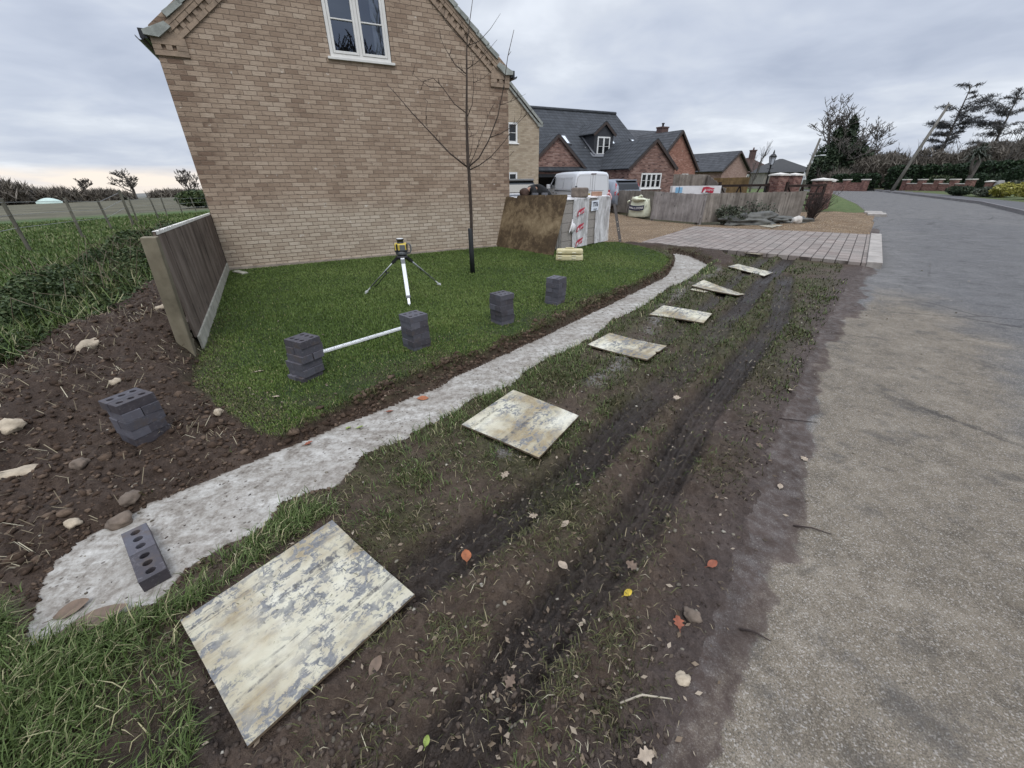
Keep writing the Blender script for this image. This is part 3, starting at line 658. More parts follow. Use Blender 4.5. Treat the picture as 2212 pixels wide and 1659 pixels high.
RED = brick_mat('red_brick', [(0.22, (0.060, 0.034, 0.032)), (0.38, (0.165, 0.088, 0.072)), (0.62, (0.265, 0.155, 0.125)), (0.85, (0.37, 0.26, 0.215))], (0.30, 0.26, 0.23), crease=0.3)
RED2 = brick_mat('orange_red_brick', [(0.15, (0.15, 0.065, 0.048)), (0.38, (0.26, 0.118, 0.086)), (0.66, (0.345, 0.175, 0.13)), (0.88, (0.48, 0.33, 0.27))], (0.34, 0.27, 0.23), crease=0.2, white=0.8)
PINK = brick_mat('pink_brick', [(0.1, (0.22, 0.135, 0.11)), (0.5, (0.33, 0.215, 0.18)), (0.9, (0.42, 0.30, 0.26))], (0.36, 0.31, 0.28), crease=0.15)
TILE = tile_mat('dark_pantile', (0.040, 0.044, 0.050)); SLATE = tile_mat('grey_slate_tile', (0.062, 0.064, 0.070), 0.3, 0.30, 0.1); BROWNT = tile_mat('brown_tile', (0.075, 0.045, 0.036), 0.3, 0.3, 0.2)
VERGE = simple('verge_tile', (0.30, 0.315, 0.29), 0.85, 0.3, 7.0, 0.3)
WHITE = simple('white_upvc', (0.78, 0.78, 0.76), 0.4, 0.05, 3.0); CREAM = simple('cream_frame', (0.70, 0.685, 0.65), 0.45, 0.06, 3.0)
BLACKP = simple('black_gutter', (0.012, 0.012, 0.014), 0.35, 0.2); DARKIN = simple('dark_interior', (0.02, 0.022, 0.026), 0.9, 0.1)
LEAD = simple('dark_lead_cladding', (0.030, 0.032, 0.038), 0.6, 0.3, 4.0, 0.2)
FASCIA = simple('dark_fascia', (0.05, 0.035, 0.03), 0.7, 0.2)
def glass_material():
    T = NT('window_glass'); tr = T.n('ShaderNodeBsdfTransparent'); gl = T.n('ShaderNodeBsdfGlossy'); gl.inputs['Roughness'].default_value = 0.015
    gl.inputs['Color'].default_value = (0.72, 0.82, 1, 1); tr.inputs['Color'].default_value = (0.8, 0.84, 0.86, 1)
    fr = T.n('ShaderNodeFresnel'); fr.inputs['IOR'].default_value = 1.9; mx = T.n('ShaderNodeMixShader')
    T.t.links.new(T.math('MULTIPLY', fr.outputs[0], 1.6, clamp=True), mx.inputs[0]); T.t.links.new(tr.outputs[0], mx.inputs[1]); T.t.links.new(gl.outputs[0], mx.inputs[2])
    T.t.links.new(mx.outputs[0], T.out.inputs[0]); return T.m
GLASS = glass_material()
DGLASS = NT('dark_glass'); DGLASS = DGLASS.done((0.010, 0.012, 0.014), 0.06, None, 0.0, 0.55)

def slab(mb, quad, t):
    """a sheet of thickness t below the quad (given counter-clockwise from above)"""
    q = [Vector(p) for p in quad]; n = (q[1] - q[0]).cross(q[2] - q[0]).normalized() * t; lo = [p - n for p in q]
    k = len(q); mb.poly(q); mb.poly(list(reversed(lo)))
    for i in range(k): mb.poly([q[i], lo[i], lo[(i + 1) % k], q[(i + 1) % k]])
    return mb
def gable_front(mb, u0, u1, z0, ze, za, v, ua=None):
    ua = (u0 + u1) / 2 if ua is None else ua
    mb.poly([(u0, v, z0), (u1, v, z0), (u1, v, ze), (ua, v, za), (u0, v, ze)])
def casement(parent, u0, u1, z0, z1, v, lights, mat, bar=None, name='window', glass=None, sill=True, fw=0.05, depth=0.09, sash=0.035, curtain=None, label=None):
    """a window facing -v: outer frame, mullions, glazing bars; pane and sill are its own pieces"""
    m = MB()
    m.box((u0, v - 0.02, z0), (u0 + fw, v + depth, z1)); m.box((u1 - fw, v - 0.02, z0), (u1, v + depth, z1))
    m.box((u0 + fw, v - 0.02, z0), (u1 - fw, v + depth, z0 + fw)); m.box((u0 + fw, v - 0.02, z1 - fw), (u1 - fw, v + depth, z1))
    iw = (u1 - u0 - 2 * fw); lw = iw / lights
    for k in range(1, lights): m.box((u0 + fw + lw * k - fw / 2, v - 0.018, z0 + fw), (u0 + fw + lw * k + fw / 2, v + depth, z1 - fw))
    g = MB()
    for k in range(lights):
        a = u0 + fw + lw * k + (fw / 2 if k else 0); b = u0 + fw + lw * (k + 1) - (fw / 2 if k < lights - 1 else 0)
        c, d = z0 + fw, z1 - fw
        for lo, hi in (((a + .004, v - 0.03, c + .004), (a + sash, v + .05, d - .004)), ((b - sash, v - 0.03, c + .004), (b - .004, v + .05, d - .004)),
                       ((a + sash, v - 0.03, c + .004), (b - sash, v + .05, c + sash)), ((a + sash, v - 0.03, d - sash), (b - sash, v + .05, d - .004))):
            m.box(lo, hi)
        if bar is not None: m.box((a + sash, v - 0.022, bar - 0.011), (b - sash, v + .03, bar + 0.011))
        g.poly([(a + sash - .005, v + .012, c + sash - .005), (b - sash + .005, v + .012, c + sash - .005), (b - sash + .005, v + .012, d - sash + .005), (a + sash - .005, v + .012, d - sash + .005)])
    w = m.build(name, mat, parent, 0.004)
    g.build('pane', glass or DGLASS, w)
    if sill:
        s_ = MB(); s_.box((u0 - 0.06, v - 0.085, z0 - 0.045), (u1 + 0.06, v + depth, z0 - 0.002)); s_.build('sill', mat, w, 0.005)
    return w

# ------------------------------------------------------------------ the buff brick house (local frame: u along the gable, v into the plot)
HOUSE_O = Vector((-5.9524, 8.5488, 0)); HOUSE_A = math.atan2(0.454, 0.891)
def H2W(u, v, z=0.0):
    c, s = math.cos(HOUSE_A), math.sin(HOUSE_A); return Vector((HOUSE_O.x + u * c - v * s, HOUSE_O.y + u * s + v * c, z))
house = thing('brick_house', 'tall buff brick house with a steep gable, white casement window and dentil brick verge', 'house', HOUSE_O, HOUSE_A)
W_, SL, ZB = 6.68, 0.80, 3.80; UC = W_ / 2; ZA = ZB + SL * UC + 0.16
def zr(u): return ZB + 0.16 + SL * (UC - abs(u - UC))
WU0, WU1, WZ0, WZ1 = 2.78, 3.98, 3.80, 5.02
m = MB()
B0 = -0.4
m.poly([(0, 0, B0), (W_, 0, B0), (W_, 0, WZ0), (0, 0, WZ0)])
m.poly([(0, 0, WZ0), (WU0, 0, WZ0), (WU0, 0, WZ1), (WU0, 0, zr(WU0)), (0, 0, zr(0))])
m.poly([(WU1, 0, WZ0), (W_, 0, WZ0), (W_, 0, zr(W_)), (WU1, 0, zr(WU1)), (WU1, 0, WZ1)])
m.poly([(WU0, 0, WZ1), (WU1, 0, WZ1), (WU1, 0, zr(WU1)), (UC, 0, ZA), (WU0, 0, zr(WU0))])
for a, b in (((WU0, WZ0), (WU0, WZ1)), ((WU0, WZ1), (WU1, WZ1)), ((WU1, WZ1), (WU1, WZ0)), ((WU1, WZ0), (WU0, WZ0))):
    m.poly([(a[0], 0, a[1]), (a[0], 0.11, a[1]), (b[0], 0.11, b[1]), (b[0], 0, b[1])])
m.poly([(0, 9.9, B0), (0, 0, B0), (0, 0, ZB), (0, 9.9, ZB)]); m.poly([(W_, 0, B0), (W_, 9.9, B0), (W_, 9.9, ZB), (W_, 0, ZB)])
m.build('wall', BUFF, house)
# plinth of mortar splashes at the foot of the wall
m = MB(); m.box((0.01, -0.035, -0.1), (W_ - 0.01, -0.004, 0.035)); m.build('plinth', simple('mortar_plinth', (0.30, 0.255, 0.21), 0.95, 0.35, 5.0, 0.6), house)
# corbelled springers at both eaves, three courses with two square recesses
for side in (0, 1):
    def X(u): return u if side == 0 else W_ - u
    def bx(mb, ua, ub, za, zb_, proj): mb.box((min(X(ua), X(ub)), -proj, za), (max(X(ua), X(ub)), 0.02, zb_))
    m = MB()
    bx(m, -0.025, 0.46, 3.565, 3.64, 0.032)
    for a, b in ((-0.025, 0.095), (0.155, 0.245), (0.305, 0.46)): bx(m, a, b, 3.643, 3.712, 0.034)
    bx(m, -0.025, 0.46, 3.715, 3.795, 0.036)
    m.poly([(X(-0.03), -0.03, 3.797), (X(0.46), -0.03, 3.797), (X(0.46), -0.03, 3.81), (X(0.30), -0.03, 3.93), (X(-0.03), -0.03, 3.83)][::1 if side == 0 else -1])
    m.build('corbel', DRESS, house, 0.004)
# raked verge: band, dentils, upper band and stepped verge tiles
cs = 1 / math.hypot(1, SL)
for side in (0, 1):
    def S(s, t, proj):           # s along the rake from the eaves, t square to it
        u = 0.40 + s * cs - t * SL * cs; z = ZB + s * SL * cs + t * cs
        return Vector((u if side == 0 else W_ - u, -proj, z))
    def rake(mb, s0, s1, t0, t1, p0, p1, back=0.02):
        f = [S(s0, t0, p1), S(s1, t0, p1), S(s1, t1, p1), S(s0, t1, p1)]; b = [Vector((q.x, back, q.z)) for q in f]
        if side: f, b = f[::-1], b[::-1]
        mb.poly(f); mb.poly(b[::-1])
        for i in range(4): mb.poly([f[i], b[i], b[(i + 1) % 4], f[(i + 1) % 4]])
    L = (UC - 0.40) / cs
    band = MB(); s = 0.0
    while s < L + .02:
        e = min(s + 0.218, L + .04); rake(band, s + 0.004, e, 0.0, 0.066, 0, 0.030 + 0.004 * rnd.random()); s += 0.225
    s = 0.02; k = 0
    while s < L + .05:
        rake(band, s, s + 0.072, 0.068, 0.136, 0, 0.033 if k % 2 == 0 else 0.006); s += 0.075; k += 1
    s = -0.05
    while s < L + .05:
        rake(band, s + 0.004, s + 0.22, 0.139, 0.205, 0, 0.045 + 0.004 * rnd.random()); s += 0.225
    rake(band, -0.12, L + .1, 0.207, 0.262, 0, 0.056)
    band.build('dentil_course', DRESS, house, 0.003)
    tl = MB(); s = 0.10
    for k in range(14):
        a, b = s, s + 0.335; t0 = 0.262
        f = [S(a, t0 + 0.012, 0.09), S(b, t0 - 0.004, 0.09), S(b, t0 + 0.072, 0.09), S(a, t0 + 0.098, 0.09)]
        bk = [Vector((q.x, 0.35, q.z)) for q in f]
        if side: f, bk = f[::-1], bk[::-1]
        tl.poly(f)
        for i in range(4): tl.poly([f[i], bk[i], bk[(i + 1) % 4], f[(i + 1) % 4]])
        s += 0.30
        if s > L + .1: break
    def K(u, z, p=0.09): return Vector((u if side == 0 else W_ - u, -p, z))
    f = [K(-0.09, 3.815), K(0.11, 3.80), K(0.32, 3.955), K(0.245, 4.02), K(-0.10, 3.875)]; bk = [Vector((q.x, 0.35, q.z)) for q in f]
    if side: f, bk = f[::-1], bk[::-1]
    tl.poly(f)
    for i in range(5): tl.poly([f[i], bk[i], bk[(i + 1) % 5], f[(i + 1) % 5]])
    tl.build('verge_tiles', VERGE, house, 0.006)
    # main roof slope and half-round gutter with its bracketed end
    rf = MB()
    p = [S(0.0, 0.30, -0.02), S(L + .36, 0.30, -0.02)]
    q = [Vector((p[0].x, 10.6, p[0].z)), Vector((p[1].x, 10.6, p[1].z))]
    quad = [p[0], p[1], q[1], q[0]] if side == 1 else [p[0], q[0], q[1], p[1]]
    slab(rf, quad[::-1], 0.05); rf.build('roof', TILE, house)
    g = MB(); uu = -0.155 if side == 0 else W_ + 0.155
    for k in range(8):
        a0, a1 = math.pi + math.pi * k / 8, math.pi + math.pi * (k + 1) / 8
        o0, o1 = (uu + .062 * math.cos(a0), 3.80 + .062 * math.sin(a0)), (uu + .062 * math.cos(a1), 3.80 + .062 * math.sin(a1))
        i0, i1 = (uu + .055 * math.cos(a0), 3.80 + .055 * math.sin(a0)), (uu + .055 * math.cos(a1), 3.80 + .055 * math.sin(a1))
        for (pa, pb, fl) in ((o0, o1, 0), (i0, i1, 1)):
            g.poly([(pa[0], -0.06, pa[1]), (pb[0], -0.06, pb[1]), (pb[0], 9.8, pb[1]), (pa[0], 9.8, pa[1])][::-1 if fl else 1])
        g.poly([(o0[0], -0.06, o0[1]), (i0[0], -0.06, i0[1]), (i1[0], -0.06, i1[1]), (o1[0], -0.06, o1[1])])
    g.lathe([(0.058, 0), (0.058, 0.012)], 16, (0, 0, 0)) if False else None
    sgn = -1 if side == 0 else 1
    g.box((min(uu, uu + .1 * -sgn), -0.05, 3.77), (max(uu, uu + .1 * -sgn), 9.8, 3.90))
    g.build('gutter', BLACKP, house)
# window with two sashes, curtain and dark room behind
w = casement(house, WU0 + .01, WU1 - .01, WZ0 + .005, WZ1 - .01, 0.035, 2, CREAM, bar=4.40, glass=GLASS, fw=0.062, sash=0.048)
m = MB()
for k in range(7):
    a = 3.70 + k * 0.035; m.poly([(a, 0.16 + 0.02 * (k % 2), 3.85), (a + 0.035, 0.16 + 0.02 * ((k + 1) % 2), 3.85), (a + 0.030, 0.16 + 0.02 * ((k + 1) % 2), 5.0), (a - .005, 0.16 + 0.02 * (k % 2), 5.0)], True)
m.build('curtain', simple('net_curtain', (0.62, 0.64, 0.68), 0.9, 0.1), w)
m = MB(); m.box((WU0 - .3, 0.30, 3.5), (WU1 + .3, 2.6, 5.15)); m.f = [m.f[1], m.f[0], m.f[3], m.f[4], m.f[5]]; m.sm = [False] * 5
m.build('room', DARKIN, house)
# rear wing with its own gable, right of the main gable
m = MB(); WV = 9.9; w0, w1 = 6.68, 13.45; wa = (w0 + w1) / 2; wz = 4.16; wap = wz + 0.85 * (w1 - wa)
def hole_wall(mb, u0, u1, z0, z1, v, holes):
    us = sorted({u0, u1, *[h[0] for h in holes], *[h[1] for h in holes]}); zs = sorted({z0, z1, *[h[2] for h in holes], *[h[3] for h in holes]})
    for a, b in zip(us[:-1], us[1:]):
        for c, d in zip(zs[:-1], zs[1:]):
            if any(h[0] <= a and b <= h[1] and h[2] <= c and d <= h[3] for h in holes): continue
            mb.poly([(a, v, c), (b, v, c), (b, v, d), (a, v, d)])
    for a, b, c, d in holes:
        for p, q in (((a, c), (a, d)), ((a, d), (b, d)), ((b, d), (b, c)), ((b, c), (a, c))):
            mb.poly([(p[0], v, p[1]), (p[0], v + .1, p[1]), (q[0], v + .1, q[1]), (q[0], v, q[1])])
HW = [(11.66, 12.22, 3.28, 4.155), (11.66, 12.20, 1.15, 2.02)]
hole_wall(m, w0, w1, -0.2, wz, WV, HW)
m.poly([(w0, WV, wz), (w1, WV, wz), (wa, WV, wap)]); m.poly([(w1, WV, -0.2), (w1, WV + 7, -0.2), (w1, WV + 7, wz), (w1, WV, wz)])
m.build('wall', BUFF2, house)
for a, b, c, d in HW: casement(house, a + .004, b - .004, c + .003, d - .003, WV + 0.03, 1, WHITE, bar=(c + d) / 2 if c > 2 else None, fw=0.05, sash=0.04)
m = MB(); m.box((HW[0][0] - .1, WV + .14, 1.0), (HW[0][1] + .1, WV + .2, 4.3)); m.build('room', DARKIN, house)
for side in (0, 1):
    rf = MB(); ue = w1 + 0.12 if side else w0 - 0.1; ze = wz - 0.10 + 0.16
    a, b = (ue, WV - 0.10, ze), (wa, WV - 0.10, wap + 0.16); c, d = (wa, WV + 7, wap + 0.16), (ue, WV + 7, ze)
    slab(rf, [a, d, c, b] if side else [a, b, c, d], 0.07); rf.build('roof', TILE if side else TILE, house)
m = MB(); m.beam((w1 + .10, WV - .12, wz - .02), (wa, WV - .12, wap + .09), 0.05, 0.11); m.beam((w1 + .02, WV - .05, wz - .14), (wa, WV - .05, wap - .06), 0.07, 0.09)
m.obox((w1 + .02, WV - .05, wz - .06), (0.28, 0.12, 0.16)); m.build('verge_tiles', VERGE, house)
m = MB(); m.tube([(w1 + .14, WV - .1, wz + .0), (w1 + .14, WV + 6.5, wz + .0)], 0.055, 8); m.build('gutter', BLACKP, house)

# ------------------------------------------------------------------ red brick house with dormer (same local frame)
rh = thing('brick_house', 'red brick house with dark pantile roof, dormer, rooflights and two front gables', 'house', HOUSE_O, HOUSE_A)
VE, ZE = 12.68, 2.27; VR, ZR = 17.6, 6.0
m = MB()
hole_wall(m, 14.2, 23.4, -0.2, ZE, VE, [(14.3, 17.95, -0.1, 1.97), (18.75, 21.3, -0.1, 1.85)])
gable_front(m, 14.3, 18.45, ZE, ZE, 3.93, VE, 16.39)
m.build('wall', RED, rh)
fg0, fg1, fga, fv = 19.72, 23.45, 21.36, 9.99
m = MB(); hole_wall(m, fg0, fg1, -0.2, 2.2, fv, [(20.74, 22.42, 1.10, 1.96)]); m.poly([(fg0, fv, 2.2), (fg1, fv, 2.2), (fga + .2, fv, 3.62)])
m.poly([(fg0, 12.68, -.2), (fg0, fv, -.2), (fg0, fv, 2.2), (fg0, 12.68, 2.2)]); m.poly([(fg1, fv, -.2), (fg1, 12.68, -.2), (fg1, 12.68, 2.2), (fg1, fv, 2.2)])
m.build('wall', RED, rh)
casement(rh, 20.745, 22.415, 1.105, 1.955, fv + .03, 4, WHITE, bar=1.55, fw=0.06, sash=0.03)
m = MB(); m.box((20.6, fv + .14, 1.0), (22.6, fv + .2, 2.1)); m.build('room', simple('blind', (0.14, 0.15, 0.14), 0.9), rh)
# garage openings: dark recess, pale side walls, brick soldier course
m = MB(); m.box((14.3, VE + .02, 1.80), (17.95, VE + .25, 1.985)); m.box((18.7, VE - .35, 1.86), (21.3, VE + .1, 1.96)); m.build('garage_beam', BLACKP, rh)
m = MB(); m.box((14.0, VE + 3.6, 0), (22, VE + 3.7, 2.2)); m.build('garage_back', simple('garage_wall', (0.12, 0.115, 0.105), 0.9), rh)
m = MB(); m.box((17.2, VE + .5, 0), (17.6, VE + .6, 1.75)); m.build('garage_door', simple('grey_panel', (0.25, 0.25, 0.25), 0.8), rh)
m = MB(); slab(m, [(13.0, VE - .28, ZE - .12), (24.66, VE - .28, ZE - .12), (24.66, VR, ZR), (13.0, VR, ZR)], 0.08); m.build('roof', TILE, rh)
m = MB(); slab(m, [(24.66, VR * 2 - VE + .3, ZE - .1), (13.0, VR * 2 - VE + .3, ZE - .1), (13.0, VR + .01, ZR), (24.66, VR + .01, ZR)], 0.08); m.build('roof', TILE, rh)
m = MB(); m.poly([(24.5, VE, ZE), (24.5, VR * 2 - VE, ZE), (24.5, VR, ZR - .1)]); m.poly([(24.5, VE, -.2), (24.5, VR * 2 - VE, -.2), (24.5, VR * 2 - VE, ZE), (24.5, VE, ZE)]); m.build('wall', RED, rh)
m = MB(); m.tube([(13.0, VR, ZR + .02), (24.66, VR, ZR + .02)], 0.11, 8); m.build('ridge_tiles', TILE, rh)
def small_gable_roof(u0, u1, ua, ze, za, v0, v1, mat=TILE):
    m = MB(); slab(m, [(u0 - .15, v0 - .12, ze - .10), (ua, v0 - .12, za), (ua, v1, za), (u0 - .15, v1, ze - .10)][::-1], 0.07)
    m.build('roof', mat, rh)
    m = MB(); slab(m, [(ua, v0 - .12, za), (u1 + .15, v0 - .12, ze - .10), (u1 + .15, v1, ze - .10), (ua, v1, za)][::-1], 0.07); m.build('roof', mat, rh)
    m = MB(); m.beam((u0 - .12, v0 - .10, ze - .14), (ua, v0 - .10, za - .06), 0.05, 0.14); m.beam((ua, v0 - .101, za - .06), (u1 + .12, v0 - .101, ze - .14), 0.05, 0.14); m.build('bargeboard', FASCIA, rh)
small_gable_roof(14.3, 18.45, 16.39, ZE + .02, 4.02, VE, VE + 3.2)
small_gable_roof(fg0, fg1, fga + .2, 2.25, 3.72, fv, VE + 1.6)
for u0, u1 in ((14.3, 18.45), (fg0, fg1)):   # dogtooth under the verges
    pass
# dormer
dv, du0, du1 = 13.75, 19.90, 21.45; dua = (du0 + du1) / 2
m = MB(); m.poly([(du0, dv, 2.9), (du1, dv, 2.9), (du1, dv, 4.22), (dua, dv, 4.80), (du0, dv, 4.22)]); m.poly([(du0, dv + 2.6, 4.4), (du0, dv, 2.9), (du0, dv, 4.22), (du0, dv + 2.6, 4.42)])
m.poly([(du1, dv, 2.9), (du1, dv + 2.6, 4.4), (du1, dv + 2.6, 4.42), (du1, dv, 4.22)]); m.build('dormer', LEAD, rh)
casement(rh, 20.14, 21.16, 3.10, 4.12, dv - .03, 2, WHITE, bar=3.58, fw=0.05, sash=0.03, sill=True)
small_gable_roof(du0, du1, dua, 4.32, 4.94, dv, dv + 2.9)
m = MB(); slab(m, [(du0 - .25, dv - .30, 2.98), (du1 + .25, dv - .30, 2.98), (du1 + .25, dv + .05, 3.22), (du0 - .25, dv + .05, 3.22)], 0.03)
m.beam((du0 - .05, dv - .2, 3.10), (du0 - .05, dv + 1.3, 4.22), 0.12, 0.03); m.build('flashing', simple('lead_flashing', (0.16, 0.165, 0.18), 0.6), rh)
def on_roof(v): return ZE - .12 + (v - VE + .28) * (ZR - ZE + .12) / (VR - VE + .28)
for (ua, ub, va, vb) in ((18.05, 18.62, 14.4, 15.2), (22.05, 22.45, 14.35, 15.2), (24.0, 24.42, 14.4, 15.1)):
    m = MB(); e = 0.07
    slab(m, [(ua, va, on_roof(va) + e), (ub, va, on_roof(va) + e), (ub, vb, on_roof(vb) + e), (ua, vb, on_roof(vb) + e)], 0.10); f = m.build('rooflight', BLACKP, rh)
    m = MB(); m.poly([(ua + .12, va + .1, on_roof(va + .1) + e + .006), (ub - .12, va + .1, on_roof(va + .1) + e + .006), (ub - .12, vb - .1, on_roof(vb - .1) + e + .006), (ua + .12, vb - .1, on_roof(vb - .1) + e + .006)]); m.build('pane', simple('bright_glass', (0.70, 0.75, 0.80), 0.1, 0.02) if ua < 19 else bpy.data.materials['bright_glass'], f)
m = MB(); m.tube([(fg0 - .05, 12.4, 2.1), (fg0 - .05, 12.4, 0)], 0.04, 8); m.beam((19.6, 12.9, 2.4), (19.6, 14.3, 3.55), 0.07, 0.02); m.build('downpipe', simple('grey_lead', (0.2, 0.2, 0.21), 0.6), rh)

# ------------------------------------------------------------------ neighbouring houses further along
h2 = thing('brick_house', 'orange red brick house with blotchy white gable and grey slate roof beyond the dormer house', 'house', HOUSE_O, HOUSE_A)
m = MB(); hole_wall(m, 31.2, 36.45, -0.2, 2.45, 19.45, [(34.72, 35.62, 1.30, 2.07)]); m.poly([(31.2, 19.45, 2.45), (36.45, 19.45, 2.45), (33.82, 19.45, 5.25)])
m.poly([(36.45, 19.45, -.2), (36.45, 31, -.2), (36.45, 31, 2.45), (36.45, 19.45, 2.45)]); m.build('wall', RED2, h2)
casement(h2, 34.73, 35.61, 1.31, 2.06, 19.48, 2, WHITE, fw=0.1, sash=0.05)
m = MB(); m.box((34.6, 19.6, 1.2), (35.8, 19.65, 2.2)); m.build('room', DARKIN, h2)
m = MB(); slab(m, [(33.82, 19.3, 5.42), (36.75, 19.3, 2.30), (36.75, 31, 2.30), (33.82, 31, 5.42)][::-1], 0.1); m.build('roof', SLATE, h2)
m = MB(); slab(m, [(30.9, 19.3, 2.30), (33.82, 19.3, 5.42), (33.82, 31, 5.42), (30.9, 31, 2.30)][::-1], 0.1); m.build('roof', SLATE, h2)
m = MB(); m.beam((33.82, 19.25, 5.36), (36.75, 19.25, 2.26), 0.08, 0.16); m.beam((30.9, 19.25, 2.26), (33.82, 19.25, 5.36), 0.08, 0.16); m.build('bargeboard', FASCIA, h2)
m = MB(); slab(m, [(27.0, 21.5, 3.2), (39.2, 21.5, 3.2), (39.2, 26.0, 6.12), (27.0, 26.0, 6.12)], 0.1); m.build('roof', SLATE, h2)
m = MB(); m.obox((37.4, 25.3, 5.8), (0.90, 0.75, 1.1)); m.obox((37.4, 25.3, 6.36), (1.0, 0.85, 0.12)); ch = m.build('chimney', simple('chimney_brick', (0.10, 0.062, 0.055), 0.9, 0.3), h2)
m = MB(); m.lathe([(0.10, 0), (0.10, 0.22), (0.15, 0.26), (0.15, 0.34), (0.05, 0.36)], 12, (37.4, 25.3, 6.42)); m.build('chimney_pot', BLACKP, ch)

h3 = thing('garage_block', 'low pinkish brick garage with long grey tiled roof behind the brown fence', 'garage', HOUSE_O, HOUSE_A)
m = MB(); gable_front(m, 45.9, 50.35, -.2, 2.4, 4.2, 23.76, 48.11); m.poly([(45.9, 31, -.2), (45.9, 23.76, -.2), (45.9, 23.76, 2.4), (45.9, 31, 2.4)]); m.build('wall', PINK, h3)
m = MB(); slab(m, [(48.11, 23.5, 4.33), (50.6, 23.5, 2.35), (50.6, 33.5, 2.35), (48.11, 33.5, 4.33)][::-1], 0.1); m.build('roof', SLATE, h3)
m = MB(); slab(m, [(45.55, 23.5, 2.30), (48.11, 23.5, 4.33), (48.11, 33.5, 4.33), (45.55, 33.5, 2.30)][::-1], 0.1); m.build('roof', SLATE, h3)
m = MB(); m.beam((45.55, 23.45, 2.24), (48.11, 23.45, 4.27), 0.08, 0.14); m.beam((48.11, 23.45, 4.27), (50.6, 23.45, 2.29), 0.08, 0.14); m.build('bargeboard', FASCIA, h3)

def hip_house(loc, rz, w, d, ze, za, wall, roof, label, chim=None, wins=()):
    h = thing('brick_house', label, 'house', loc, rz); m = MB(); m.box((-w / 2, 0, -.3), (w / 2, d, ze)); m.build('wall', wall, h)
    e = 0.35; rl = max(w - d, 0.6) / 2; A_, B_, C_, D_ = (-w / 2 - e, -e, ze - .1), (w / 2 + e, -e, ze - .1), (w / 2 + e, d + e, ze - .1), (-w / 2 - e, d + e, ze - .1)
    r0, r1 = (-rl, d / 2, za), (rl, d / 2, za); m = MB(); m.poly([A_, B_, r1, r0]); m.poly([B_, C_, r1]); m.poly([C_, D_, r0, r1]); m.poly([D_, A_, r0]); m.poly([D_, C_, B_, A_]); rf = m.build('roof', roof, h)
    if chim:
        m = MB(); m.obox((chim, d / 2, za + .3), (0.9, 0.9, 1.7)); m.obox((chim, d / 2, za + 1.2), (1.05, 1.05, 0.2)); m.lathe([(0.15, 0), (0.12, .4)], 10, (chim, d / 2, za + 1.3)); m.build('chimney', bpy.data.materials['chimney_brick'], rf)
    for (x, z, ww, hh) in wins: casement(h, x - ww / 2, x + ww / 2, z, z + hh, -0.04, 2, WHITE, fw=0.12, sash=0.06)
    return h
hip_house((46.2, 84.0, 0), R(-6), 8.4, 8.0, 2.75, 5.2, simple('old_brick', (0.20, 0.15, 0.115), 0.9, 0.3, 3.0), BROWNT, 'distant house with brown hipped roof and square chimney', 0.6, [(-1.2, 1.0, .9, 1.3), (2.2, 0.9, .9, 1.3)])
hip_house((49.6, 78.3, 0), R(-4), 8.6, 9.0, 2.6, 4.75, simple('stone_wall', (0.26, 0.24, 0.21), 0.9, 0.3, 2.0), simple('dark_slate_far', (0.045, 0.045, 0.045), 0.8, 0.3, 2.0), 'distant house with dark pyramid roof behind the street lamp', None, [(-1.8, 1.1, 1.1, 1.2), (1.4, 1.1, 1.1, 1.2)])
hip_house((64.3, 84.5, 0), R(20), 6.0, 6.0, 2.2, 3.4, simple('pale_render', (0.36, 0.33, 0.27), 0.9, 0.2, 2.0), BROWNT, 'small pale house glimpsed at the bend behind bare trees', None, [(0, .9, 1.0, 1.1)])

# ------------------------------------------------------------------ engineering bricks: loose pair and five stacks
def brick_engineering():
    T = NT('engineering_brick'); v = per_object(T, T.obj()); r = T.rand()
    c = T.ramp(r, [(0.0, (0.040, 0.036, 0.042)), (0.35, (0.066, 0.066, 0.080)), (0.7, (0.092, 0.093, 0.112)), (1.0, (0.120, 0.120, 0.142))])
    n = T.noise(v, 14, 5, 0.65); c = T.mix(T.mr(n, 0.35, 0.7, 0, 0.55), c, (0.085, 0.072, 0.078))
    c = T.mix(T.mr(T.noise(v, 45, 4, 0.7), 0.56, 0.72, 0, 0.45), c, (0.22, 0.21, 0.22)); c = T.mix(T.mr(T.noise(v, 6, 5, 0.7), 0.56, 0.68, 0, 0.6), c, (0.10, 0.075, 0.058))
    return T.done(c, T.mr(n, 0.3, 0.7, 0.5, 0.75), T.bump(T.noise(v, 160, 3, 0.7), 0.35, 0.002), spec=0.4)
M_ENG = brick_engineering()
def engineering_mesh():
    cu = bpy.data.curves.new('brick_outline', 'CURVE'); cu.dimensions = '2D'; cu.fill_mode = 'BOTH'
    a, b = 0.1055, 0.0495
    def loop(pts):
        s = cu.splines.new('POLY'); s.points.add(len(pts) - 1)
        for p, q in zip(s.points, pts): p.co = (q[0], q[1], 0, 1)
        s.use_cyclic_u = True
    loop([(-a, -b), (a, -b), (a, b), (-a, b)])
    for k in (-1, 0, 1): loop([(k * 0.064 + 0.021 * math.cos(-2 * math.pi * i / 20), 0.021 * math.sin(-2 * math.pi * i / 20)) for i in range(20)])
    cu.extrude = 0.0305; cu.bevel_depth = 0.0018; cu.bevel_resolution = 0
    t = bpy.data.objects.new('brick_outline', cu); COL.objects.link(t); dg = bpy.context.evaluated_depsgraph_get()
    me = bpy.data.meshes.new_from_object(t.evaluated_get(dg)); bpy.data.objects.remove(t); bpy.data.curves.remove(cu)
    me.materials.clear(); me.materials.append(M_ENG)
    me.name = 'engineering_brick'; me.polygons.foreach_set('use_smooth', [False] * len(me.polygons)); return me
ENG = engineering_mesh()
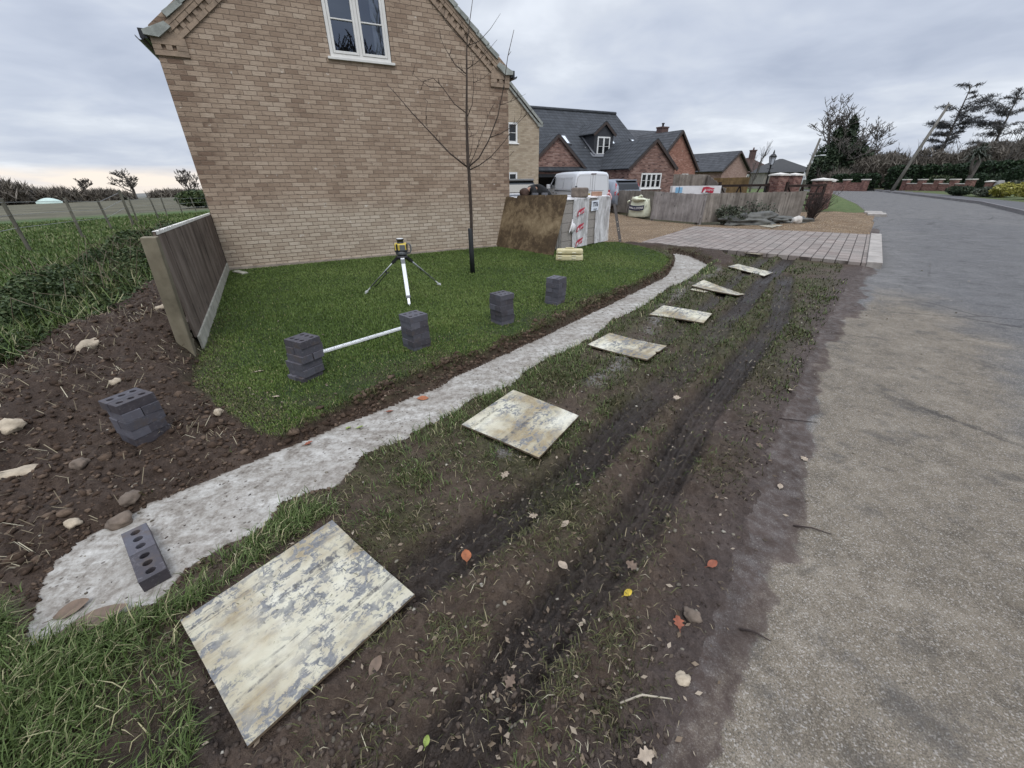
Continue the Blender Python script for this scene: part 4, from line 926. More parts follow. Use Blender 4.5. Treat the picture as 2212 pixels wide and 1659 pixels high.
# a solid core closes the frogged holes part-way down so that they read as deep and dark
def put_brick(x, y, z, rz, label, group, tilt=(0, 0)):
    o = bpy.data.objects.new('engineering_brick', ENG); COL.objects.link(o); o.location = (x, y, z + 0.0325); o.rotation_euler = (tilt[0], tilt[1], rz)
    return tag(o, label, 'brick', group)
qr = random.Random(11)
STACKS = [  # centre, direction of a reference face, courses, whether the top course lies along it, where it stands
    ((-2.600, 2.345), 65.8, 5, True, 'the stack on bare soil', -0.005, (0.0, 0.0)),
    ((-1.875, 3.300), 62.0, 6, False, 'the stack left of the white staff', -0.02, (0.05, -0.02)),
    ((-1.015, 3.985), 45.4, 6, True, 'the stack just below the tripod', -0.02, (0, 0)),
    ((-0.115, 4.795), 41.0, 6, True, 'the second farthest stack', -0.02, (0, 0)),
    ((0.645, 5.640), 52.0, 6, True, 'the farthest stack on the lawn', -0.02, (0, 0))]
ORD = ['top', 'second', 'third', 'fourth', 'fifth', 'bottom']
for (cx_, cy_), ang, nc, along, where, zb, lean in STACKS:
    d = np.array([math.cos(R(ang)), math.sin(R(ang))]); e = np.array([d[1], -d[0]])
    for c in range(nc):                      # c = 0 is the bottom course
        lay = along if (nc - 1 - c) % 2 == 0 else not along
        sx, sy = qr.uniform(-.008, .008) + lean[0] * (nc / 2 - c) * -.22, qr.uniform(-.008, .008) + lean[1] * (nc / 2 - c) * .2
        nm = ORD[nc - 1 - c] if c else 'bottom'
        for k in (-1, 1):
            off = (e if lay else d) * k * 0.0525; a = ang if lay else ang + 90
            jit = qr.uniform(-.004, .004)
            side = (('right' if k > 0 else 'left') if lay else ('far' if k > 0 else 'near'))
            put_brick(cx_ + off[0] + d[0] * (sx + jit) + e[0] * sy, cy_ + off[1] + d[1] * (sx + jit) + e[1] * sy, zb + c * 0.0652, R(a + qr.uniform(-2, 2)),
                      '%s dark three-hole brick, %s course of %s' % (side, nm, where), 'dark engineering bricks in ' + where)
zc_ = ground_z(-1.82, 1.36) + 0.002
ldir = math.radians(-40.8); lx, ly = math.cos(ldir), math.sin(ldir)
for k, lab in ((-1, 'loose dark three-hole brick on the concrete, nearer the soil bank'), (1, 'loose dark three-hole brick on the concrete, end facing the grass')):
    put_brick(-1.826 + lx * 0.109 * k, 1.357 + ly * 0.109 * k, zc_, ldir, lab, 'loose bricks on the concrete')

# ------------------------------------------------------------------ plywood sheets laid along the trench
def board_material():
    T = NT('worn_painted_ply'); v = per_object(T, T.obj()); st = T.map(v, (2.2, 12, 1)); r = T.rand()
    n1 = T.noise(st, 1.0, 7, 0.68, 0.4); n2 = T.noise(v, 25, 7, 0.76, 0.6); n3 = T.noise(v, 2.2, 4, 0.6); n4 = T.noise(v, 60, 4, 0.7)
    c = T.ramp(n1, [(0.3, (0.40, 0.365, 0.26)), (0.5, (0.565, 0.535, 0.42)), (0.7, (0.66, 0.645, 0.56))])
    stain = T.mr(T.math('ADD', n3, T.math('MULTIPLY', T.math('SUBTRACT', n1, .5), .5)), 0.44, 0.62, 0.0, 0.85)
    c = T.mix(stain, c, T.ramp(n2, [(0.3, (0.13, 0.095, 0.05)), (0.7, (0.40, 0.31, 0.17))]))
    grey = T.math('MULTIPLY', T.mr(T.math('ADD', T.math('MULTIPLY', n2, 0.6), T.math('MULTIPLY', T.noise(T.map(v, (9, 22, 1), (5, 9, 2)), 1.0, 7, .7), 0.42)), 0.50, 0.54, 0.0, 0.92), T.mr(T.noise(v, 3.6, 4, .55), 0.34, 0.52))
    c = T.mix(grey, c, T.ramp(n4, [(0.3, (0.085, 0.09, 0.10)), (0.7, (0.22, 0.225, 0.235))]))
    line = T.mr(T.noise(T.map(v, (0.7, 17, 1)), 1.0, 3, .5), 0.60, 0.625, 0.0, 1.0); c = T.mix(T.math('MULTIPLY', line, T.mr(n2, 0.4, 0.6)), c, (0.10, 0.095, 0.09))
    c = T.mix(T.mr(n4, 0.6, 0.78, 0, 0.6), c, (0.20, 0.17, 0.12))
    return T.done(c, 0.7, T.bump(T.math('ADD', n1, T.math('MULTIPLY', n2, 0.6)), 0.35, 0.004), spec=0.25)
M_BOARD = board_material(); M_EDGE = simple('ply_edge', (0.13, 0.095, 0.06), 0.9, 0.4, 20)
def ply(corners, label, lift=(0.02,) * 4, sag=0.0, cup=0.0, seed=0, notch=None, th=0.014, n=18):
    C4 = [Vector((*p, 0)) for p in corners]; ctr = sum(C4, Vector()) / 4; ax = (C4[1] - C4[0]).normalized(); ang = math.atan2(ax.y, ax.x)
    zs = [ground_z(*p) + l for p, l in zip(corners, lift)]
    base = min(zs); loc = Vector((ctr.x, ctr.y, base)); Rm = Matrix.Rotation(-ang, 3, 'Z'); q = random.Random(seed)
    m = MB(); top = []; 
    for j in range(n + 1):
        for i in range(n + 1):
            s, t = i / n, j / n
            p = (C4[0] * (1 - s) + C4[1] * s) * (1 - t) + (C4[3] * (1 - s) + C4[2] * s) * t
            z = (zs[0] * (1 - s) + zs[1] * s) * (1 - t) + (zs[3] * (1 - s) + zs[2] * s) * t
            z += sag * (4 * s * (1 - s)) + cup * 4 * t * (1 - t)
            if j in (0, n) or i in (0, n): p = p + Vector((q.uniform(-1, 1), q.uniform(-1, 1), 0)) * 0.0009
            if notch and abs(s - notch[0]) < .07 and t > .93: p = p + (C4[0] - C4[3]).normalized() * notch[1] * (1 - abs(s - notch[0]) / .07)
            lp = Rm @ (Vector((p.x, p.y, 0)) - Vector((ctr.x, ctr.y, 0))); top.append(Vector((lp.x, lp.y, z - base)))
    k = n + 1; N_ = len(top); vs = top + [p - Vector((0, 0, th)) for p in top]
    up_ = [(j * k + i, (j + 1) * k + i, (j + 1) * k + i + 1, j * k + i + 1) for j in range(n) for i in range(n)]
    if ((top[k] - top[0]).cross(top[1] - top[0])).z < 0: up_ = [f[::-1] for f in up_]
    m.raw(vs, up_, True); m.f += [tuple(i + N_ for i in f[::-1]) for f in up_]; m.sm += [True] * len(up_)
    o = m.build('plywood_sheet', M_BOARD); o.location = loc; o.rotation_euler = (0, 0, ang)
    e = MB(); rim = [i for i in range(k)] + [j * k + n for j in range(1, k)] + [n * k + i for i in range(n - 1, -1, -1)] + [j * k for j in range(n - 1, 0, -1)]
    for a, b in zip(rim, rim[1:] + rim[:1]): e.poly([top[a], top[b], top[b] - Vector((0, 0, th)), top[a] - Vector((0, 0, th))])
    e.build('edge', M_EDGE, o)
    return tag(o, label, 'plywood sheet', 'plywood sheets laid along the trench')
ply([(-1.40, 1.02), (-0.985, 1.565), (-0.445, 1.13), (-0.875, 0.605)], 'nearest and largest plywood sheet, cream with brown and grey wear, on the mud', (0.045, 0.045, 0.06, 0.04), 0.0, -0.012, 1)
ply([(-0.385, 2.50), (0.01, 3.05), (0.515, 2.60), (0.17, 2.07)], 'pale plywood sheet with dense grey flaking, second nearest', (0.04, 0.04, 0.045, 0.055), 0.0, 0.004, 2)
ply([(0.85, 4.10), (1.18, 4.46), (1.70, 4.01), (1.36, 3.61)], 'cream plywood sheet with brown stain in its middle, third nearest', (0.04, 0.04, 0.05, 0.06), 0.0, -0.01, 3, (0.5, 0.03))
ply([(1.87, 5.16), (2.21, 5.58), (2.71, 5.14), (2.42, 4.74)], 'pale plywood sheet with grass over its corner, fourth nearest', (0.04, 0.04, 0.045, 0.055), 0.0, 0.006, 4)
ply([(3.07, 6.68), (3.45, 7.08), (3.82, 6.36), (3.47, 5.98)], 'yellowish curled plywood sheet with a lower sheet poking out, fifth nearest', (0.06, 0.065, 0.06, 0.075), 0.0, -0.010, 5)
ply([(2.98, 6.52), (3.20, 6.78), (3.36, 6.50), (3.12, 6.30)], 'small pale board end poking out from under the yellowish curled sheet', (0.02,) * 4, 0.0, 0.0, 15, th=0.01, n=6)
ply([(4.47, 8.28), (4.82, 8.55), (5.19, 7.90), (4.83, 7.58)], 'white plywood sheet sixth nearest, just before the tilted one', (0.05, 0.055, 0.05, 0.065), 0.0, 0.0, 6)
ply([(5.55, 10.20), (5.80, 10.5), (6.10, 9.68), (5.72, 9.40)], 'white tilted plywood sheet against the edge of the paved driveway', (0.05, 0.09, 0.06, 0.08), 0.0, 0.0, 7)
ply([(9.63, 16.57), (10.10, 16.90), (10.45, 16.1), (9.60, 15.40)], 'notched plywood sheet beyond the driveway, at the foot of the long fence', (0.05, 0.07, 0.06, 0.05), 0.0, -0.01, 8, (0.5, 0.12))

# ------------------------------------------------------------------ laser level on its tripod, staff, case
ALU = simple('aluminium', (0.56, 0.57, 0.58), 0.38, 0.12, 9.0, 0.0, 0.75); WHITE_LEG = simple('white_enamel', (0.72, 0.73, 0.73), 0.45, 0.10, 14.0)
BLACK = simple('black_plastic', (0.016, 0.016, 0.018), 0.45, 0.25); YEL = simple('yellow_casing', (0.58, 0.44, 0.075), 0.5, 0.15, 20.0); GREYP = simple('grey_casing', (0.12, 0.125, 0.13), 0.5, 0.2)
tx, ty = -1.64, 6.20
tp = thing('tripod', 'low aluminium tripod with one wide white front leg, carrying the laser level', 'tripod', (tx, ty, 0))
hz = 0.60
m = MB(); m.lathe([(0.055, -.05), (0.085, -.03), (0.085, 0.0), (0.05, 0.02)], 18, (0, 0, hz)); m.build('head', BLACK, tp)
def leg(foot, front=False):
    m = MB(); f = Vector((foot[0] - tx, foot[1] - ty, ground_z(*foot))); h = Vector((f.x, f.y, 0)).normalized() * 0.07 + Vector((0, 0, hz - 0.02)); d = f - h
    if front:
        m.beam(h, h + d * 0.83, 0.055, 0.024); l = m.build('leg', WHITE_LEG, tp, 0.004)
        k = MB(); k.beam(h + d * 0.04, h + d * 0.13, 0.060, 0.034); k.build('clamp', GREYP, l); k = MB(); k.beam(h + d * 0.80, h + d * 0.845, 0.062, 0.034); k.build('clamp', GREYP, l)
        k = MB(); k.beam(h + d * 0.82, h + d * 0.97, 0.034, 0.016); k.tube([h + d * 0.95, f + Vector((0, 0, -.03))], [0.016, 0.004], 8); k.build('foot', ALU, l)
    else:
        side = d.cross(Vector((0, 0, 1))).normalized() * 0.014
        m.tube([h + side, h + d * 0.80 + side], 0.0085, 8); m.tube([h - side, h + d * 0.80 - side], 0.0085, 8); l = m.build('leg', ALU, tp)
        k = MB(); k.beam(h + d * 0.70, h + d * 0.98, 0.020, 0.014); k.tube([h + d * .93, f + Vector((0, 0, -.03))], [0.012, 0.004], 8); k.beam(h + d * .93 - side * 2.6, h + d * .93 + side * 2.6, 0.014, 0.03); k.build('foot', WHITE_LEG, l)
        k = MB(); k.beam(h - d * 0.0, h + d * 0.15, 0.05, 0.04); k.build('clamp', BLACK, l); k = MB(); k.obox(h + d * 0.36 + Vector((.01, 0, -.02)), (0.02, 0.02, 0.045)); k.build('clamp', BLACK, l)
leg((-1.47, 5.60), True); leg((-2.36, 6.32)); leg((-1.20, 6.82))
m = MB(); m.tube([(-.25, .02, .36), (-.36, .06, .27), (-.42, .06, .2), (-.52, .06, .12)], 0.007, 6); m.build('strap', BLACK, tp)
lz = thing('laser_level', 'yellow and grey rotating laser level with a side handle, standing on the tripod', 'laser level', (tx, ty, hz + 0.018), R(12))
m = MB(); m.lathe([(0.075, 0), (0.085, 0.012), (0.09, 0.05), (0.078, 0.06)], 18); m.build('base', GREYP, lz)
m = MB()
for s, zz in ((0, 0.058), ):
    m.box((-0.088, -0.082, 0.06), (0.088, 0.082, 0.165))
m.build('body', YEL, lz, 0.018)
m = MB(); m.box((-0.014, -0.094, 0.07), (0.062, -0.084, 0.150)); m.box((-0.094, -0.04, 0.07), (-0.084, 0.05, .15)); m.build('panel', GREYP, lz, 0.004)
m = MB(); m.box((-0.094, -0.086, 0.052), (0.094, 0.086, 0.075)); m.obox((-0.055, -0.086, 0.115), (0.024, 0.018, 0.10)); m.obox((0.088, -0.07, .11), (.02, .03, .1)); m.build('bumper', BLACK, lz, 0.005)
m = MB(); m.lathe([(0.052, 0.165), (0.052, 0.172), (0.046, 0.175), (0.044, 0.205), (0.054, 0.208), (0.056, 0.222), (0.05, 0.228)], 20); m.build('rotor_head', BLACK, lz)
m = MB(); m.lathe([(0.050, 0.2285), (0.049, 0.233)], 20); m.build('rotor_cap', WHITE, lz)
m = MB(); m.tube([(.085, 0, .158), (.125, 0, .155), (.142, 0, .12), (.142, 0, .06), (.12, 0, .025), (.07, 0, .02)], 0.0125, 8); m.build('handle', GREYP, lz)
sf = MB(); A_, B_ = Vector((-2.02, 3.75, 0.028)), Vector((-1.20, 4.66, 0.03)); sf.beam(A_, B_, 0.05, 0.024)
st = sf.build('levelling_staff', WHITE_LEG, None, 0.003); tag(st, 'white measuring staff lying on the lawn between two brick stacks', 'levelling staff')
mk = MB(); dS = (B_ - A_); pS = dS.cross(Vector((0, 0, 1))).normalized()
for k in range(62):
    t = (k + .5) / 62; c_ = A_ + dS * t + Vector((0, 0, 0.0128)) + pS * (0.011 if k % 5 else 0.004); w_ = 0.012 if k % 5 else 0.026
    mk.obox(c_, (0.0075, w_, 0.001), math.atan2(dS.y, dS.x))
mk.build('graduations', BLACK, st)
# yellow case standing by the block packs
cs_ = thing('tool_case', 'faded yellow plastic carrying case with moulded ribs, on the lawn before the block packs', 'tool case', (1.32, 9.12, 0.0), R(-8))
def case_mat():
    T = NT('faded_yellow_plastic'); v = T.obj(); c = T.ramp(T.noise(v, 6, 5, .65), [(0.3, (0.52, 0.45, 0.24)), (0.6, (0.62, 0.56, 0.34)), (0.8, (0.68, 0.64, 0.46))])
    c = T.mix(T.mr(T.noise(v, 18, 4, .7), .6, .72, 0, .6), c, (0.22, 0.19, 0.13)); return T.done(c, 0.55)
MC = case_mat()
m = MB(); m.box((-.30, -.115, 0.0), (.30, .115, .125)); m.build('body', MC, cs_, 0.03)
m = MB(); m.box((-.292, -.108, .132), (.292, .108, .245)); m.build('lid', MC, cs_, 0.035)
m = MB()
for x in (-.21, .10):
    for z in (.05, .10, .165): m.box((x - .045, -.127, z), (x + .045, -.108, z + .022))
m.build('latch', simple('pale_latch', (0.70, 0.66, 0.50), 0.5), cs_, 0.004)
m = MB(); m.tube([(-.10, 0, .24), (-.08, 0, .262), (.08, 0, .262), (.10, 0, .24)], .012, 8); m.build('handle', MC, cs_)

# ------------------------------------------------------------------ wrapped packs of concrete blocks and the muddy board
PD = R(47); pd = Vector((math.cos(PD), math.sin(PD), 0)); pe = Vector((-pd.y, pd.x, 0)); P0_ = Vector((1.28, 10.42, 0))
def block_mat():
    T = NT('concrete_blocks'); u, v, _ = T.sepx(T.uv()); bh = 0.215
    rf = T.math('FRACT', T.math('DIVIDE', v, bh)); cf = T.math('FRACT', T.math('DIVIDE', u, 0.44))
    e = T.math('MINIMUM', T.math('MULTIPLY', T.math('MINIMUM', rf, T.math('SUBTRACT', 1.0, rf)), bh), T.math('MULTIPLY', T.math('MINIMUM', cf, T.math('SUBTRACT', 1.0, cf)), .44))
    c = T.ramp(T.noise(T.uv(), 26, 5, .7), [(0.3, (0.24, 0.215, 0.19)), (0.7, (0.37, 0.34, 0.31))]); c = T.mix(T.mr(e, .003, .008, 0.8, 0), c, (0.10, 0.09, 0.08))
    return T.done(c, 0.95, T.bump(T.mr(e, .002, .01), .6, .006))
MBLK = block_mat()
def film_mat():
    T = NT('plastic_film'); v = T.obj(); cr = T.noise(T.map(v, (5, 5, 2.2), rot=(0.2, 0.1, 0.4)), 1.0, 6, .65, 1.4)
    tr = T.n('ShaderNodeBsdfTransparent'); tr.inputs[0].default_value = (0.93, 0.92, 0.91, 1); mx = T.n('ShaderNodeMixShader')
    nm = T.bump(cr, 1.0, 0.05); T.done((0.80, 0.79, 0.79), 0.22, nm, spec=0.6)
    f = T.mr(cr, 0.34, 0.62, 0.42, 0.92); T.t.links.new(f, mx.inputs[0]); T.t.links.new(tr.outputs[0], mx.inputs[1]); T.t.links.new(T.b.outputs[0], mx.inputs[2]); T.t.links.new(mx.outputs[0], T.out.inputs[0])
    return T.m
FILM = film_mat(); WFILM = simple('white_film', (0.76, 0.74, 0.74), 0.35, 0.08, 7.0, 0.6); REDL = simple('red_print', (0.46, 0.028, 0.055), 0.5, 0.1); WPR = simple('white_print', (0.75, 0.73, 0.73), 0.6, 0.05); INK = simple('black_ink', (0.02, 0.022, 0.05), 0.7, 0.1); PAPER = simple('paper_sheet', (0.70, 0.74, 0.80), 0.7, 0.06, 6.0)
FONT_CACHE = {}
def text_mesh(s, size, name, mat, parent, M, bold=False, sx=1.0):
    cu = bpy.data.curves.new(name, 'FONT'); cu.body = s; cu.size = size; cu.align_x = 'CENTER'; cu.align_y = 'CENTER'; cu.extrude = 0.001
    if bold: cu.offset = size * 0.02
    t = bpy.data.objects.new(name, cu); COL.objects.link(t); dg = bpy.context.evaluated_depsgraph_get()
    me = bpy.data.meshes.new_from_object(t.evaluated_get(dg)); bpy.data.objects.remove(t); bpy.data.curves.remove(cu)
    me.transform(M @ Matrix.Diagonal((sx, 1, 1, 1))); me.materials.clear(); me.name = name
    return link(name, me, mat, parent)
FACE = Matrix(((1, 0, 0, 0), (0, 0, -1, 0), (0, 1, 0, 0), (0, 0, 0, 1)))       # text plane -> wall plane facing -y
def film_skin(mb, x0, x1, z0, z1, y, seed, amp=0.018, n=14):
    q = random.Random(seed); vs = []; from mathutils import noise as mn
    for j in range(n + 1):
        for i in range(n + 1):
            x = x0 + (x1 - x0) * i / n; z = z0 + (z1 - z0) * j / n
            vs.append((x + .008 * mn.noise(Vector((z * 9, seed, 1))), y - amp * (0.5 + abs(mn.noise(Vector((x * 7 + seed, z * 4, 2))))) - (0.03 * (1 - j / n) ** 4), z + (0.02 * mn.noise(Vector((x * 11, seed, 4))) if j == 0 else 0)))
    mb.raw(vs, [(j * (n + 1) + i, j * (n + 1) + i + 1, (j + 1) * (n + 1) + i + 1, (j + 1) * (n + 1) + i) for j in range(n) for i in range(n)], True)
def brand_flag(parent, x, z, y, s=1.0, slant=0.10):
    m = MB(); n = 8; w, h = 0.20 * s, 0.085 * s
    top = [(x - w / 2 + w * i / n, y, z + h / 2 + slant * (i / n - .5) * s * .8 + .012 * s * math.sin(i / n * 5)) for i in range(n + 1)]
    bot = [(p[0] - 0.012 * s, y, p[2] - h) for p in top]
    m.raw(top + bot, [(i + n + 1, i + n + 2, i + 1, i) for i in range(n)]); f = m.build('red_label', REDL, parent)
    a = math.atan2(slant * .8, 0.20)
    g = MB(); bx_ = x - w / 2 + .012 * s
    g.poly([(bx_, y - .003, z - .055 * s), (bx_ + .035 * s, y - .003, z - .045 * s), (bx_ + .045 * s, y - .003, z + .0 * s), (bx_ + .01 * s, y - .003, z - .012 * s)]); g.build('emblem', WPR, f)
    text_mesh('PLASMOR', 0.042 * s, 'lettering', WPR, f, Matrix.Translation((x + .025 * s, y - .004, z - .002)) @ Matrix.Rotation(-a, 4, 'Y') @ FACE)
def pack(label, origin, L, Dp, H, flags=(), sheet=None, seed=0, open_to=0.0):
    t = thing('block_pack', label, 'block pack', origin, PD, 'shrink wrapped packs of concrete blocks')
    m = MB(); m.box((0, 0, 0.02), (L, Dp, H)); m.build('blocks', MBLK, t, 0.006)
    m = MB(); film_skin(m, open_to, L + .01, 0.03, H + .01, -0.012, seed); 
    m.build('plastic_film', FILM, t)
    m = MB(); m.poly([(L + .012, 0, .03), (L + .012, Dp, .03), (L + .012, Dp, H), (L + .012, 0, H)]); m.poly([(-.012, Dp, .03), (-.012, 0, .03), (-.012, 0, H), (-.012, Dp, H)]); m.build('plastic_film', FILM, t)
    m = MB(); n = 10; from mathutils import noise as mn
    vs = [(-.02 + (L + .04) * i / n, -.03 + (Dp + .06) * j / n, H + .012 + (.018 * mn.noise(Vector((i * .7, j * .7, seed))) if 0 < j else -.03)) for j in range(n + 1) for i in range(n + 1)]
    m.raw(vs, [(j * (n + 1) + i, j * (n + 1) + i + 1, (j + 1) * (n + 1) + i + 1, (j + 1) * (n + 1) + i) for j in range(n) for i in range(n)], True); m.build('top_sheet', WFILM, t)
    for x, z in flags: brand_flag(t, x, z, -.058, 1.5)
    return t
pk1 = pack('block pack with three red labels down its film, right end beside the muddy board', P0_, 1.12, 1.0, 1.19, [(0.74, 0.88), (0.74, 0.51), (0.73, 0.15)], seed=3, open_to=0.42)
m = MB(); m.tube([(.40, -.04, .72), (.33, -.07, .58), (.28, -.05, .45), (.24, -.06, .40)], [.012, .03, .022, .006], 7); m.blob((.42, -.05, .52), (.10, .03, .11), 4, 2, .5); m.build('torn_film', WFILM, pk1)
pk2 = pack('block pack carrying a paper sheet marked T76, rightmost of the packs', P0_ + pd * 1.17 + pe * 0.03, 1.10, 1.0, 1.20, (), seed=8, open_to=0.36)
m = MB(); m.poly([(.10, -.035, .86), (.44, -.048, .88), (.45, -.048, 1.13), (.11, -.035, 1.11)]); sh = m.build('paper_sheet', PAPER, pk2)
text_mesh('T76', 0.15, 'lettering', INK, sh, Matrix.Translation((.28, -.053, 1.02)) @ FACE, True); text_mesh('BLOCK', 0.045, 'lettering', INK, sh, Matrix.Translation((.28, -.053, .905)) @ FACE) if False else None
m = MB()
for k in range(5): m.box((.20 + k * .034, -.054, .897), (.222 + k * .034, -.051, .917))
m.build('small_print', INK, sh)
pack('white topped block pack hidden behind the muddy board', P0_ + pe * 1.04, 1.12, 1.1, 1.19, (), seed=12)
# the leaning muddy plywood
def mudboard_mat():
    T = NT('muddy_board'); v = T.obj(); n1 = T.noise(v, 2.6, 6, .66, .6); n2 = T.noise(v, 8, 6, .7, .6); z = T.sepx(v)[2]
    f = T.math('ADD', T.math('MULTIPLY', n1, .55), T.math('MULTIPLY', n2, .45)); band = T.math('MULTIPLY', T.mr(z, .35, .62, 0, 1), T.mr(z, 1.08, .72, 0, 1))
    f = T.math('ADD', f, T.math('MULTIPLY', band, 0.13))
    c = T.ramp(f, [(0.36, (0.040, 0.025, 0.013)), (0.50, (0.088, 0.057, 0.029)), (0.60, (0.19, 0.135, 0.075)), (0.74, (0.31, 0.235, 0.14))])
    return T.done(c, 0.85, T.bump(f, .6, .012))
b0, b1 = Vector((-0.42, 11.42, 0)), Vector((1.02, 9.70, 0)); bd = (b1 - b0); bl = bd.length; bang = math.atan2(bd.y, bd.x)
bo = MB(); lean_ = math.atan2(0.34, 1.30); nB = 24
outline = [(0.02, 0.0), (bl - .02, -0.02), (bl - .0, .3), (bl + .03, .9), (bl + .045, 1.30), (bl + .03, 1.35), (bl - .62, 1.335), (bl - .64, 1.27), (bl - .67, 1.335), (.60, 1.31), (.55, 1.25), (.40, 1.27), (.30, 1.27), (.21, 1.285), (.09, 1.25), (.06, 1.14), (.02, 1.0), (.08, .9), (.05, .78), (-.04, .68), (-.03, .45), (0.0, .2)]
bm_ = bmesh.new(); vsb = [bm_.verts.new((x, 0, z)) for x, z in outline]; fb = bm_.faces.new(vsb)
ex = bmesh.ops.extrude_face_region(bm_, geom=[fb]); bmesh.ops.translate(bm_, verts=[g for g in ex['geom'] if isinstance(g, bmesh.types.BMVert)], vec=(0, 0.02, 0)); bmesh.ops.recalc_face_normals(bm_, faces=bm_.faces); bmesh.ops.triangulate(bm_, faces=[f for f in bm_.faces if len(f.verts) > 4])
meb = bpy.data.meshes.new('muddy_board'); bm_.to_mesh(meb); bm_.free()
o = link('muddy_board', meb, mudboard_mat()); o.location = b0; o.rotation_euler = (-lean_, 0, bang); tag(o, 'large muddy brown sheet leaning on the block packs, ragged left edge', 'board')
# odds and ends on top of the packs
def at_pack(a, b, z): return P0_ + pd * a + pe * b + Vector((0, 0, z))
m = MB(); m.box((-.21, -.11, 0), (.21, .11, .23)); o = m.build('stone_block', simple('weathered_stone', (0.18, 0.145, 0.12), 0.9, 0.5, 7.0, 0.7), None, 0.045); o.location = at_pack(.88, .12, 1.20); o.rotation_euler = (0, 0, R(4)); tag(o, 'rounded rough grey brown stone block lying on the labelled pack', 'stone block')
ORB = simple('orange_brick', (0.40, 0.24, 0.17), 0.85, 0.2, 9.0, .3); GRB = simple('grey_brick', (0.09, 0.09, 0.10), 0.7, 0.2, 9.0, .3)
for k, (a, b, lab, mt) in enumerate([(1.62, .15, 'pale orange brick on the T76 pack, left of two', ORB), (1.80, .12, 'pale orange brick on the T76 pack, right of two', ORB), (.10, .95, 'dark grey brick on the packs, left of two, by the bending worker', GRB), (.30, .80, 'dark grey brick on the packs, right of two, by the bending worker', GRB)]):
    m = MB(); m.box((-.075, -.05, 0), (.075, .05, .105)); o = m.build('brick', mt, None, .006); o.location = at_pack(a, b, 1.215); o.rotation_euler = (0, 0, R(8)); tag(o, lab, 'brick', 'odd bricks on the packs')
m = MB(); m.tube([(0, 0, 0), (.05, .01, .05), (.09, 0, .02), (.13, -.02, -.06), (.12, -.03, -.13)], [.02, .026, .02, .018, .01], 7); o = m.build('tape_scrap', simple('pink_tape', (0.72, 0.42, 0.42), .5, .1), None); o.location = at_pack(2.0, -.02, 1.23); o.rotation_euler = (0, 0, R(20)); tag(o, 'scrap of pink and white tape on the corner of the T76 pack', 'tape')
# slotted steel bar leaning at the end of the packs
m = MB(); a_, b_ = Vector((3.18, 11.98, 0.0)), Vector((3.02, 12.45, 0.98)); m.beam(a_, b_, 0.075, 0.012, (0, -1, 0.2)); m.beam(a_ + Vector((.035, .02, 0)), b_ + Vector((.035, .02, 0)), 0.012, .06, (0, -1, .2)); o = m.build('steel_bar', simple('dark_steel', (0.042, 0.034, 0.030), .6, .35, 6.0), None)
tag(o, 'dark slotted steel bar leaning on the right end of the block packs', 'steel bar')
k = MB()
for t in (.06, .30, .36, .52): c_ = a_ + (b_ - a_) * t + Vector((0, -.010, -.002)); k.obox(c_, (.028, .004, .045 if t != .06 else .03), 0, 0, 0)
k.build('slots', simple('rust_light', (0.36, 0.31, 0.25), .8), o)
# young tree with a black guard
def bark(name, c1, c2):
    T = NT(name); v = T.pos(); n = T.noise(T.map(v, (14, 14, 4)), 1.0, 5, .65); return T.done(T.ramp(n, [(.3, c1), (.7, c2)]), .9, T.bump(n, .5, .006))
BARK_Y = bark('young_bark', (0.028, 0.019, 0.015), (0.075, 0.055, 0.042))
yt = thing('young_tree', 'bare young tree with thin branches and black trunk guard before the gable', 'tree', (-0.76, 7.84, 0))
tr = [(0, 0, -.05), (.03, .0, .5), (.05, 0, 1.0), (.055, 0, 1.75), (.045, 0, 1.86), (.06, 0, 2.5), (.10, 0, 3.05), (.12, .0, 3.40), (.14, 0, 3.55), (.25, .02, 4.02)]
m = MB(); m.tube(tr, [.034, .031, .029, .027, .029, .020, .015, .011, .008, .004], 9); m.build('trunk', BARK_Y, yt)
m = MB(); m.lathe([(0.046, -.02), (0.046, 0.40), (0.043, 0.80), (.036, .82)], 12, (.02, 0, 0)); m.build('trunk_guard', simple('dark_guard', (0.018, 0.020, 0.022), .55, .2), yt)
m = MB(); qb = random.Random(5)
def br(pts, r0, twigs=3, y=0.0):
    pts = [Vector((a, y + qb.uniform(-.03, .03) * i, c)) for i, (a, c) in enumerate(pts)]
    n = len(pts); m.tube(pts, [r0 * 1.05 * (1 - .7 * i / (n - 1)) for i in range(n)], 6)
    for _ in range(twigs):
        i = qb.randrange(1, n); p = pts[i - 1].lerp(pts[i], qb.random()); d = (pts[i] - pts[i - 1]).normalized(); s = Vector((qb.uniform(-.7, .7), qb.uniform(-.6, .6), qb.uniform(.1, .8))); e = p + (d * .5 + s).normalized() * qb.uniform(.05, .14)
        m.tube([p, e], [.005, .003], 4)
br([(.05, 1.80), (-.25, 2.02), (-.55, 2.32), (-.85, 2.62), (-1.05, 2.85), (-1.22, 3.02)], .014, 8, .02); br([(-.62, 2.42), (-.60, 2.62), (-.56, 2.78)], .006, 3); br([(-.2, 1.98), (-.38, 2.12), (-.45, 2.22)], .005, 2)
br([(.06, 1.82), (.24, 1.95), (.42, 2.2), (.58, 2.55), (.68, 2.9), (.76, 3.3), (.86, 3.62)], .013, 7, -.05); br([(.43, 2.25), (.62, 2.30), (.85, 2.42), (.98, 2.55)], .007, 4); br([(.62, 2.7), (.82, 2.75), (1.05, 2.85)], .005, 3)
br([(.07, 1.78), (.25, 1.85), (.45, 1.98), (.68, 2.2), (.90, 2.45), (1.15, 2.65)], .009, 6, .08); br([(.42, 1.96), (.6, 1.9), (.78, 1.98)], .004, 2)
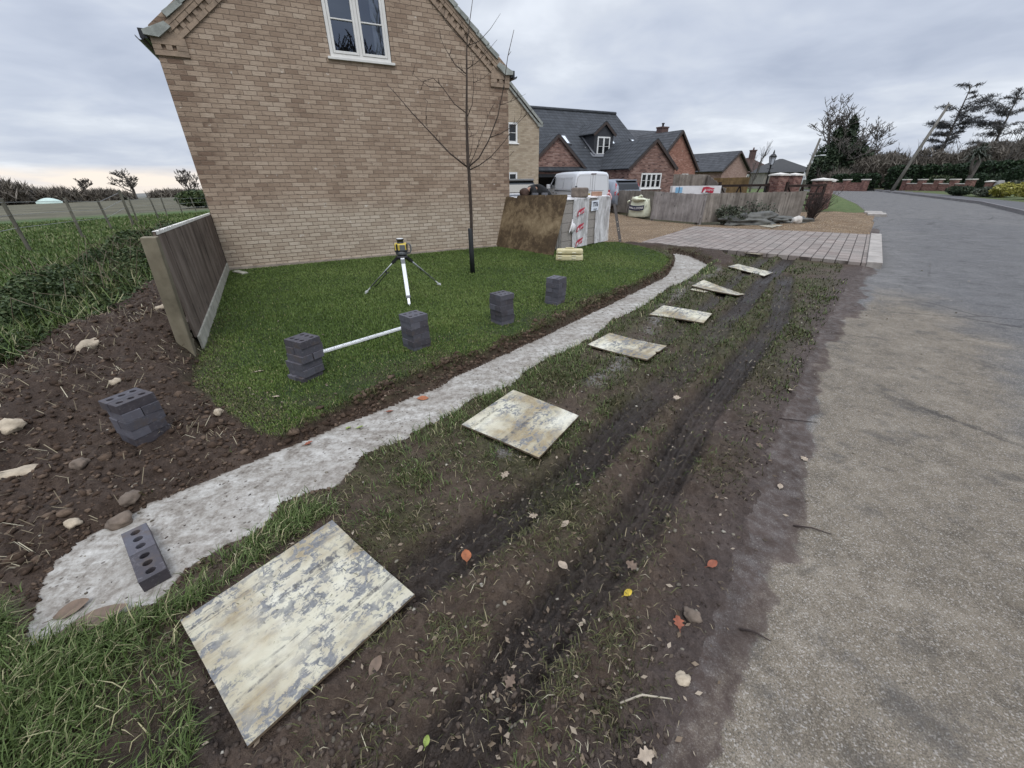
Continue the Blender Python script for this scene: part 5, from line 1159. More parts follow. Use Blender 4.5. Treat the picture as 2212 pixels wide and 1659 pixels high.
br([(.06, 1.84), (.16, 2.0), (.3, 2.3), (.45, 2.62), (.5, 2.72)], .007, 4, .05); br([(.05, 1.9), (.11, 2.05), (.16, 2.25), (.08, 2.42)], .005, 2)
br([(.055, 2.6), (-.12, 2.72), (-.3, 2.95), (-.42, 3.05), (-.58, 3.02), (-.68, 2.92)], .008, 4, -.06); br([(-.3, 2.95), (-.5, 2.95), (-.7, 3.08), (-.82, 3.2)], .005, 2)
br([(.07, 2.55), (.16, 2.72), (.2, 2.95), (.2, 3.3), (.18, 3.5)], .007, 3, .06); br([(.2, 3.0), (.38, 3.06), (.58, 3.22)], .004, 2)
br([(.09, 3.12), (-.08, 3.24), (-.22, 3.45), (-.32, 3.68)], .007, 4); br([(.09, 3.18), (.26, 3.26), (.46, 3.42), (.6, 3.56)], .006, 3, .05); br([(.10, 3.08), (-.05, 3.18), (-.14, 3.38)], .004, 2)
br([(.12, 3.50), (-.02, 3.60), (-.16, 3.74), (-.26, 3.92)], .006, 3); br([(.12, 3.46), (.32, 3.52), (.5, 3.66), (.66, 3.84)], .006, 3); br([(.14, 3.52), (.08, 3.7), (.05, 3.92)], .004, 2); br([(.05, 2.25), (.2, 2.30), (.28, 2.42)], .004, 1)
m.build('branches', BARK_Y, yt)

# ------------------------------------------------------------------ short fence by the house corner, its loose post
OLDWOOD = wood_mat('weathered_brown_board', (0.095, 0.070, 0.056), (0.235, 0.190, 0.158), (5, 5, 0.5)); POSTW = wood_mat('treated_post', (0.145, 0.122, 0.082), (0.270, 0.240, 0.175), (6, 6, 1.0)); GREYW = wood_mat('silvered_board', (0.165, 0.143, 0.122), (0.36, 0.320, 0.280), (7, 7, 0.5))
CONCW = simple('gravel_board', (0.36, 0.35, 0.29), .9, .3, 7.0, .4)
ff = thing('wooden_fence', 'short brown close-board fence on a pale gravel board, running from the house corner', 'fence', (-3.40, 4.02, 0), math.atan2(4.60, -2.62))
FL = 5.30
m = MB(); n = 38
for i in range(n):
    x = i * FL / n; h = 1.19 - .10 * i / n + .006 * qb.random(); wv = qb.uniform(-.004, .004)
    m.box((x, -.012 + wv, .13), (x + FL / n + .016, .008 + wv + (.006 if i % 2 else 0), h))
m.build('boards', OLDWOOD, ff)
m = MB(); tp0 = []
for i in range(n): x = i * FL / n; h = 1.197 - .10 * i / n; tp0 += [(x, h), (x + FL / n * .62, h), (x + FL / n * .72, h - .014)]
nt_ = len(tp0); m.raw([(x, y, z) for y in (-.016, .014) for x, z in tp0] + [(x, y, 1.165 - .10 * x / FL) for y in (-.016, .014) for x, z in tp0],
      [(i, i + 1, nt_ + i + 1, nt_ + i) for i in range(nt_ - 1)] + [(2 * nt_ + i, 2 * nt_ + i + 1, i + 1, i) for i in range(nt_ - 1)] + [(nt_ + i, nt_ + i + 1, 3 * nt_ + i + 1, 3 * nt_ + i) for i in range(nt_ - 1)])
m.build('board_top_highlights', simple('painted_top_highlight', (0.68, 0.66, 0.60), .8), ff)  # pale strip paints in the light caught along the board tops
m = MB(); m.box((0.0, -.035, -.06), (FL, -.014, .135)); m.build('gravel_board', CONCW, ff)
m = MB(); m.box((-.02, .012, .88), (FL, .055, .97)); m.box((-.02, .012, .22), (FL, .055, .31)); m.build('rail', OLDWOOD, ff)
m = MB(); m.box((-.09, .02, -.1), (-.01, .10, .19)); m.build('stub', POSTW, ff)
o = MB(); a_, b_ = Vector((-3.36, 3.80, -.1)), Vector((-3.30, 3.835, 1.17)); o.beam(a_, b_, .135, .115, (0.86, 0.5, 0)); p_ = o.build('fence_post', POSTW, None, .006); tag(p_, 'thick greenish timber post standing before the brown fence end', 'post')

# ------------------------------------------------------------------ grey close-board fences by the driveway
def board_fence(p, q, h0, h1, label, mat=GREYW, group=None, lean=0.0, bw=0.115, name='wooden_fence', gravel=False, posts=2.4, top_var=.012, z0=0.03, side=1):
    p, q = Vector((*p, 0)), Vector((*q, 0)); L = (q - p).length; f = thing(name, label, 'fence', p, math.atan2(q.y - p.y, q.x - p.x), group)
    m = MB(); n = int(L / bw); qf = random.Random(int(L * 1000))
    for i in range(n):
        x = i * L / n; h = h0 + (h1 - h0) * i / n + qf.uniform(-top_var, top_var); w = qf.uniform(-.006, .006); tl = lean
        M = Matrix.Rotation(qf.uniform(-.012, .012), 4, 'Y') @ Matrix.Rotation(-tl, 4, 'X')
        m.box((x, -.012 + w, z0), (x + L / n - .007, .008 + w + (.010 if i % 2 else 0), h), Matrix.Translation((0, 0, 0)) @ Matrix.Rotation(-tl, 4, 'X'))
    m.build('boards', mat, f)
    m = MB(); Ml = Matrix.Rotation(-lean, 4, 'X')
    for zf in (.25, .85): m.box((0, .015 * side, min(h0, h1) * zf - .04), (L, .06 * side, min(h0, h1) * zf + .04), Ml) if side > 0 else m.box((0, -.06, min(h0, h1) * zf - .04), (L, -.015, min(h0, h1) * zf + .04), Ml)
    m.build('rail', mat, f)
    k = 0
    while posts and k * posts <= L + .1:
        x = min(k * posts, L - .05); m = MB(); m.box((x - .05, .06, -.2), (x + .05, .16, (h0 + (h1 - h0) * x / L) - .02), Ml); m.build('post', mat, f); k += 1
    return f
board_fence((5.72, 24.2), (7.05, 20.4), 1.10, 1.12, 'weathered grey board fence in front of the silver car, behind the white bag', GREYW)
board_fence((6.28, 19.0), (7.56, 16.92), 1.13, 1.05, 'leaning panel of ridged grey boards right of the white bag', wood_mat('silvered_batten', (0.20, 0.18, 0.172), (0.43, 0.395, 0.375), (8, 8, .5)), None, 0.07, .085)
board_fence((7.60, 17.05), (12.12, 17.75), 1.08, 1.10, 'long low grey board fence behind the rubble and tarpaulin', GREYW, None, 0.0, .13)
board_fence((12.4, 33.6), (14.9, 33.3), 1.95, 1.88, 'tall grey board fence behind the grey low fences, beside the orange brick gable', GREYW, None, 0, .13)
board_fence((14.9, 33.3), (11.6, 23.6), 1.86, 1.12, 'grey board fence sloping down towards the driveway gate', GREYW, None, 0, .13)
board_fence((15.3, 38.2), (20.6, 37.9), 1.62, 1.70, 'warm brown board fence before the pinkish garage', wood_mat('warm_brown_board', (0.11, 0.072, 0.035), (0.21, 0.14, 0.072), (5, 5, .5)), None, 0, .14)
DKW = wood_mat('dark_gate_timber', (0.022, 0.014, 0.012), (0.050, 0.034, 0.028), (5, 5, 1))
def gate(p, q, z0, z1, label):
    p, q = Vector((*p, 0)), Vector((*q, 0)); L = (q - p).length; g = thing('timber_gate', label, 'gate', p, math.atan2(q.y - p.y, q.x - p.x))
    m = MB(); m.box((0, -.03, z1 - .14), (L, .03, z1 - .03)); 
    for k in range(3): z = .22 + k * .27; m.box((0, -.02, z), (L, .02, z + .08))
    m.build('bars', DKW, g)
    m = MB(); m.box((-.06, -.05, 0.05), (.06, .05, z1 + .10)); m.box((L - .06, -.05, 0.05), (L + .06, .05, z1)); m.build('stile', DKW, g)
    m = MB(); m.beam((.05, 0, z1 - .06), (L * .12, 0, z0 - .1), .04, .07, (0, 1, 0)); m.beam((L * .42, .03, z1 - .08), (L * .30, .03, .3), .04, .07, (0, 1, 0)); m.beam((L * .42, .03, z1 - .08), (L * .55, .03, .3), .04, .07, (0, 1, 0)); m.beam((L * .72, .03, .3), (L * .86, .03, z1 - .08), .04, .07, (0, 1, 0)); m.build('brace', DKW, g)
    return g
gate((11.2, 23.4), (14.2, 24.1), 1.0, 1.34, 'dark timber gate with braces, left of the twin brick piers')
gate((14.55, 23.0), (17.2, 23.9), 1.0, 1.30, 'dark timber gate between the twin piers and the road pier')
CAP = simple('pale_coping', (0.62, 0.59, 0.54), .85, .15, 3.0, .2); PIERB = brick_mat('pier_brick', [(0.2, (0.060, 0.034, 0.034)), (0.38, (0.150, 0.068, 0.058)), (0.62, (0.235, 0.120, 0.098)), (0.85, (0.36, 0.23, 0.19))], (0.33, 0.27, 0.24), crease=.25, rough_bump=1.0)
def pier(loc, w, h, label, rz=0.3, name='brick_pier', grp=None):
    t = thing(name, label, 'brick pier', (*loc, 0), rz, grp); m = MB(); m.box((-w / 2, -w / 2, -.15), (w / 2, w / 2, h - .16)); m.build('shaft', PIERB, t)
    e = w / 2 + .07; m = MB(); m.box((-e, -e, h - .158), (e, e, h - .09)); m.raw([(-e, -e, h - .09), (e, -e, h - .09), (e, e, h - .09), (-e, e, h - .09), (0, 0, h)], [(0, 1, 4), (1, 2, 4), (2, 3, 4), (3, 0, 4)]); m.build('cap', CAP, t); return t
pier((14.75, 24.2), .62, 1.86, 'red brick pier with white pyramid cap, left of the twin gate piers')
pier((17.3, 26.9), .62, 1.86, 'red brick pier with white pyramid cap, right of the twin gate piers')
pier((17.75, 25.0), .64, 1.58, 'low red brick road pier with white cap, joined to the corner wall')
bw_ = thing('brick_wall', 'short red brick wall with pale coping curving from the road pier', 'wall', (18.1, 25.1, 0), R(40)); m = MB(); m.box((.1, -.2, -.2), (1.0, .2, 1.36)); m.build('wall', PIERB, bw_); m = MB(); m.box((.1, -.28, 1.362), (.62, .28, 1.44)); m.raw([(.1, -.28, 1.44), (1.1, -.28, 1.44), (1.1, .28, 1.44), (.1, .28, 1.44), (.3, 0, 1.53), (.9, 0, 1.53)], [(0, 1, 5, 4), (1, 2, 5), (2, 3, 4, 5), (3, 0, 4)]); m.build('coping', CAP, bw_)

# ------------------------------------------------------------------ vehicles
def paint(name, col, rough=0.28, dirt=0.12):
    T = NT(name); n = T.noise(T.obj(), 1.6, 5, .6); c = T.mix(T.mr(n, .4, .75, 0, dirt), col, tuple(q * .55 + .05 for q in col)); return T.done(c, T.mr(n, .3, .7, rough, rough + .15), spec=0.5)
PWHITE = paint('van_white_paint', (0.66, 0.68, 0.71)); PSILVER = paint('silver_paint', (0.24, 0.265, 0.31)); PDARK = paint('dark_paint', (0.06, 0.065, 0.07)); TYRE = simple('tyre_rubber', (0.018, 0.018, 0.019), .9); LAMPR = simple('tail_lamp', (0.36, 0.018, 0.024), .25, .15, 6.0); PLATE = simple('yellow_plate', (0.62, 0.47, 0.05), .5, .03); RIM = simple('wheel_rim', (0.35, 0.36, 0.37), .4, .1, 5, 0, .6)
def vehicle(name, label, cat, loc, heading, sections, body_mat, wheel_y, wheel_r, hw):
    """body lofted through cross-sections along +y (rear at y=0): (y, z bottom, z belt, z roof, half width at belt, half width at roof)"""
    t = thing(name, label, cat, loc, heading - math.pi / 2); m = MB(); rings = []
    for (y, zb, zt, zrf, wb, wr) in sections:
        half = [(0, zb), (wb * .86, zb), (wb * .97, zb + .10), (wb, (zb + zt) / 2), (wb * .99, zt), (wr + (wb - wr) * .12, zrf - (zrf - zt) * .16), (wr * .90, zrf - .015), (wr * .5, zrf + .012), (0, zrf + .02)]
        rings.append([Vector((x, y, z)) for x, z in half] + [Vector((-x, y, z)) for x, z in reversed(half[1:-1])])
    n = len(rings[0])
    for a, b in zip(rings[:-1], rings[1:]): 
        base = len(m.v); m.v += [tuple(p) for p in a + b]
        for k in range(n): m.f.append((base + k, base + n + k, base + n + (k + 1) % n, base + (k + 1) % n)); m.sm.append(True)
    m.poly(rings[0]); m.poly(rings[-1][::-1])
    b = m.build('body', body_mat, t)
    for y in wheel_y:
        for s in (-1, 1):
            w = MB(); prof = [(wheel_r * .62, -.10), (wheel_r * .97, -.10), (wheel_r, -.06), (wheel_r, .06), (wheel_r * .97, .10), (wheel_r * .62, .10)]
            base = len(w.v); nn = 20
            for r_, x in prof:
                for k in range(nn): a = 2 * math.pi * k / nn; w.v.append((s * (hw - .10) + x, y + r_ * math.cos(a), wheel_r + r_ * math.sin(a)))
            for i in range(len(prof) - 1):
                for k in range(nn): w.f.append((base + i * nn + k, base + i * nn + (k + 1) % nn, base + (i + 1) * nn + (k + 1) % nn, base + (i + 1) * nn + k)); w.sm.append(True)
            tw = w.build('wheel', TYRE, t); q = MB(); q.poly([(s * (hw - .012), y + wheel_r * .62 * math.cos(2 * math.pi * k / nn), wheel_r + wheel_r * .62 * math.sin(2 * math.pi * k / nn)) for k in range(nn)]); q.build('rim', RIM, tw)
    return t, rings
def surf(rings, i, j, k0, k1, off, ins=(0.04, 0.04, 0.04, 0.04), flip=False, mb=None):
    """panel lying just proud of the loft between rings i..j and ring points k0..k1"""
    A_, B_, C_, D_ = rings[i][k0], rings[j][k0], rings[j][k1], rings[i][k1]
    def bl(s, t): return (A_ * (1 - s) + B_ * s) * (1 - t) + (D_ * (1 - s) + C_ * s) * t
    p = [bl(ins[0], ins[2]), bl(1 - ins[1], ins[2]), bl(1 - ins[1], 1 - ins[3]), bl(ins[0], 1 - ins[3])]
    nrm = (p[1] - p[0]).cross(p[3] - p[0]).normalized()
    if flip: nrm = -nrm; p = p[::-1]
    return [q + nrm * off for q in p]
# white van, rear doors towards us
SV = [(0.0, .42, 1.12, 1.88, .92, .80), (0.06, .34, 1.14, 1.95, .955, .83), (0.5, .30, 1.15, 1.99, .97, .84), (2.4, .28, 1.15, 2.0, .97, .84), (3.3, .28, 1.14, 1.96, .97, .83), (3.75, .28, 1.12, 1.72, .965, .80), (4.35, .28, 1.08, 1.22, .95, .80), (4.85, .30, .92, 1.0, .90, .74), (5.0, .42, .75, .80, .80, .62)]
VH = R(103); vloc = (4.12, 21.85, 0)
van, rg = vehicle('van', 'white panel van with plain rear doors, parked nose away behind the block packs', 'van', vloc, VH, SV, PWHITE, (0.95, 4.0), .33, .97)
for q4 in ([(-.955, 3.78, 1.22), (-.975, 2.98, 1.22), (-.87, 3.02, 1.80), (-.84, 3.30, 1.80)], [(.955, 3.78, 1.22), (.84, 3.30, 1.80), (.87, 3.02, 1.80), (.975, 2.98, 1.22)]):
    m = MB(); m.poly([(x * 1.018, y, z) for x, y, z in q4]); m.build('side_window', DGLASS, van)
m = MB(); m.poly([(-.76, 3.80, 1.72), (.76, 3.80, 1.72), (.86, 4.40, 1.24), (-.86, 4.40, 1.24)]); m.build('windscreen', DGLASS, van)
m = MB(); m.box((-.006, -.012, .5), (.006, .0, 1.86)); m.box((-.62, -.012, 1.13), (.62, -.004, 1.145))
for s in (-1, 1):
    pts = [(s * .12, -.010, .56), (s * .86, -.010, .56), (s * .87, -.008, 1.15), (s * .79, .0, 1.72), (s * .70, .004, 1.80), (s * .12, .004, 1.80)]
    m.tube(pts + [pts[0]], .007, 5)
m.build('door_seam', simple('seam_grey', (0.17, 0.175, 0.19), .5), van)
m = MB(); m.box((-.10, -.03, 1.865), (.16, .04, 1.90)); m.build('brake_light', simple('dark_lens', (.06, .012, .014), .3), van)
m = MB(); m.box((.02, -.03, 1.02), (.20, -.005, 1.06)); m.build('handle', BLACK, van)
for s in (-1, 1):
    m = MB(); m.box((s * .93 - .05, -.015, .78), (s * .93 + .045, .12, 1.16)); m.build('tail_light', LAMPR, van, .015)
    m = MB(); m.box((s * 1.10 - .09, 3.62, 1.20), (s * 1.10 + .09, 3.78, 1.42)); m.beam((s * .95, 3.7, 1.24), (s * 1.06, 3.7, 1.25), .05); m.build('wing_mirror', PWHITE if s < 0 else BLACK, van, .03)
m = MB(); m.box((-.62, -.035, .90), (-.10, -.008, 1.01)); pl = m.build('number_plate', PLATE, van)
m = MB(); 
for k in range(7): m.box((-.575 + k * .062 + (.03 if k > 3 else 0), -.038, .925), (-.54 + k * .062 + (.03 if k > 3 else 0), -.036, .985))
m.build('characters', INK, pl)
m = MB(); m.box((-.985, .4, 1.115), (-.965, 2.9, 1.145)); m.box((-.992, 2.55, .98), (-.965, 2.70, 1.02)); m.box((-.992, 3.05, .98), (-.965, 3.2, 1.02)); m.box((-.90, -.01, 1.30), (-.80, .02, 1.36)); m.build('trim', BLACK, van)
m = MB()
for (y0, y1) in ((.35, 1.55), (1.65, 2.85)): m.tube([(-.972, y0, 1.22), (-.972, y1, 1.22), (-.90, y1, 1.74), (-.90, y0, 1.74), (-.972, y0, 1.22)], .008, 5)
m.build('side_panel', simple('panel_shade', (.44, .45, .47), .4), van)
# silver hatchback car beyond the fence
SS = [(0.0, .38, .92, 1.02, .86, .76), (0.10, .34, 1.02, 1.28, .90, .72), (.45, .30, 1.02, 1.56, .93, .68), (1.2, .28, 1.02, 1.63, .94, .68), (2.4, .28, 1.0, 1.62, .94, .68), (3.0, .28, .98, 1.42, .93, .66), (3.5, .28, .95, 1.08, .92, .74), (4.2, .30, .86, .93, .88, .70), (4.42, .40, .68, .74, .76, .6)]
car, rg = vehicle('car', 'silver hatchback with tall red tail lamps, parked behind the grey fence', 'car', (6.55, 23.9, 0), R(112), SS, PSILVER, (.85, 3.5), .34, .94)
def window_on(t, rg, i, j, name, mat, side, ins, k0=4, k1=5): m = MB(); kk = (k0, k1) if side > 0 else (len(rg[0]) - k0, len(rg[0]) - k1); m.poly(surf(rg, i, j, kk[0], kk[1], .012, ins, side < 0)); m.build(name, mat, t)
m = MB(); m.poly([(-.66, .075, 1.10), (.66, .075, 1.10), (.63, .20, 1.36), (-.63, .20, 1.36)]); m.poly([(-.63, .20, 1.36), (.63, .20, 1.36), (.60, .40, 1.55), (-.60, .40, 1.55)]); m.v = [(x, y - .06, z + .035) for x, y, z in m.v]; m.build('rear_window', DGLASS, car)
m = MB(); m.box((-.62, .22, 1.555), (.62, .50, 1.60)); m.build('spoiler', PSILVER, car, .02)
for s in (-1, 1):
    m = MB(); p = [(.62, .02, .84), (.90, .06, .86), (.91, .10, 1.02), (.82, .09, 1.05), (.74, .34, 1.45), (.68, .30, 1.42), (.70, .06, 1.06), (.60, .0, .95)]
    q = [Vector((s * x * 1.012, y - .035, z)) for x, y, z in p]; m.poly(q if s < 0 else q[::-1]); m.build('tail_light', LAMPR, car)
    m = MB(); m.poly([(s * .955, .62, 1.08), (s * .962, 2.6, 1.06), (s * .83, 2.5, 1.46), (s * .82, .85, 1.48)][::1 if s > 0 else -1]); m.build('side_window', DGLASS, car)
m = MB(); m.box((-.30, -.025, .72), (.30, -.002, .84)); m.build('number_plate', PLATE, car)
# dark tailgate of the car between the house and the packs
car2, rg = vehicle('car', 'pale car with black tailgate glass, half hidden beyond the buff gable', 'car', (0.55, 20.55, 0), R(100), [(a, b, c, d * 1.03, e, f) for a, b, c, d, e, f in SS], PWHITE, (.85, 3.5), .35, .94)
m = MB(); m.poly([(-.72, .05, 1.10), (.72, .05, 1.10), (.67, .22, 1.42), (-.67, .22, 1.42)]); m.poly([(-.67, .22, 1.42), (.67, .22, 1.42), (.62, .42, 1.62), (-.62, .42, 1.62)]); m.v = [(x, y - .07, z + .04) for x, y, z in m.v]; m.build('rear_window', DGLASS, car2)
m = MB(); m.box((-.80, -.02, .93), (.80, .06, 1.05)); m.build('tailgate_strip', PSILVER, car2, .015); m = MB(); m.box((-.84, -.05, .40), (.84, .04, .74)); m.build('bumper', BLACK, car2, .02)
m = MB(); m.box((-.66, .20, 1.60), (.66, 2.6, 1.70)); m.build('roof_panel', simple('grey_roof', (.16, .165, .17), .4), car2, .03)
for s in (-1, 1): m = MB(); m.box((s * .80 - .10, -.03, .80), (s * .80 + .10, .16, .98)); m.build('tail_light', LAMPR, car2, .02)

# ------------------------------------------------------------------ the bending worker behind the packs
def skin_mesh(name, pts, edges, radii, mat, parent, sub=2):
    me = bpy.data.meshes.new(name); me.from_pydata([tuple(p) for p in pts], edges, []); o = link(name, me, mat, parent)
    md = o.modifiers.new('skin', 'SKIN'); sv = me.skin_vertices[0].data
    for v, r in zip(sv, radii): v.radius = (r, r) if not hasattr(r, '__len__') else r
    sv[0].use_root = True; s = o.modifiers.new('sub', 'SUBSURF'); s.levels = sub; s.render_levels = sub
    dg = bpy.context.evaluated_depsgraph_get(); m2 = bpy.data.meshes.new_from_object(o.evaluated_get(dg)); o.modifiers.clear(); o.data = m2; m2.name = name; bpy.data.meshes.remove(me)
    m2.polygons.foreach_set('use_smooth', [True] * len(m2.polygons)); m2.materials.clear(); m2.materials.append(mat); return o
pw = thing('person', 'person in a black jacket and dark trousers bending low over the block packs', 'person', (0.98, 12.95, 0), R(196))
SKIN = simple('skin', (0.42, 0.24, 0.17), .6, .1, 10); CLOTH = simple('navy_trousers', (.022, .024, .034), .9, .2, 20); JACK = simple('black_jacket', (.010, .010, .011), .85, .25, 14, .4); HAIR = simple('brown_hair', (.060, .034, .024), .8, .3, 30, .6)
# +x is forward (he bends towards +x); pelvis root first
P = [(-.30, 0, .98), (-.10, 0, 1.22), (.12, 0, 1.38), (.32, 0, 1.42), (.43, 0, 1.37), (.55, 0, 1.27), (.62, 0, 1.20),
     (.30, .19, 1.36), (.44, .24, 1.12), (.62, .16, 1.00), (.69, .14, .99), (.30, -.19, 1.36), (.40, -.26, 1.12), (.62, -.22, 1.02), (.69, -.21, 1.01),
     (-.28, .10, .90), (-.20, .12, .50), (-.30, .12, .09), (-.18, .13, .04), (-.28, -.10, .90), (-.22, -.12, .50), (-.32, -.12, .09), (-.20, -.13, .04)]
E_ = [(0, 1), (1, 2), (2, 3), (3, 4), (4, 5), (5, 6), (3, 7), (7, 8), (8, 9), (9, 10), (3, 11), (11, 12), (12, 13), (13, 14), (0, 15), (15, 16), (16, 17), (17, 18), (0, 19), (19, 20), (20, 21), (21, 22)]
skin_mesh('body', P, E_, [.12, .11, .11, .09, .06, .095, .075, .065, .05, .036, .04, .065, .05, .036, .04, .095, .065, .05, .045, .095, .065, .05, .045], SKIN, pw)
skin_mesh('jacket', [(-.26, 0, 1.03), (-.10, 0, 1.23), (.12, 0, 1.39), (.42, 0, 1.39), (.30, .20, 1.36), (.44, .25, 1.12), (.58, .17, 1.01), (.30, -.20, 1.36), (.40, -.27, 1.12), (.58, -.22, 1.03)], [(0, 1), (1, 2), (2, 3), (3, 4), (4, 5), (5, 6), (3, 7), (7, 8), (8, 9)], [.165, .165, .175, .135, .085, .068, .052, .085, .068, .052], JACK, pw)
skin_mesh('trousers', [(-.30, 0, .99), (-.28, .10, .90), (-.20, .12, .50), (-.30, .12, .12), (-.28, -.10, .90), (-.22, -.12, .50), (-.32, -.12, .12)], [(0, 1), (1, 2), (2, 3), (0, 4), (4, 5), (5, 6)], [.155, .11, .085, .072, .11, .085, .072], CLOTH, pw)
m = MB(); m.blob((.56, 0, 1.295), (.155, .122, .125), 3, 3, .10); m.build('hair', HAIR, pw)
m = MB()
for s in (-1, 1):
    m.blob((.645, s * .034, 1.215), (.014, .016, .012), 1, 1, 0); 
m.build('eyes', simple('eye_white', (.5, .48, .45), .3), pw); m = MB(); m.blob((.675, 0, 1.19), (.022, .014, .026), 2, 2, .05); m.blob((.57, .092, 1.25), (.022, .012, .032), 2, 1, .05); m.blob((.57, -.092, 1.25), (.022, .012, .032), 2, 1, .05); m.build('nose_and_ears', SKIN, pw)
for sy, (hx, hy, hz_) in ((1, (.69, .14, .985)), (-1, (.69, -.21, 1.005))):
    for k in range(5):
        th_ = k == 4; y0 = hy + (k - 1.5) * .019 if not th_ else hy - sy * .04; L_ = (.062, .074, .070, .052, .05)[k]
        a_ = Vector((hx + (.02 if not th_ else -.02), y0, hz_)); pts = [a_, a_ + Vector((L_ * .5, (0 if not th_ else -sy * .02), -.012)), a_ + Vector((L_ * .9, (0 if not th_ else -sy * .02), -.042))]
        m = MB(); m.tube(pts, [.0092, .0085, .0065], 7); m.build('finger' if not th_ else 'thumb', SKIN, pw)

# ------------------------------------------------------------------ bulk bag, wrapped pallet, heap at the fence
bag = thing('bulk_bag', 'white woven bulk bag lettered HALLSTONE, standing before the grey fence', 'bulk bag', (6.30, 20.75, 0), R(-38))
BAGM = simple('woven_polypropylene', (0.66, 0.67, 0.52), .7, .1, 5.0, .7)
from mathutils import noise as mn
m = MB(); prof = [(.0, .40), (.05, .43), (.3, .42), (.55, .37), (.72, .34), (.78, .33)]
n = 40
for (z, w) in prof:
    for k in range(n):
        a = 2 * math.pi * k / n; ca, sa = math.cos(a), math.sin(a); r_ = w / max(abs(ca), abs(sa)) ** .8
        q = 1 + .04 * mn.noise(Vector((ca * 2, sa * 2, z * 4))); zz = z + (.05 * mn.noise(Vector((ca * 3, sa * 3, 9))) if z > .7 else 0); m.v.append((ca * r_ * q, sa * r_ * q, zz))
for i in range(len(prof) - 1):
    for k in range(n): m.f.append((i * n + k, i * n + (k + 1) % n, (i + 1) * n + (k + 1) % n, (i + 1) * n + k)); m.sm.append(True)
t0 = (len(prof) - 1) * n; cidx = len(m.v); m.v.append((0, .05, .70)); 
for k in range(n): m.f.append((t0 + k, t0 + (k + 1) % n, cidx)); m.sm.append(True)
m.build('sack', BAGM, bag)
m = MB(); m.tube([(-.33, -.34, .74), (-.28, -.36, .84), (-.05, -.34, .82), (.12, -.36, .94), (.20, -.34, .90)], [.03, .045, .05, .04, .02], 8); m.tube([(.40, -.40, .76), (.46, -.42, .66), (.45, -.44, .5), (.42, -.44, .45)], [.02, .035, .03, .015], 8); m.tube([(-.40, -.40, .72), (-.50, -.38, .66), (-.46, -.40, .58)], [.03, .04, .015], 8)
m.blob((-.02, -.36, .76), (.32, .10, .10), 5, 3, .5); m.build('loops', BAGM, bag)
m = MB(); N2 = 10; top = [(-.36 + .72 * i / N2, -.468 - .010 * math.sin(math.pi * i / N2), .52 - .045 * math.sin(math.pi * i / N2) + .02) for i in range(N2 + 1)]; bot = [(p[0], p[1] - .012, p[2] - .215) for p in top]
m.raw(bot + top, [(i, i + 1, N2 + 2 + i, N2 + 1 + i) for i in range(N2)]); bl_ = m.build('printed_band', INK, bag)
for k, ch in enumerate('HALLSTONE'):
    x = -.30 + .6 * k / 8; text_mesh(ch, .115, 'lettering', WPR, bl_, Matrix.Translation((x, -.500, .432 - .045 * math.sin(math.pi * (x + .36) / .72))) @ FACE, True)
m = MB(); m.tube([(-.455, -.45, .02), (-.44, -.45, .3), (-.41, -.43, .68)], .014, 5); m.build('seam', BLACK, bag)
wp = thing('wrapped_pallet', 'low white wrapped pallet with blue and red print behind the leaning fence panel', 'wrapped pallet', (7.15, 19.2, 0), R(-14))
m = MB(); m.box((0, 0, .12), (1.95, .95, .93)); m.build('goods', WPR, wp, .03); m = MB(); film_skin(m, 0, 1.95, .15, 1.33, -.02, 21, .02); m.box((0, .0, .93), (1.95, .95, 1.32)); m.build('plastic_film', WFILM, wp)
m = MB(); m.box((.12, -.062, .90), (.40, -.055, 1.28)); m.build('blue_print', simple('blue_print', (0.24, 0.46, 0.66), .5), wp); m = MB(); m.box((.255, -.066, .90), (.28, -.060, 1.31)); m.build('strap', INK, wp)
brand_flag(wp, 1.45, 1.17, -.07, 2.3, .0)
m = MB()
for z in (0.0, .10): m.box((0, .02, z), (1.95, .93, z + .02))
for y in (.03, .42, .82): m.box((0, y, .02), (1.95, y + .1, .10))
m.build('pallet', GREYW, wp)
RUB = simple('grey_tarpaulin', (0.105, 0.105, 0.095), .55, .4, 4.0, .8)
tp_ = MB(); tp_.blob((0, 0, .12), (1.05, .34, .26), 31, 4, .8, .0); o = tp_.build('tarpaulin', RUB, None); o.location = (9.55, 16.75, -.02); o.rotation_euler = (0, 0, R(2)); tag(o, 'crumpled grey tarpaulin over rubble along the foot of the long fence', 'tarpaulin')
tp_ = MB(); tp_.blob((0, 0, .08), (.75, .25, .15), 37, 4, .8); o = tp_.build('tarpaulin', RUB, None); o.location = (11.0, 16.95, -.02); tag(o, 'smaller flat piece of grey tarpaulin, right end of the long fence', 'tarpaulin')
tp_ = MB(); tp_.blob((0, 0, .08), (.19, .13, .15), 41, 3, .5); o = tp_.build('rock', simple('pale_rock', (.52, .49, .45), .85, .2, 8, .4), None); o.location = (11.35, 16.75, 0); tag(o, 'pale white rock at the right end of the tarpaulin', 'rock')

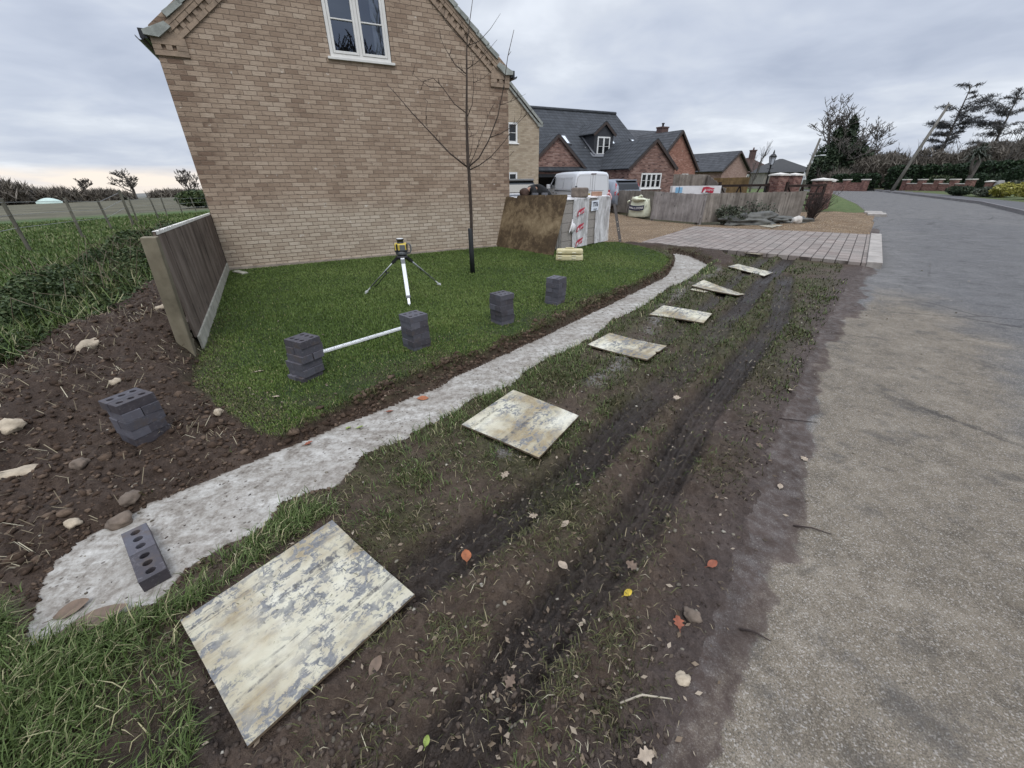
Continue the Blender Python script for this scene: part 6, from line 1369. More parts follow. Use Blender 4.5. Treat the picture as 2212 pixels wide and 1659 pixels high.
# ------------------------------------------------------------------ street furniture
LAMPM = simple('black_iron', (.010, .011, .012), .4, .2)
lp = thing('street_lamp', 'black lantern lamp post standing behind the brick gate piers', 'street lamp', (15.7, 26.9, 0))
m = MB(); m.lathe([(.13, 0), (.13, .35), (.08, .42), (.055, .6), (.05, 1.9), (.065, 1.95), (.04, 2.0), (.045, 2.25), (.09, 2.31)], 14); m.tube([(-.2, 0, 2.1), (.2, 0, 2.1)], .015, 6); m.build('post', LAMPM, lp)
m = MB()
for k in range(4):
    a = math.pi / 4 + k * math.pi / 2; m.beam((.105 * math.cos(a), .105 * math.sin(a), 2.31), (.185 * math.cos(a), .185 * math.sin(a), 2.70), .022)
m.lathe([(.20, 2.70), (.21, 2.73), (.10, 2.86), (.05, 2.88), (.05, 2.95), (.03, 3.0), (.012, 3.08)], 12); m.build('lantern_frame', LAMPM, lp)
m = MB(); m.raw([(-.065, -.065, 2.32), (.065, -.065, 2.32), (.065, .065, 2.32), (-.065, .065, 2.32), (-.12, -.12, 2.69), (.12, -.12, 2.69), (.12, .12, 2.69), (-.12, .12, 2.69)], [(0, 1, 5, 4), (1, 2, 6, 5), (2, 3, 7, 6), (3, 0, 4, 7)]); m.build('lantern_glass', simple('pale_lantern_glass', (.50, .53, .58), .15, .05), lp)
POLEW = wood_mat('grey_pole', (.13, .12, .105), (.24, .225, .20), (6, 6, .4), False)
sl = thing('utility_pole', 'short grey timber pole with a street light arm, at the bend by the ivy tree', 'utility pole', (38.7, 58.0, 0))
m = MB(); m.tube([(0, 0, 0), (.15, 0, 3.0), (.55, 0, 6.0)], [.17, .15, .12], 10); m.build('pole', POLEW, sl); m = MB(); m.tube([(.22, 0, 3.85), (.5, -.1, 4.05), (1.1, -.2, 4.12)], .03, 6); m.build('arm', simple('galvanised', (.4, .41, .42), .5), sl); m = MB(); m.obox((1.35, -.25, 4.14), (.62, .2, .10), -.2); m.build('lamp_head', simple('lamp_white', (.72, .74, .76), .4), sl)
m = MB(); m.obox((.25, -.16, 3.4), (.2, .12, .3)); m.build('junction_box', bpy.data.materials['galvanised'], sl)
up_ = thing('utility_pole', 'tall leaning grey timber utility pole across the road before the dark hedge', 'utility pole', (46.6, 53.2, 0))
m = MB(); m.tube([(0, 0, -.2), (1.3, 0, 4.2), (2.75, 0, 8.75)], [.19, .165, .13], 10); m.build('pole', POLEW, up_); m = MB(); m.obox((2.68, 0, 8.55), (.16, .9, .1)); m.tube([(2.62, 0, 8.75), (2.62, 0, 8.95)], .05, 6); m.build('crossarm', POLEW, up_)
sg = thing('road_sign', 'triangular road sign seen from behind on a thin post at the bend', 'road sign', (29.9, 45.0, 0), R(15))
m = MB(); m.tube([(0, 0, 0), (0, 0, 2.0)], .04, 8); m.build('post', bpy.data.materials['galvanised'], sg); m = MB(); t3 = [(-.45, 0, 1.42), (.45, 0, 1.42), (0, 0, 2.15)]; m.poly(t3); m.poly([(x, .03, z) for x, y, z in t3][::-1]); m.f += [(0, 3 + 2, 3 + 1, 1)] if False else []
m.build('plate', simple('sign_grey', (.5, .51, .52), .5), sg); m = MB(); m.poly([(-.16, -.01, 1.55), (.16, -.01, 1.55), (0, -.01, 1.9)]); m.build('bracket', INK, sg)

# ------------------------------------------------------------------ low brick wall with piers across the road
lw = thing('brick_wall', 'long low red brick wall with stepped piers and white caps across the road', 'wall', (0, 0, 0))
pts = [(48.9, 54.2), (48.8, 52.0), (48.7, 49.9), (48.5, 47.9), (48.3, 46.0)]
for a, b in zip(pts[:-1], pts[1:]):
    m = MB(); m.beam((*a, .34), (*b, .34), .22, .92); m.build('panel', PIERB, lw); m = MB(); m.beam((*a, .83), (*b, .83), .30, .07); m.build('coping', CAP, lw)
for p in pts: m = MB(); m.obox((*p, .55), (.55, .55, 1.3), R(5)); q = m.build('pier', PIERB, lw); m = MB(); m.obox((*p, 1.25), (.68, .68, .10), R(5)); m.build('cap', CAP, q)
lw2 = thing('brick_wall', 'low red brick wall with white coping left of the tall leaning pole', 'wall', (0, 0, 0))
pts = [(44.0, 61.5), (45.6, 59.5), (46.6, 57.6)]
for a, b in zip(pts[:-1], pts[1:]): m = MB(); m.beam((*a, .45), (*b, .45), .25, 1.0); m.build('panel', PIERB, lw2)
for p in pts: m = MB(); m.obox((*p, .6), (.6, .6, 1.3)); q = m.build('pier', PIERB, lw2); m = MB(); m.obox((*p, 1.3), (.75, .75, .12)); m.build('cap', CAP, q)
pier((48.6, 44.3), .6, 1.15, 'lone brick pier with white cap at the far garden entrance')
m = MB(); m.tube([(0, 0, -.1), (0, 0, .8), (0, 0, 1.15)], [.42, .38, .2], 9); o = m.build('stone_post', simple('lichen_stone', (.22, .215, .20), .9, .4, 3.0, .5), None); o.location = (48.0, 42.9, 0); tag(o, 'rounded grey stone gatepost beside the lone brick pier', 'post')

# ------------------------------------------------------------------ trees, hedges and shrubs
def leaf_cloud(centres, radii, count, size, seed, squash=1.0, shell=0.55, elong=1.0, droop=0.0, dens_scale=0.9, cut=0.42, rise=0.0):
    """count small leaf faces spread through the ellipsoids, with gaps where the noise is low"""
    g = np.random.default_rng(seed); C = np.array(centres, float); Rr = np.array(radii, float); vol = Rr.prod(1) ** (2 / 3); pr = vol / vol.sum()
    k = g.choice(len(C), int(count * 2.2), p=pr); d = g.normal(size=(len(k), 3)); d /= np.linalg.norm(d, axis=1)[:, None]
    r = shell + (1 - shell) * g.random(len(k)) ** 0.6; P = C[k] + d * Rr[k] * r[:, None]
    s = max(Rr.max() * .33, .15) * dens_scale
    nz = vnoise(P[:, 0] / s + P[:, 2] / s * .7, P[:, 1] / s + P[:, 2] / s, seed) * .65 + .35 * vnoise(P[:, 0] / s * 3 + 5, P[:, 1] / s * 3 + P[:, 2] / s * 3, seed + 1)
    P = P[nz > cut][:count]; n = len(P); a = g.normal(size=(n, 3)); a[:, 2] += rise - droop; a /= np.linalg.norm(a, axis=1)[:, None]; b = np.cross(a, g.normal(size=(n, 3))); b /= np.linalg.norm(b, axis=1)[:, None]
    sz = size * (0.6 + 0.8 * g.random(n))[:, None]; A_ = a * sz * elong; B_ = b * sz * .5
    V = np.stack([P - A_, P + B_, P + A_, P - B_], 1).reshape(-1, 3); return V, n, g
def leaf_obj(name, mat, parent, centres, radii, count, size, seed, **kw):
    V, n, g = leaf_cloud(centres, radii, count, size, seed, **kw); me = np_mesh(name, V, np.arange(4 * n), np.arange(0, 4 * n, 4))
    a = me.attributes.new('shade', 'FLOAT', 'POINT'); a.data.foreach_set('value', np.repeat(g.random(n), 4).astype(np.float32)); return link(name, me, mat, parent)
def leaf_mat(name, a, b, c=None, rough=.6):
    T = NT(name); st = [(0.0, a), (.7, b)] + ([(1.0, c)] if c else []); col = T.ramp(T.attr('shade'), st)
    return T.done(col, rough, spec=.25)
L_IVY = leaf_mat('ivy_leaves', (.014, .024, .014), (.036, .055, .028), (.075, .095, .055)); L_HEDGE = leaf_mat('hedge_leaves', (.010, .022, .010), (.024, .046, .018)); L_BRUSH = leaf_mat('brown_brush', (.075, .063, .052), (.150, .130, .105), (.22, .195, .16)); L_CEDAR = leaf_mat('cedar_needles', (.040, .042, .045), (.085, .086, .090)); L_YEL = leaf_mat('yellow_leaves', (.10, .11, .02), (.36, .33, .06), (.6, .56, .25)); L_GREY = leaf_mat('grey_green_leaves', (.035, .045, .03), (.085, .095, .065), (.14, .15, .11)); L_BRAM = leaf_mat('bramble_leaves', (.024, .040, .014), (.060, .090, .032), (.14, .145, .07)); L_MIX = leaf_mat('garden_leaves', (.02, .035, .014), (.05, .07, .03), (.10, .10, .05))
BARK = bark('grey_bark', (.060, .052, .046), (.135, .120, .105))
def bare_tree(label, loc, h, spread, seed, trunk=.25, levels=5, twig=.02, lean=(0, 0), up_=.35, split=3, first=.3, mat=None, name='bare_tree', twigs_mat=None, fine=True):
    t = thing(name, label, 'tree', (*loc, ground_z(*loc) - .1)); q = random.Random(seed); mt = MB(); mc = MB()
    def grow(p, d, L, r, lv):
        segs = 3; pts = [p]; 
        for i in range(segs):
            d = (d + Vector((q.uniform(-1, 1), q.uniform(-1, 1), q.uniform(-.4, .8) * up_)) * .22).normalized(); p = p + d * (L / segs); pts.append(p)
        r1 = r * .62; rad = [r + (r1 - r) * i / segs for i in range(segs + 1)]
        (mt if lv >= levels - 1 else mc).tube(pts, rad, 7 if lv >= levels - 1 else (5 if lv > 1 else 3), caps=False)
        if lv <= 0: return
        for k in range(split + (1 if lv < 2 else 0)):
            a = q.uniform(0, 2 * math.pi); side = Vector((math.cos(a), math.sin(a), q.uniform(-.15, .5) * up_ * 2)) * spread
            base = pts[-1] if k == 0 else pts[q.randrange(1, segs + 1)]
            grow(base, (d * .75 + side * (.85 if k else .35)).normalized(), L * q.uniform(.62, .82), max(r1 * (q.uniform(.5, .75) if k else .95), twig * .5), lv - 1)
    Lt = h * first
    grow(Vector((0, 0, 0)), Vector((lean[0], lean[1], 1)).normalized(), Lt, trunk, levels)
    mt.build('trunk', mat or BARK, t, uv=False); mc.build('crown', mat or BARK, t, uv=False); return t
iv = bare_tree('big bare tree smothered in dark ivy at the bend in the road', (50.0, 69.0), 12.0, 1.0, 3, .42, 6, .085, (.05, 0), .5, 3, .36)
leaf_obj('ivy', L_IVY, iv, [(0, -1, 3.2), (1.2, -1.5, 3.0), (-2.0, -1.5, 2.6), (2.8, -1, 2.8), (.3, 0, 6.0), (1.2, 0, 8.0), (-1.6, -.5, 4.6), (2.6, 0, 4.9), (.9, .2, 9.0), (-.9, 0, 7.4), (1.9, .2, 7.2)], [(3.2, 2.2, 3.2), (3.0, 2.2, 3.0), (2.8, 2, 2.8), (2.4, 2, 3.0), (1.5, 1.5, 2.2), (.6, .6, 1.4), (1.7, 1.6, 1.9), (1.6, 1.6, 1.8), (.4, .4, .9), (.5, .5, 1.1), (.5, .5, 1.0)], 20000, .22, 5, cut=.42)
bare_tree('bare spreading tree right of the ivy tree, between it and the leaning pole', (60.8, 75.5), 10.5, 1.0, 8, .40, 6, .085, (.0, 0), .55, 3, .32)
bare_tree('thin bare tree close behind the ivy tree', (54.6, 74.0), 10.5, .9, 12, .3, 6, .075, (.12, 0), .6, 3, .30)
def cedar(label, loc, h, w, seed, lean=.05):
    t = thing('conifer', label, 'tree', (*loc, 0)); q = random.Random(seed); m = MB(); mb = MB(); n = 9; C = []; Rd = []
    tk = [Vector((lean * h * (i / n) ** 1.2, 0, h * i / n)) for i in range(n + 1)]; m.tube(tk, [.28 * (1 - .85 * i / n) for i in range(n + 1)], 8); m.build('trunk', BARK, t, uv=False)
    for i in range(46):
        f = q.uniform(.22, .99); z = f * h; L = w * (.35 + .65 * math.sin(math.pi * min(1, (1 - f) * 1.35 + .10))) * q.uniform(.5, 1.05); a = q.uniform(0, 2 * math.pi); b = Vector((lean * h * f ** 1.2, 0, z)); d = Vector((math.cos(a), math.sin(a), q.uniform(.15, .45)))
        e = b + d * L; mid = b.lerp(e, .5) + Vector((0, 0, .12 * L)); mb.tube([b, mid, e], [.06, .04, .015], 4, False)
        for _ in range(15):
            s0 = b.lerp(e, q.uniform(.35, 1)); mb.tube([s0, s0 + Vector((q.uniform(-.5, .5), q.uniform(-.5, .5), q.uniform(.0, .6))) * (.3 + .25 * L)], [.045, .02], 3, False)
        for s in (.45, .75, 1.0):
            c = b.lerp(e, s); C.append(tuple(c)); Rd.append((.42 * L + .08, .42 * L + .08, .08 + .06 * L))
    mb.build('branches', BARK, t, uv=False); leaf_obj('needles', L_CEDAR, t, C, Rd, 4200, .06, seed, elong=5.0, cut=.46, shell=.05, rise=.15)
cedar('taller dark conifer with flat layered branches right of the leaning pole', (66.0, 69.4), 13.2, 3.0, 4, .04); cedar('broader dark conifer with flat layered branches, farthest right of the two', (71.6, 67.5), 11.6, 4.0, 9, .03)
def brush(label, loc, w, d, h, seed, mat=L_BRUSH, count=9000, size=.24, name='leafless_thicket', cat='thicket', rz=0.0):
    t = thing(name, label, cat, (*loc, 0), rz); q = random.Random(seed); m = MB()
    for i in range(60):
        x, y = q.uniform(-w, w) * .5, q.uniform(-d, d) * .5; p = Vector((x, y, 0)); e = p + Vector((q.uniform(-.8, .8), q.uniform(-.5, .5), h * q.uniform(.7, 1.15))); m.tube([p, p.lerp(e, .5) + Vector((q.uniform(-.3, .3), 0, 0)), e], [.07, .045, .012], 4, False)
        for _ in range(5): s = p.lerp(e, q.uniform(.5, 1)); m.tube([s, s + Vector((q.uniform(-.9, .9), q.uniform(-.6, .6), q.uniform(.2, 1.1)))], [.02, .006], 3, False)
    m.build('stems', BARK, t, uv=False); C = [(q.uniform(-w, w) * .42, q.uniform(-d, d) * .3, h * q.uniform(.25, .72)) for _ in range(14)]; Rd = [(w * .2, d * .4, h * q.uniform(.22, .34)) for _ in C]
    leaf_obj('twigs', mat, t, C, Rd, int(count * 1.7), size * .42, seed, elong=5.5, cut=.33, rise=1.3); return t
brush('brown leafless thicket at the bend behind the far brick wall', (55.6, 66.0), 9.5, 5, 4.6, 2); brush('brown leafless thicket behind the leaning pole', (60.5, 63.5), 9, 5, 5.2, 5); brush('olive brown thicket below the two conifers', (66.0, 61.0), 10, 5, 5.6, 7); brush('tall dark thicket at the right edge of the view', (63.2, 53.2), 9, 5, 7.2, 11, count=12000); brush('dull brown thicket behind the far hedge, near the right edge', (70.5, 61.5), 10, 5, 6.3, 14); brush('grey brown thicket beyond the road end, left of the far wall', (49.5, 66.0), 6, 4, 2.8, 21, count=5000)
def hedge(label, p, q_, h, d, seed, mat=L_HEDGE, count=9000, size=.16):
    t = thing('hedge', label, 'hedge', (*p, 0), math.atan2(q_[1] - p[1], q_[0] - p[0])); L = math.hypot(q_[0] - p[0], q_[1] - p[1]); n = max(3, int(L / 1.2))
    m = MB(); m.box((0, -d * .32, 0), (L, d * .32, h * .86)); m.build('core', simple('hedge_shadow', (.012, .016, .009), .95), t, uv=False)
    leaf_obj('leaves', mat, t, [(L * (i + .5) / n, 0, h * z) for i in range(n) for z in (.25, .55, .82)], [(L / n * .75, d * .5, h * .24) for i in range(n) for z in (1, 2, 3)], count, size, seed, shell=.75, cut=.25)
hedge('long clipped dark green hedge left of the palm-like tree', (49.9, 58.2), (55.4, 53.6), 2.75, 1.6, 1); hedge('long clipped dark green hedge running to the right edge', (53.5, 52.5), (57.5, 44.0), 2.9, 1.6, 2, count=12000); hedge('dark low hedge behind the low wall left of the leaning pole', (45.5, 62.0), (48.8, 58.6), 1.9, 1.2, 3, count=5000)
def shrub(label, loc, w, h, seed, mat=L_MIX, count=2500, size=.09, name='shrub', z=None, shell=.6, blobs=5, cut=.3, stems=True):
    t = thing(name, label, 'shrub', (*loc, ground_z(*loc) if z is None else z)); q = random.Random(seed)
    if stems:
        m = MB()
        for i in range(6): m.tube([(q.uniform(-.1, .1) * w, q.uniform(-.1, .1) * w, -.05), (q.uniform(-.3, .3) * w, q.uniform(-.3, .3) * w, h * q.uniform(.5, .8))], [.03, .01], 4, False)
        m.build('stems', BARK, t, uv=False)
    leaf_obj('leaves', mat, t, [(q.uniform(-.25, .25) * w, q.uniform(-.25, .25) * w, h * q.uniform(.4, .62)) for _ in range(blobs)], [(w * .32, w * .32, h * .42)] * blobs, count, size, seed, shell=shell, cut=cut); return t
shrub('round clipped green shrub left of the leaning pole', (49.4, 55.2), 1.7, 1.5, 1, L_HEDGE, blobs=3); shrub('round dark clipped shrub behind the low wall', (49.6, 46.6), 2.0, 1.8, 2, L_HEDGE, blobs=3); shrub('large round dark clipped shrub near the right edge', (49.0, 42.8), 2.4, 2.3, 3, L_HEDGE, 3500, blobs=3)
shrub('bushy yellow variegated shrub beside the pale drive across the road', (37.4, 33.2), 2.2, 1.0, 4, L_YEL, 3000, .08); shrub('pale yellow shrub at the right edge across the road', (35.6, 29.6), 1.6, 1.15, 5, L_YEL, 2500, .08); shrub('dark low spreading shrub on the verge across the road', (38.6, 37.2), 2.0, .75, 6, L_IVY, 2500, .08); shrub('grey green low shrub right of the dark spreading shrub', (38.2, 35.0), 2.2, .8, 7, L_GREY, 2500, .08)
shrub('olive bush behind the low red wall', (52.0, 53.2), 3.2, 1.6, 8, L_MIX, 3000, .1); shrub('dark rounded bush behind the right part of the low red wall', (52.2, 48.6), 2.8, 1.7, 9, L_IVY, 3000, .1); shrub('grey layered bush in the garden right of the lone pier', (46.0, 38.8), 4.2, 1.3, 10, L_GREY, 4500, .1, blobs=8); shrub('low dark bush in the garden by the right edge', (44.5, 35.6), 3.6, 1.1, 12, L_MIX, 3500, .1)
pt = thing('palm_tree', 'shaggy palm-like tree with drooping leaf crown behind the low wall', 'tree', (50.8, 48.8, 0)); m = MB(); m.tube([(0, 0, 0), (.1, 0, 1.6), (.35, 0, 3.2)], [.26, .22, .2], 9); m.tube([(.1, 0, 1.5), (-.3, 0, 2.5), (-.5, 0, 3.4)], [.16, .14, .12], 7); m.build('trunk', BARK, pt)
m = MB(); q = random.Random(4)
for c0 in ((.35, 0, 3.3), (-.5, 0, 3.5), (.3, .2, 4.0)):
    for k in range(90):
        a = q.uniform(0, 6.283); el = q.uniform(-.2, 1.3); L = q.uniform(.8, 1.5); d = Vector((math.cos(a) * math.cos(el), math.sin(a) * math.cos(el), math.sin(el))); p = Vector(c0); s = d.cross(Vector((0, 0, 1))).normalized() * .04
        p1 = p + d * L * .55; p2 = p + d * L + Vector((0, 0, -.45 * L)); m.poly([p - s, p + s, p1 + s, p1 - s]); m.poly([p1 - s, p1 + s, p2])
m.build('leaves', simple('palm_leaf', (.045, .055, .035), .6, .4, 4), pt, uv=False)
m = MB(); q = random.Random(6); bs = thing('bare_shrub', 'leafless twiggy shrub with dark stems at the right end of the long fence', 'shrub', (12.9, 18.2, 0))
for k in range(70):
    p = Vector((q.uniform(-.12, .12), q.uniform(-.1, .1), 0)); e = Vector((q.uniform(-.35, .75), q.uniform(-.45, .45), q.uniform(.55, 1.25))); mid = p.lerp(e, .5) + Vector((q.uniform(-.1, .1), q.uniform(-.1, .1), .05)); m.tube([p, mid, e], [.016, .010, .003], 4, False)
    for _ in range(5): s = mid.lerp(e, q.random()); m.tube([s, s + Vector((q.uniform(-.22, .22), q.uniform(-.2, .2), q.uniform(-.02, .28)))], [.005, .002], 3, False)
m.build('stems', bark('dark_twig', (.022, .014, .012), (.065, .045, .038)), bs, uv=False)
shrub('scraggy grey leaved shrub against the long fence, behind the tarpaulin', (8.6, 17.0), 1.3, .75, 31, L_GREY, 1500, .05, cut=.42); shrub('thin climbing shrub on the left part of the long fence', (9.9, 17.25), 1.6, .95, 33, L_GREY, 700, .04, cut=.5)
bare_tree('slim bare tree between the orange gable and the pinkish garage', (33.0, 60.0), 7.0, .35, 41, .14, 4, .03, (0, 0), 1.2, 3, .3)
# bare trees beyond the left-hand fields
bare_tree('lone spreading bare tree on the field horizon left of the house', (-143.5, 168.0), 13.0, 1.1, 51, .6, 6, .15, (.12, 0), .45, 3, .27)
bare_tree('pale bare tree on the field horizon beside the house wall', (-105.5, 144.5), 10.5, .8, 52, .4, 6, .13, (0, 0), .7, 3, .27); bare_tree('bare tree rising from the distant hedgerow', (-152.0, 156.0), 9.0, .8, 53, .35, 6, .13, (0, 0), .6, 3, .27)
def far_hedge(label, p, w, h, seed, mat=L_BRUSH, count=2600): return brush(label, p, w, 8, h, seed, mat, count, .75, 'hedgerow', 'hedgerow')
far_hedge('tall dark distant hedgerow at the left edge of the fields', (-144.0, 118.0), 22, 7.5, 61); far_hedge('dark distant hedgerow right of the tall one', (-139.0, 130.0), 20, 4.2, 62); far_hedge('low distant hedgerow left of the lone tree', (-136.0, 146.0), 16, 2.8, 63); far_hedge('hazy distant hedgerow right of the lone tree', (-140.0, 186.0), 26, 2.6, 64)
for o in [x for x in COL.objects if x.name.startswith('hedgerow')]: o.location.z = ground_z(o.location.x, o.location.y) - .3
shrub('dark bush at the end of the field fence line, near the house', (-30.5, 44.0), 4.6, 1.7, 71, L_BRAM, 3500, .16); shrub('small dark bush on the field horizon near the house', (-71.0, 99.0), 5.0, 2.0, 72, L_IVY, 2500, .25)
# the pale round-topped tent and a parked car far off in the field
m = MB(); n = 14
for i in range(9):
    for j in range(n + 1): a = math.pi * j / n; x = -2.6 + 5.2 * i / 8; s = 1.25 * math.sin(math.pi * (.12 + .76 * i / 8)); m.v.append((x, 1.6 * math.cos(a) * s, 1.15 * math.sin(a) * s))
for i in range(8):
    for j in range(n): m.f.append((i * (n + 1) + j, i * (n + 1) + j + 1, (i + 1) * (n + 1) + j + 1, (i + 1) * (n + 1) + j)); m.sm.append(True)
o = m.build('tent', simple('pale_green_canvas', (.50, .62, .56), .6, .1, .6), None); o.location = (-128.5, 121.7, ground_z(-128.5, 121.7)); o.rotation_euler = (0, 0, R(45)); tag(o, 'pale green rounded tent far off in the field', 'tent')
# post and wire fence along the field
FPOST = [((-13.78, 11.88), 1.34), ((-15.6, 15.32), 1.26), ((-17.79, 18.92), 1.12), ((-18.6, 21.0), 1.45), ((-20.6, 23.6), 1.05), ((-21.0, 25.6), 1.02), ((-23.0, 28.8), .95), ((-24.2, 31.8), .85), ((-25.6, 35.2), .8), ((-27.2, 39.0), .7), ((-29.0, 43.2), .6), ((-11.6, 8.6), 1.36)]
wf = thing('wire_fence', 'post and wire fence with leaning grey timber posts along the green field', 'fence', (-13.78, 11.88, 0))
FW = wood_mat('lichen_post', (.105, .098, .080), (.20, .19, .155), (5, 5, .6)); q = random.Random(9)
for (x, y), zt in FPOST:
    z0 = ground_z(x, y) - .2; m = MB(); w_ = .085 if zt < 1.4 else .11; m.beam((x + 13.78, y - 11.88, z0), (x + 13.78 + q.uniform(-.08, .08), y - 11.88 + q.uniform(-.1, .1), zt), w_, w_ * .9, (.8, .6, 0)); m.build('post', FW, wf, .008)
srt = [FPOST[-1]] + FPOST[:-1]
for dz in (.10, .42, .75):
    m = MB(); m.tube([(x + 13.78, y - 11.88, zt - dz) for (x, y), zt in srt], .008, 4, False); m.build('wire', simple('galvanised_wire', (.25, .25, .25), .5) if dz == .10 else bpy.data.materials['galvanised_wire'], wf, uv=False)
# bare trees across the road behind the viewpoint: they show as reflections in the gable window
bare_tree('bare roadside tree reflected in the gable window', (9.4, -6.0), 11.8, .9, 81, .3, 6, .07, (0, 0), .6, 3, .3); bare_tree('bare roadside tree reflected in the right casement pane', (12.6, -6.5), 11.0, .9, 83, .3, 6, .07, (0, 0), .6, 3, .3)

# ------------------------------------------------------------------ grass, clods, litter: what nobody could count
def blade_mat(name, dark, midc, light, straw):
    T = NT(name); s = T.attr('shade'); c = T.ramp(s, [(0.0, dark), (0.42, midc), (0.80, light), (0.93, straw), (1.0, tuple(q * 1.25 for q in straw))])
    return T.done(c, 0.6, spec=0.25)
def polar_points(n, r0, r1, a0, a1, seed, power=1.0):
    """points denser near the viewpoint: area density falls as r**-power"""
    g = np.random.default_rng(seed); u = g.random(n); e = 2.0 - power
    r = np.exp(np.log(r0) + u * np.log(r1 / r0)) if abs(e) < 1e-3 else (r0 ** e + u * (r1 ** e - r0 ** e)) ** (1 / e)
    a = np.radians(a0 + (a1 - a0) * g.random(n)); return r * np.sin(a), r * np.cos(a), g
def blades(name, x, y, z, L, W, lean, mat, seed, az=None, shade=None):
    g = np.random.default_rng(seed); n = len(x); az = g.random(n) * 2 * np.pi if az is None else az
    l = np.stack([np.cos(az), np.sin(az), np.zeros(n)], 1); tw = az + np.pi / 2 + g.normal(0, .6, n); s = np.stack([np.cos(tw), np.sin(tw), np.zeros(n)], 1) * (W * .5)[:, None]
    b = np.stack([x, y, z - .004], 1); up = np.array([0, 0, 1.0]); a1 = lean * .55; a2 = np.clip(lean * 1.5, 0, 2.0)
    m = b + (up * np.cos(a1)[:, None] + l * np.sin(a1)[:, None]) * (L * .55)[:, None]; t = m + (up * np.cos(a2)[:, None] + l * np.sin(a2)[:, None]) * (L * .45)[:, None]
    V = np.stack([b - s, b + s, m + s * .8, m - s * .8, t], 1).reshape(-1, 3); i = (np.arange(n) * 5)[:, None]
    F = np.concatenate([i + [0, 1, 2, 3], i + [3, 2, 4]], 1).ravel(); ls = (np.arange(n)[:, None] * 7 + [0, 4]).ravel()
    me = np_mesh(name, V, F, ls); sh = g.random(n) if shade is None else shade; k = me.attributes.new('shade', 'FLOAT', 'POINT'); k.data.foreach_set('value', np.repeat(sh, 5).astype(np.float32))
    return tag(link(name, me, mat), kind='stuff')
B_LAWN = blade_mat('lawn_blade', (.042, .070, .015), (.104, .156, .036), (.170, .215, .066), (.27, .25, .12)); B_VERGE = blade_mat('verge_blade', (.026, .026, .012), (.064, .066, .026), (.115, .115, .045), (.21, .175, .105)); B_LONG = blade_mat('long_blade', (.030, .046, .014), (.078, .118, .032), (.150, .195, .070), (.36, .33, .19)); B_STRAW = blade_mat('straw', (.08, .062, .04), (.17, .135, .085), (.28, .235, .155), (.40, .36, .26)); B_FIELD = blade_mat('field_blade', (.034, .058, .014), (.080, .125, .030), (.135, .175, .055), (.28, .26, .15))
# lawn
x, y, g = polar_points(420000, 2.3, 13.2, -46, 24, 1, 1.55); z, A = survey(x, y); k = (A['lawn'] > .12) & (A['conc'] < .1); x, y, z = x[k], y[k], z[k]; r = np.hypot(x, y); n = len(x)
patch = fbm(x, y, .8, 3, 140); patch2 = fbm(x, y, 2.6, 2, 141); worn = sstep(1.1, .15, -sd_poly(x, y, LAWN)) * sstep(7.5, 4.0, r)
sh = np.clip((.45 + .26 * patch + .22 * patch2 ) + g.normal(0, .12, n), 0, .84); sh = np.where(g.random(n) < .006 + .07 * worn, .93, sh); keep = g.random(n) > worn * .55 * (patch < .15)
L = (.018 + .020 * g.random(n) + .010 * patch) * (1 - .25 * worn)
la = A['lawn'][k]; wb = (la < .97) & (g.random(n) < .85 * (1 - la)); keep = keep & ~wb
blades('lawn_grass', x[keep], y[keep], z[keep], L[keep], (.0042 + .00085 * r)[keep], np.abs(g.normal(.45, .3, n))[keep], B_LAWN, 2, shade=sh[keep])
wk = wb & (g.random(n) < .6)
blades('worn_lawn_grass', x[wk], y[wk], z[wk], L[wk] * 1.3, (.0045 + .0009 * r)[wk], np.abs(g.normal(1.0, .35, n))[wk], B_VERGE, 3, shade=np.clip(.5 + g.normal(0, .22, n), 0, .95)[wk])
# turf hanging over the cut edge
def along(line, step, seed, spread):
    g = np.random.default_rng(seed); P = np.array(line, float); out = []
    for a, b in zip(P[:-1], P[1:]):
        d = b - a; Ln = np.hypot(*d); m = max(1, int(Ln / step)); t = g.random(m)[:, None]; nrm = np.array([d[1], -d[0]]) / Ln; out.append(np.concatenate([a + d * t + nrm * g.normal(0, spread, m)[:, None], np.tile(np.arctan2(nrm[1], nrm[0]), (m, 1))], 1))
    q = np.concatenate(out); return q[:, 0], q[:, 1], q[:, 2], g
x, y, az, g = along(LAWN[:17][::-1], .0020, 5, .035); z, A = survey(x, y); k = A['conc'] < .25; x, y, z, az = x[k], y[k], z[k], az[k]; n = len(x); r = np.hypot(x, y)
tuft = vnoise(x / .10, y / .10, 301) * .7 + vnoise(x / .35, y / .35, 302) * .5; kk = g.random(n) < tuft ** 1.6
blades('turf_edge_grass', x[kk], y[kk], np.maximum(z, -.03)[kk] + .01, (.035 + .05 * g.random(n))[kk], (.004 + .0007 * r)[kk], np.abs(g.normal(.9, .35, n))[kk], B_VERGE, 6, az=(az + g.normal(0, .9, n))[kk], shade=np.clip(g.normal(.55, .25, n), 0, 1)[kk])
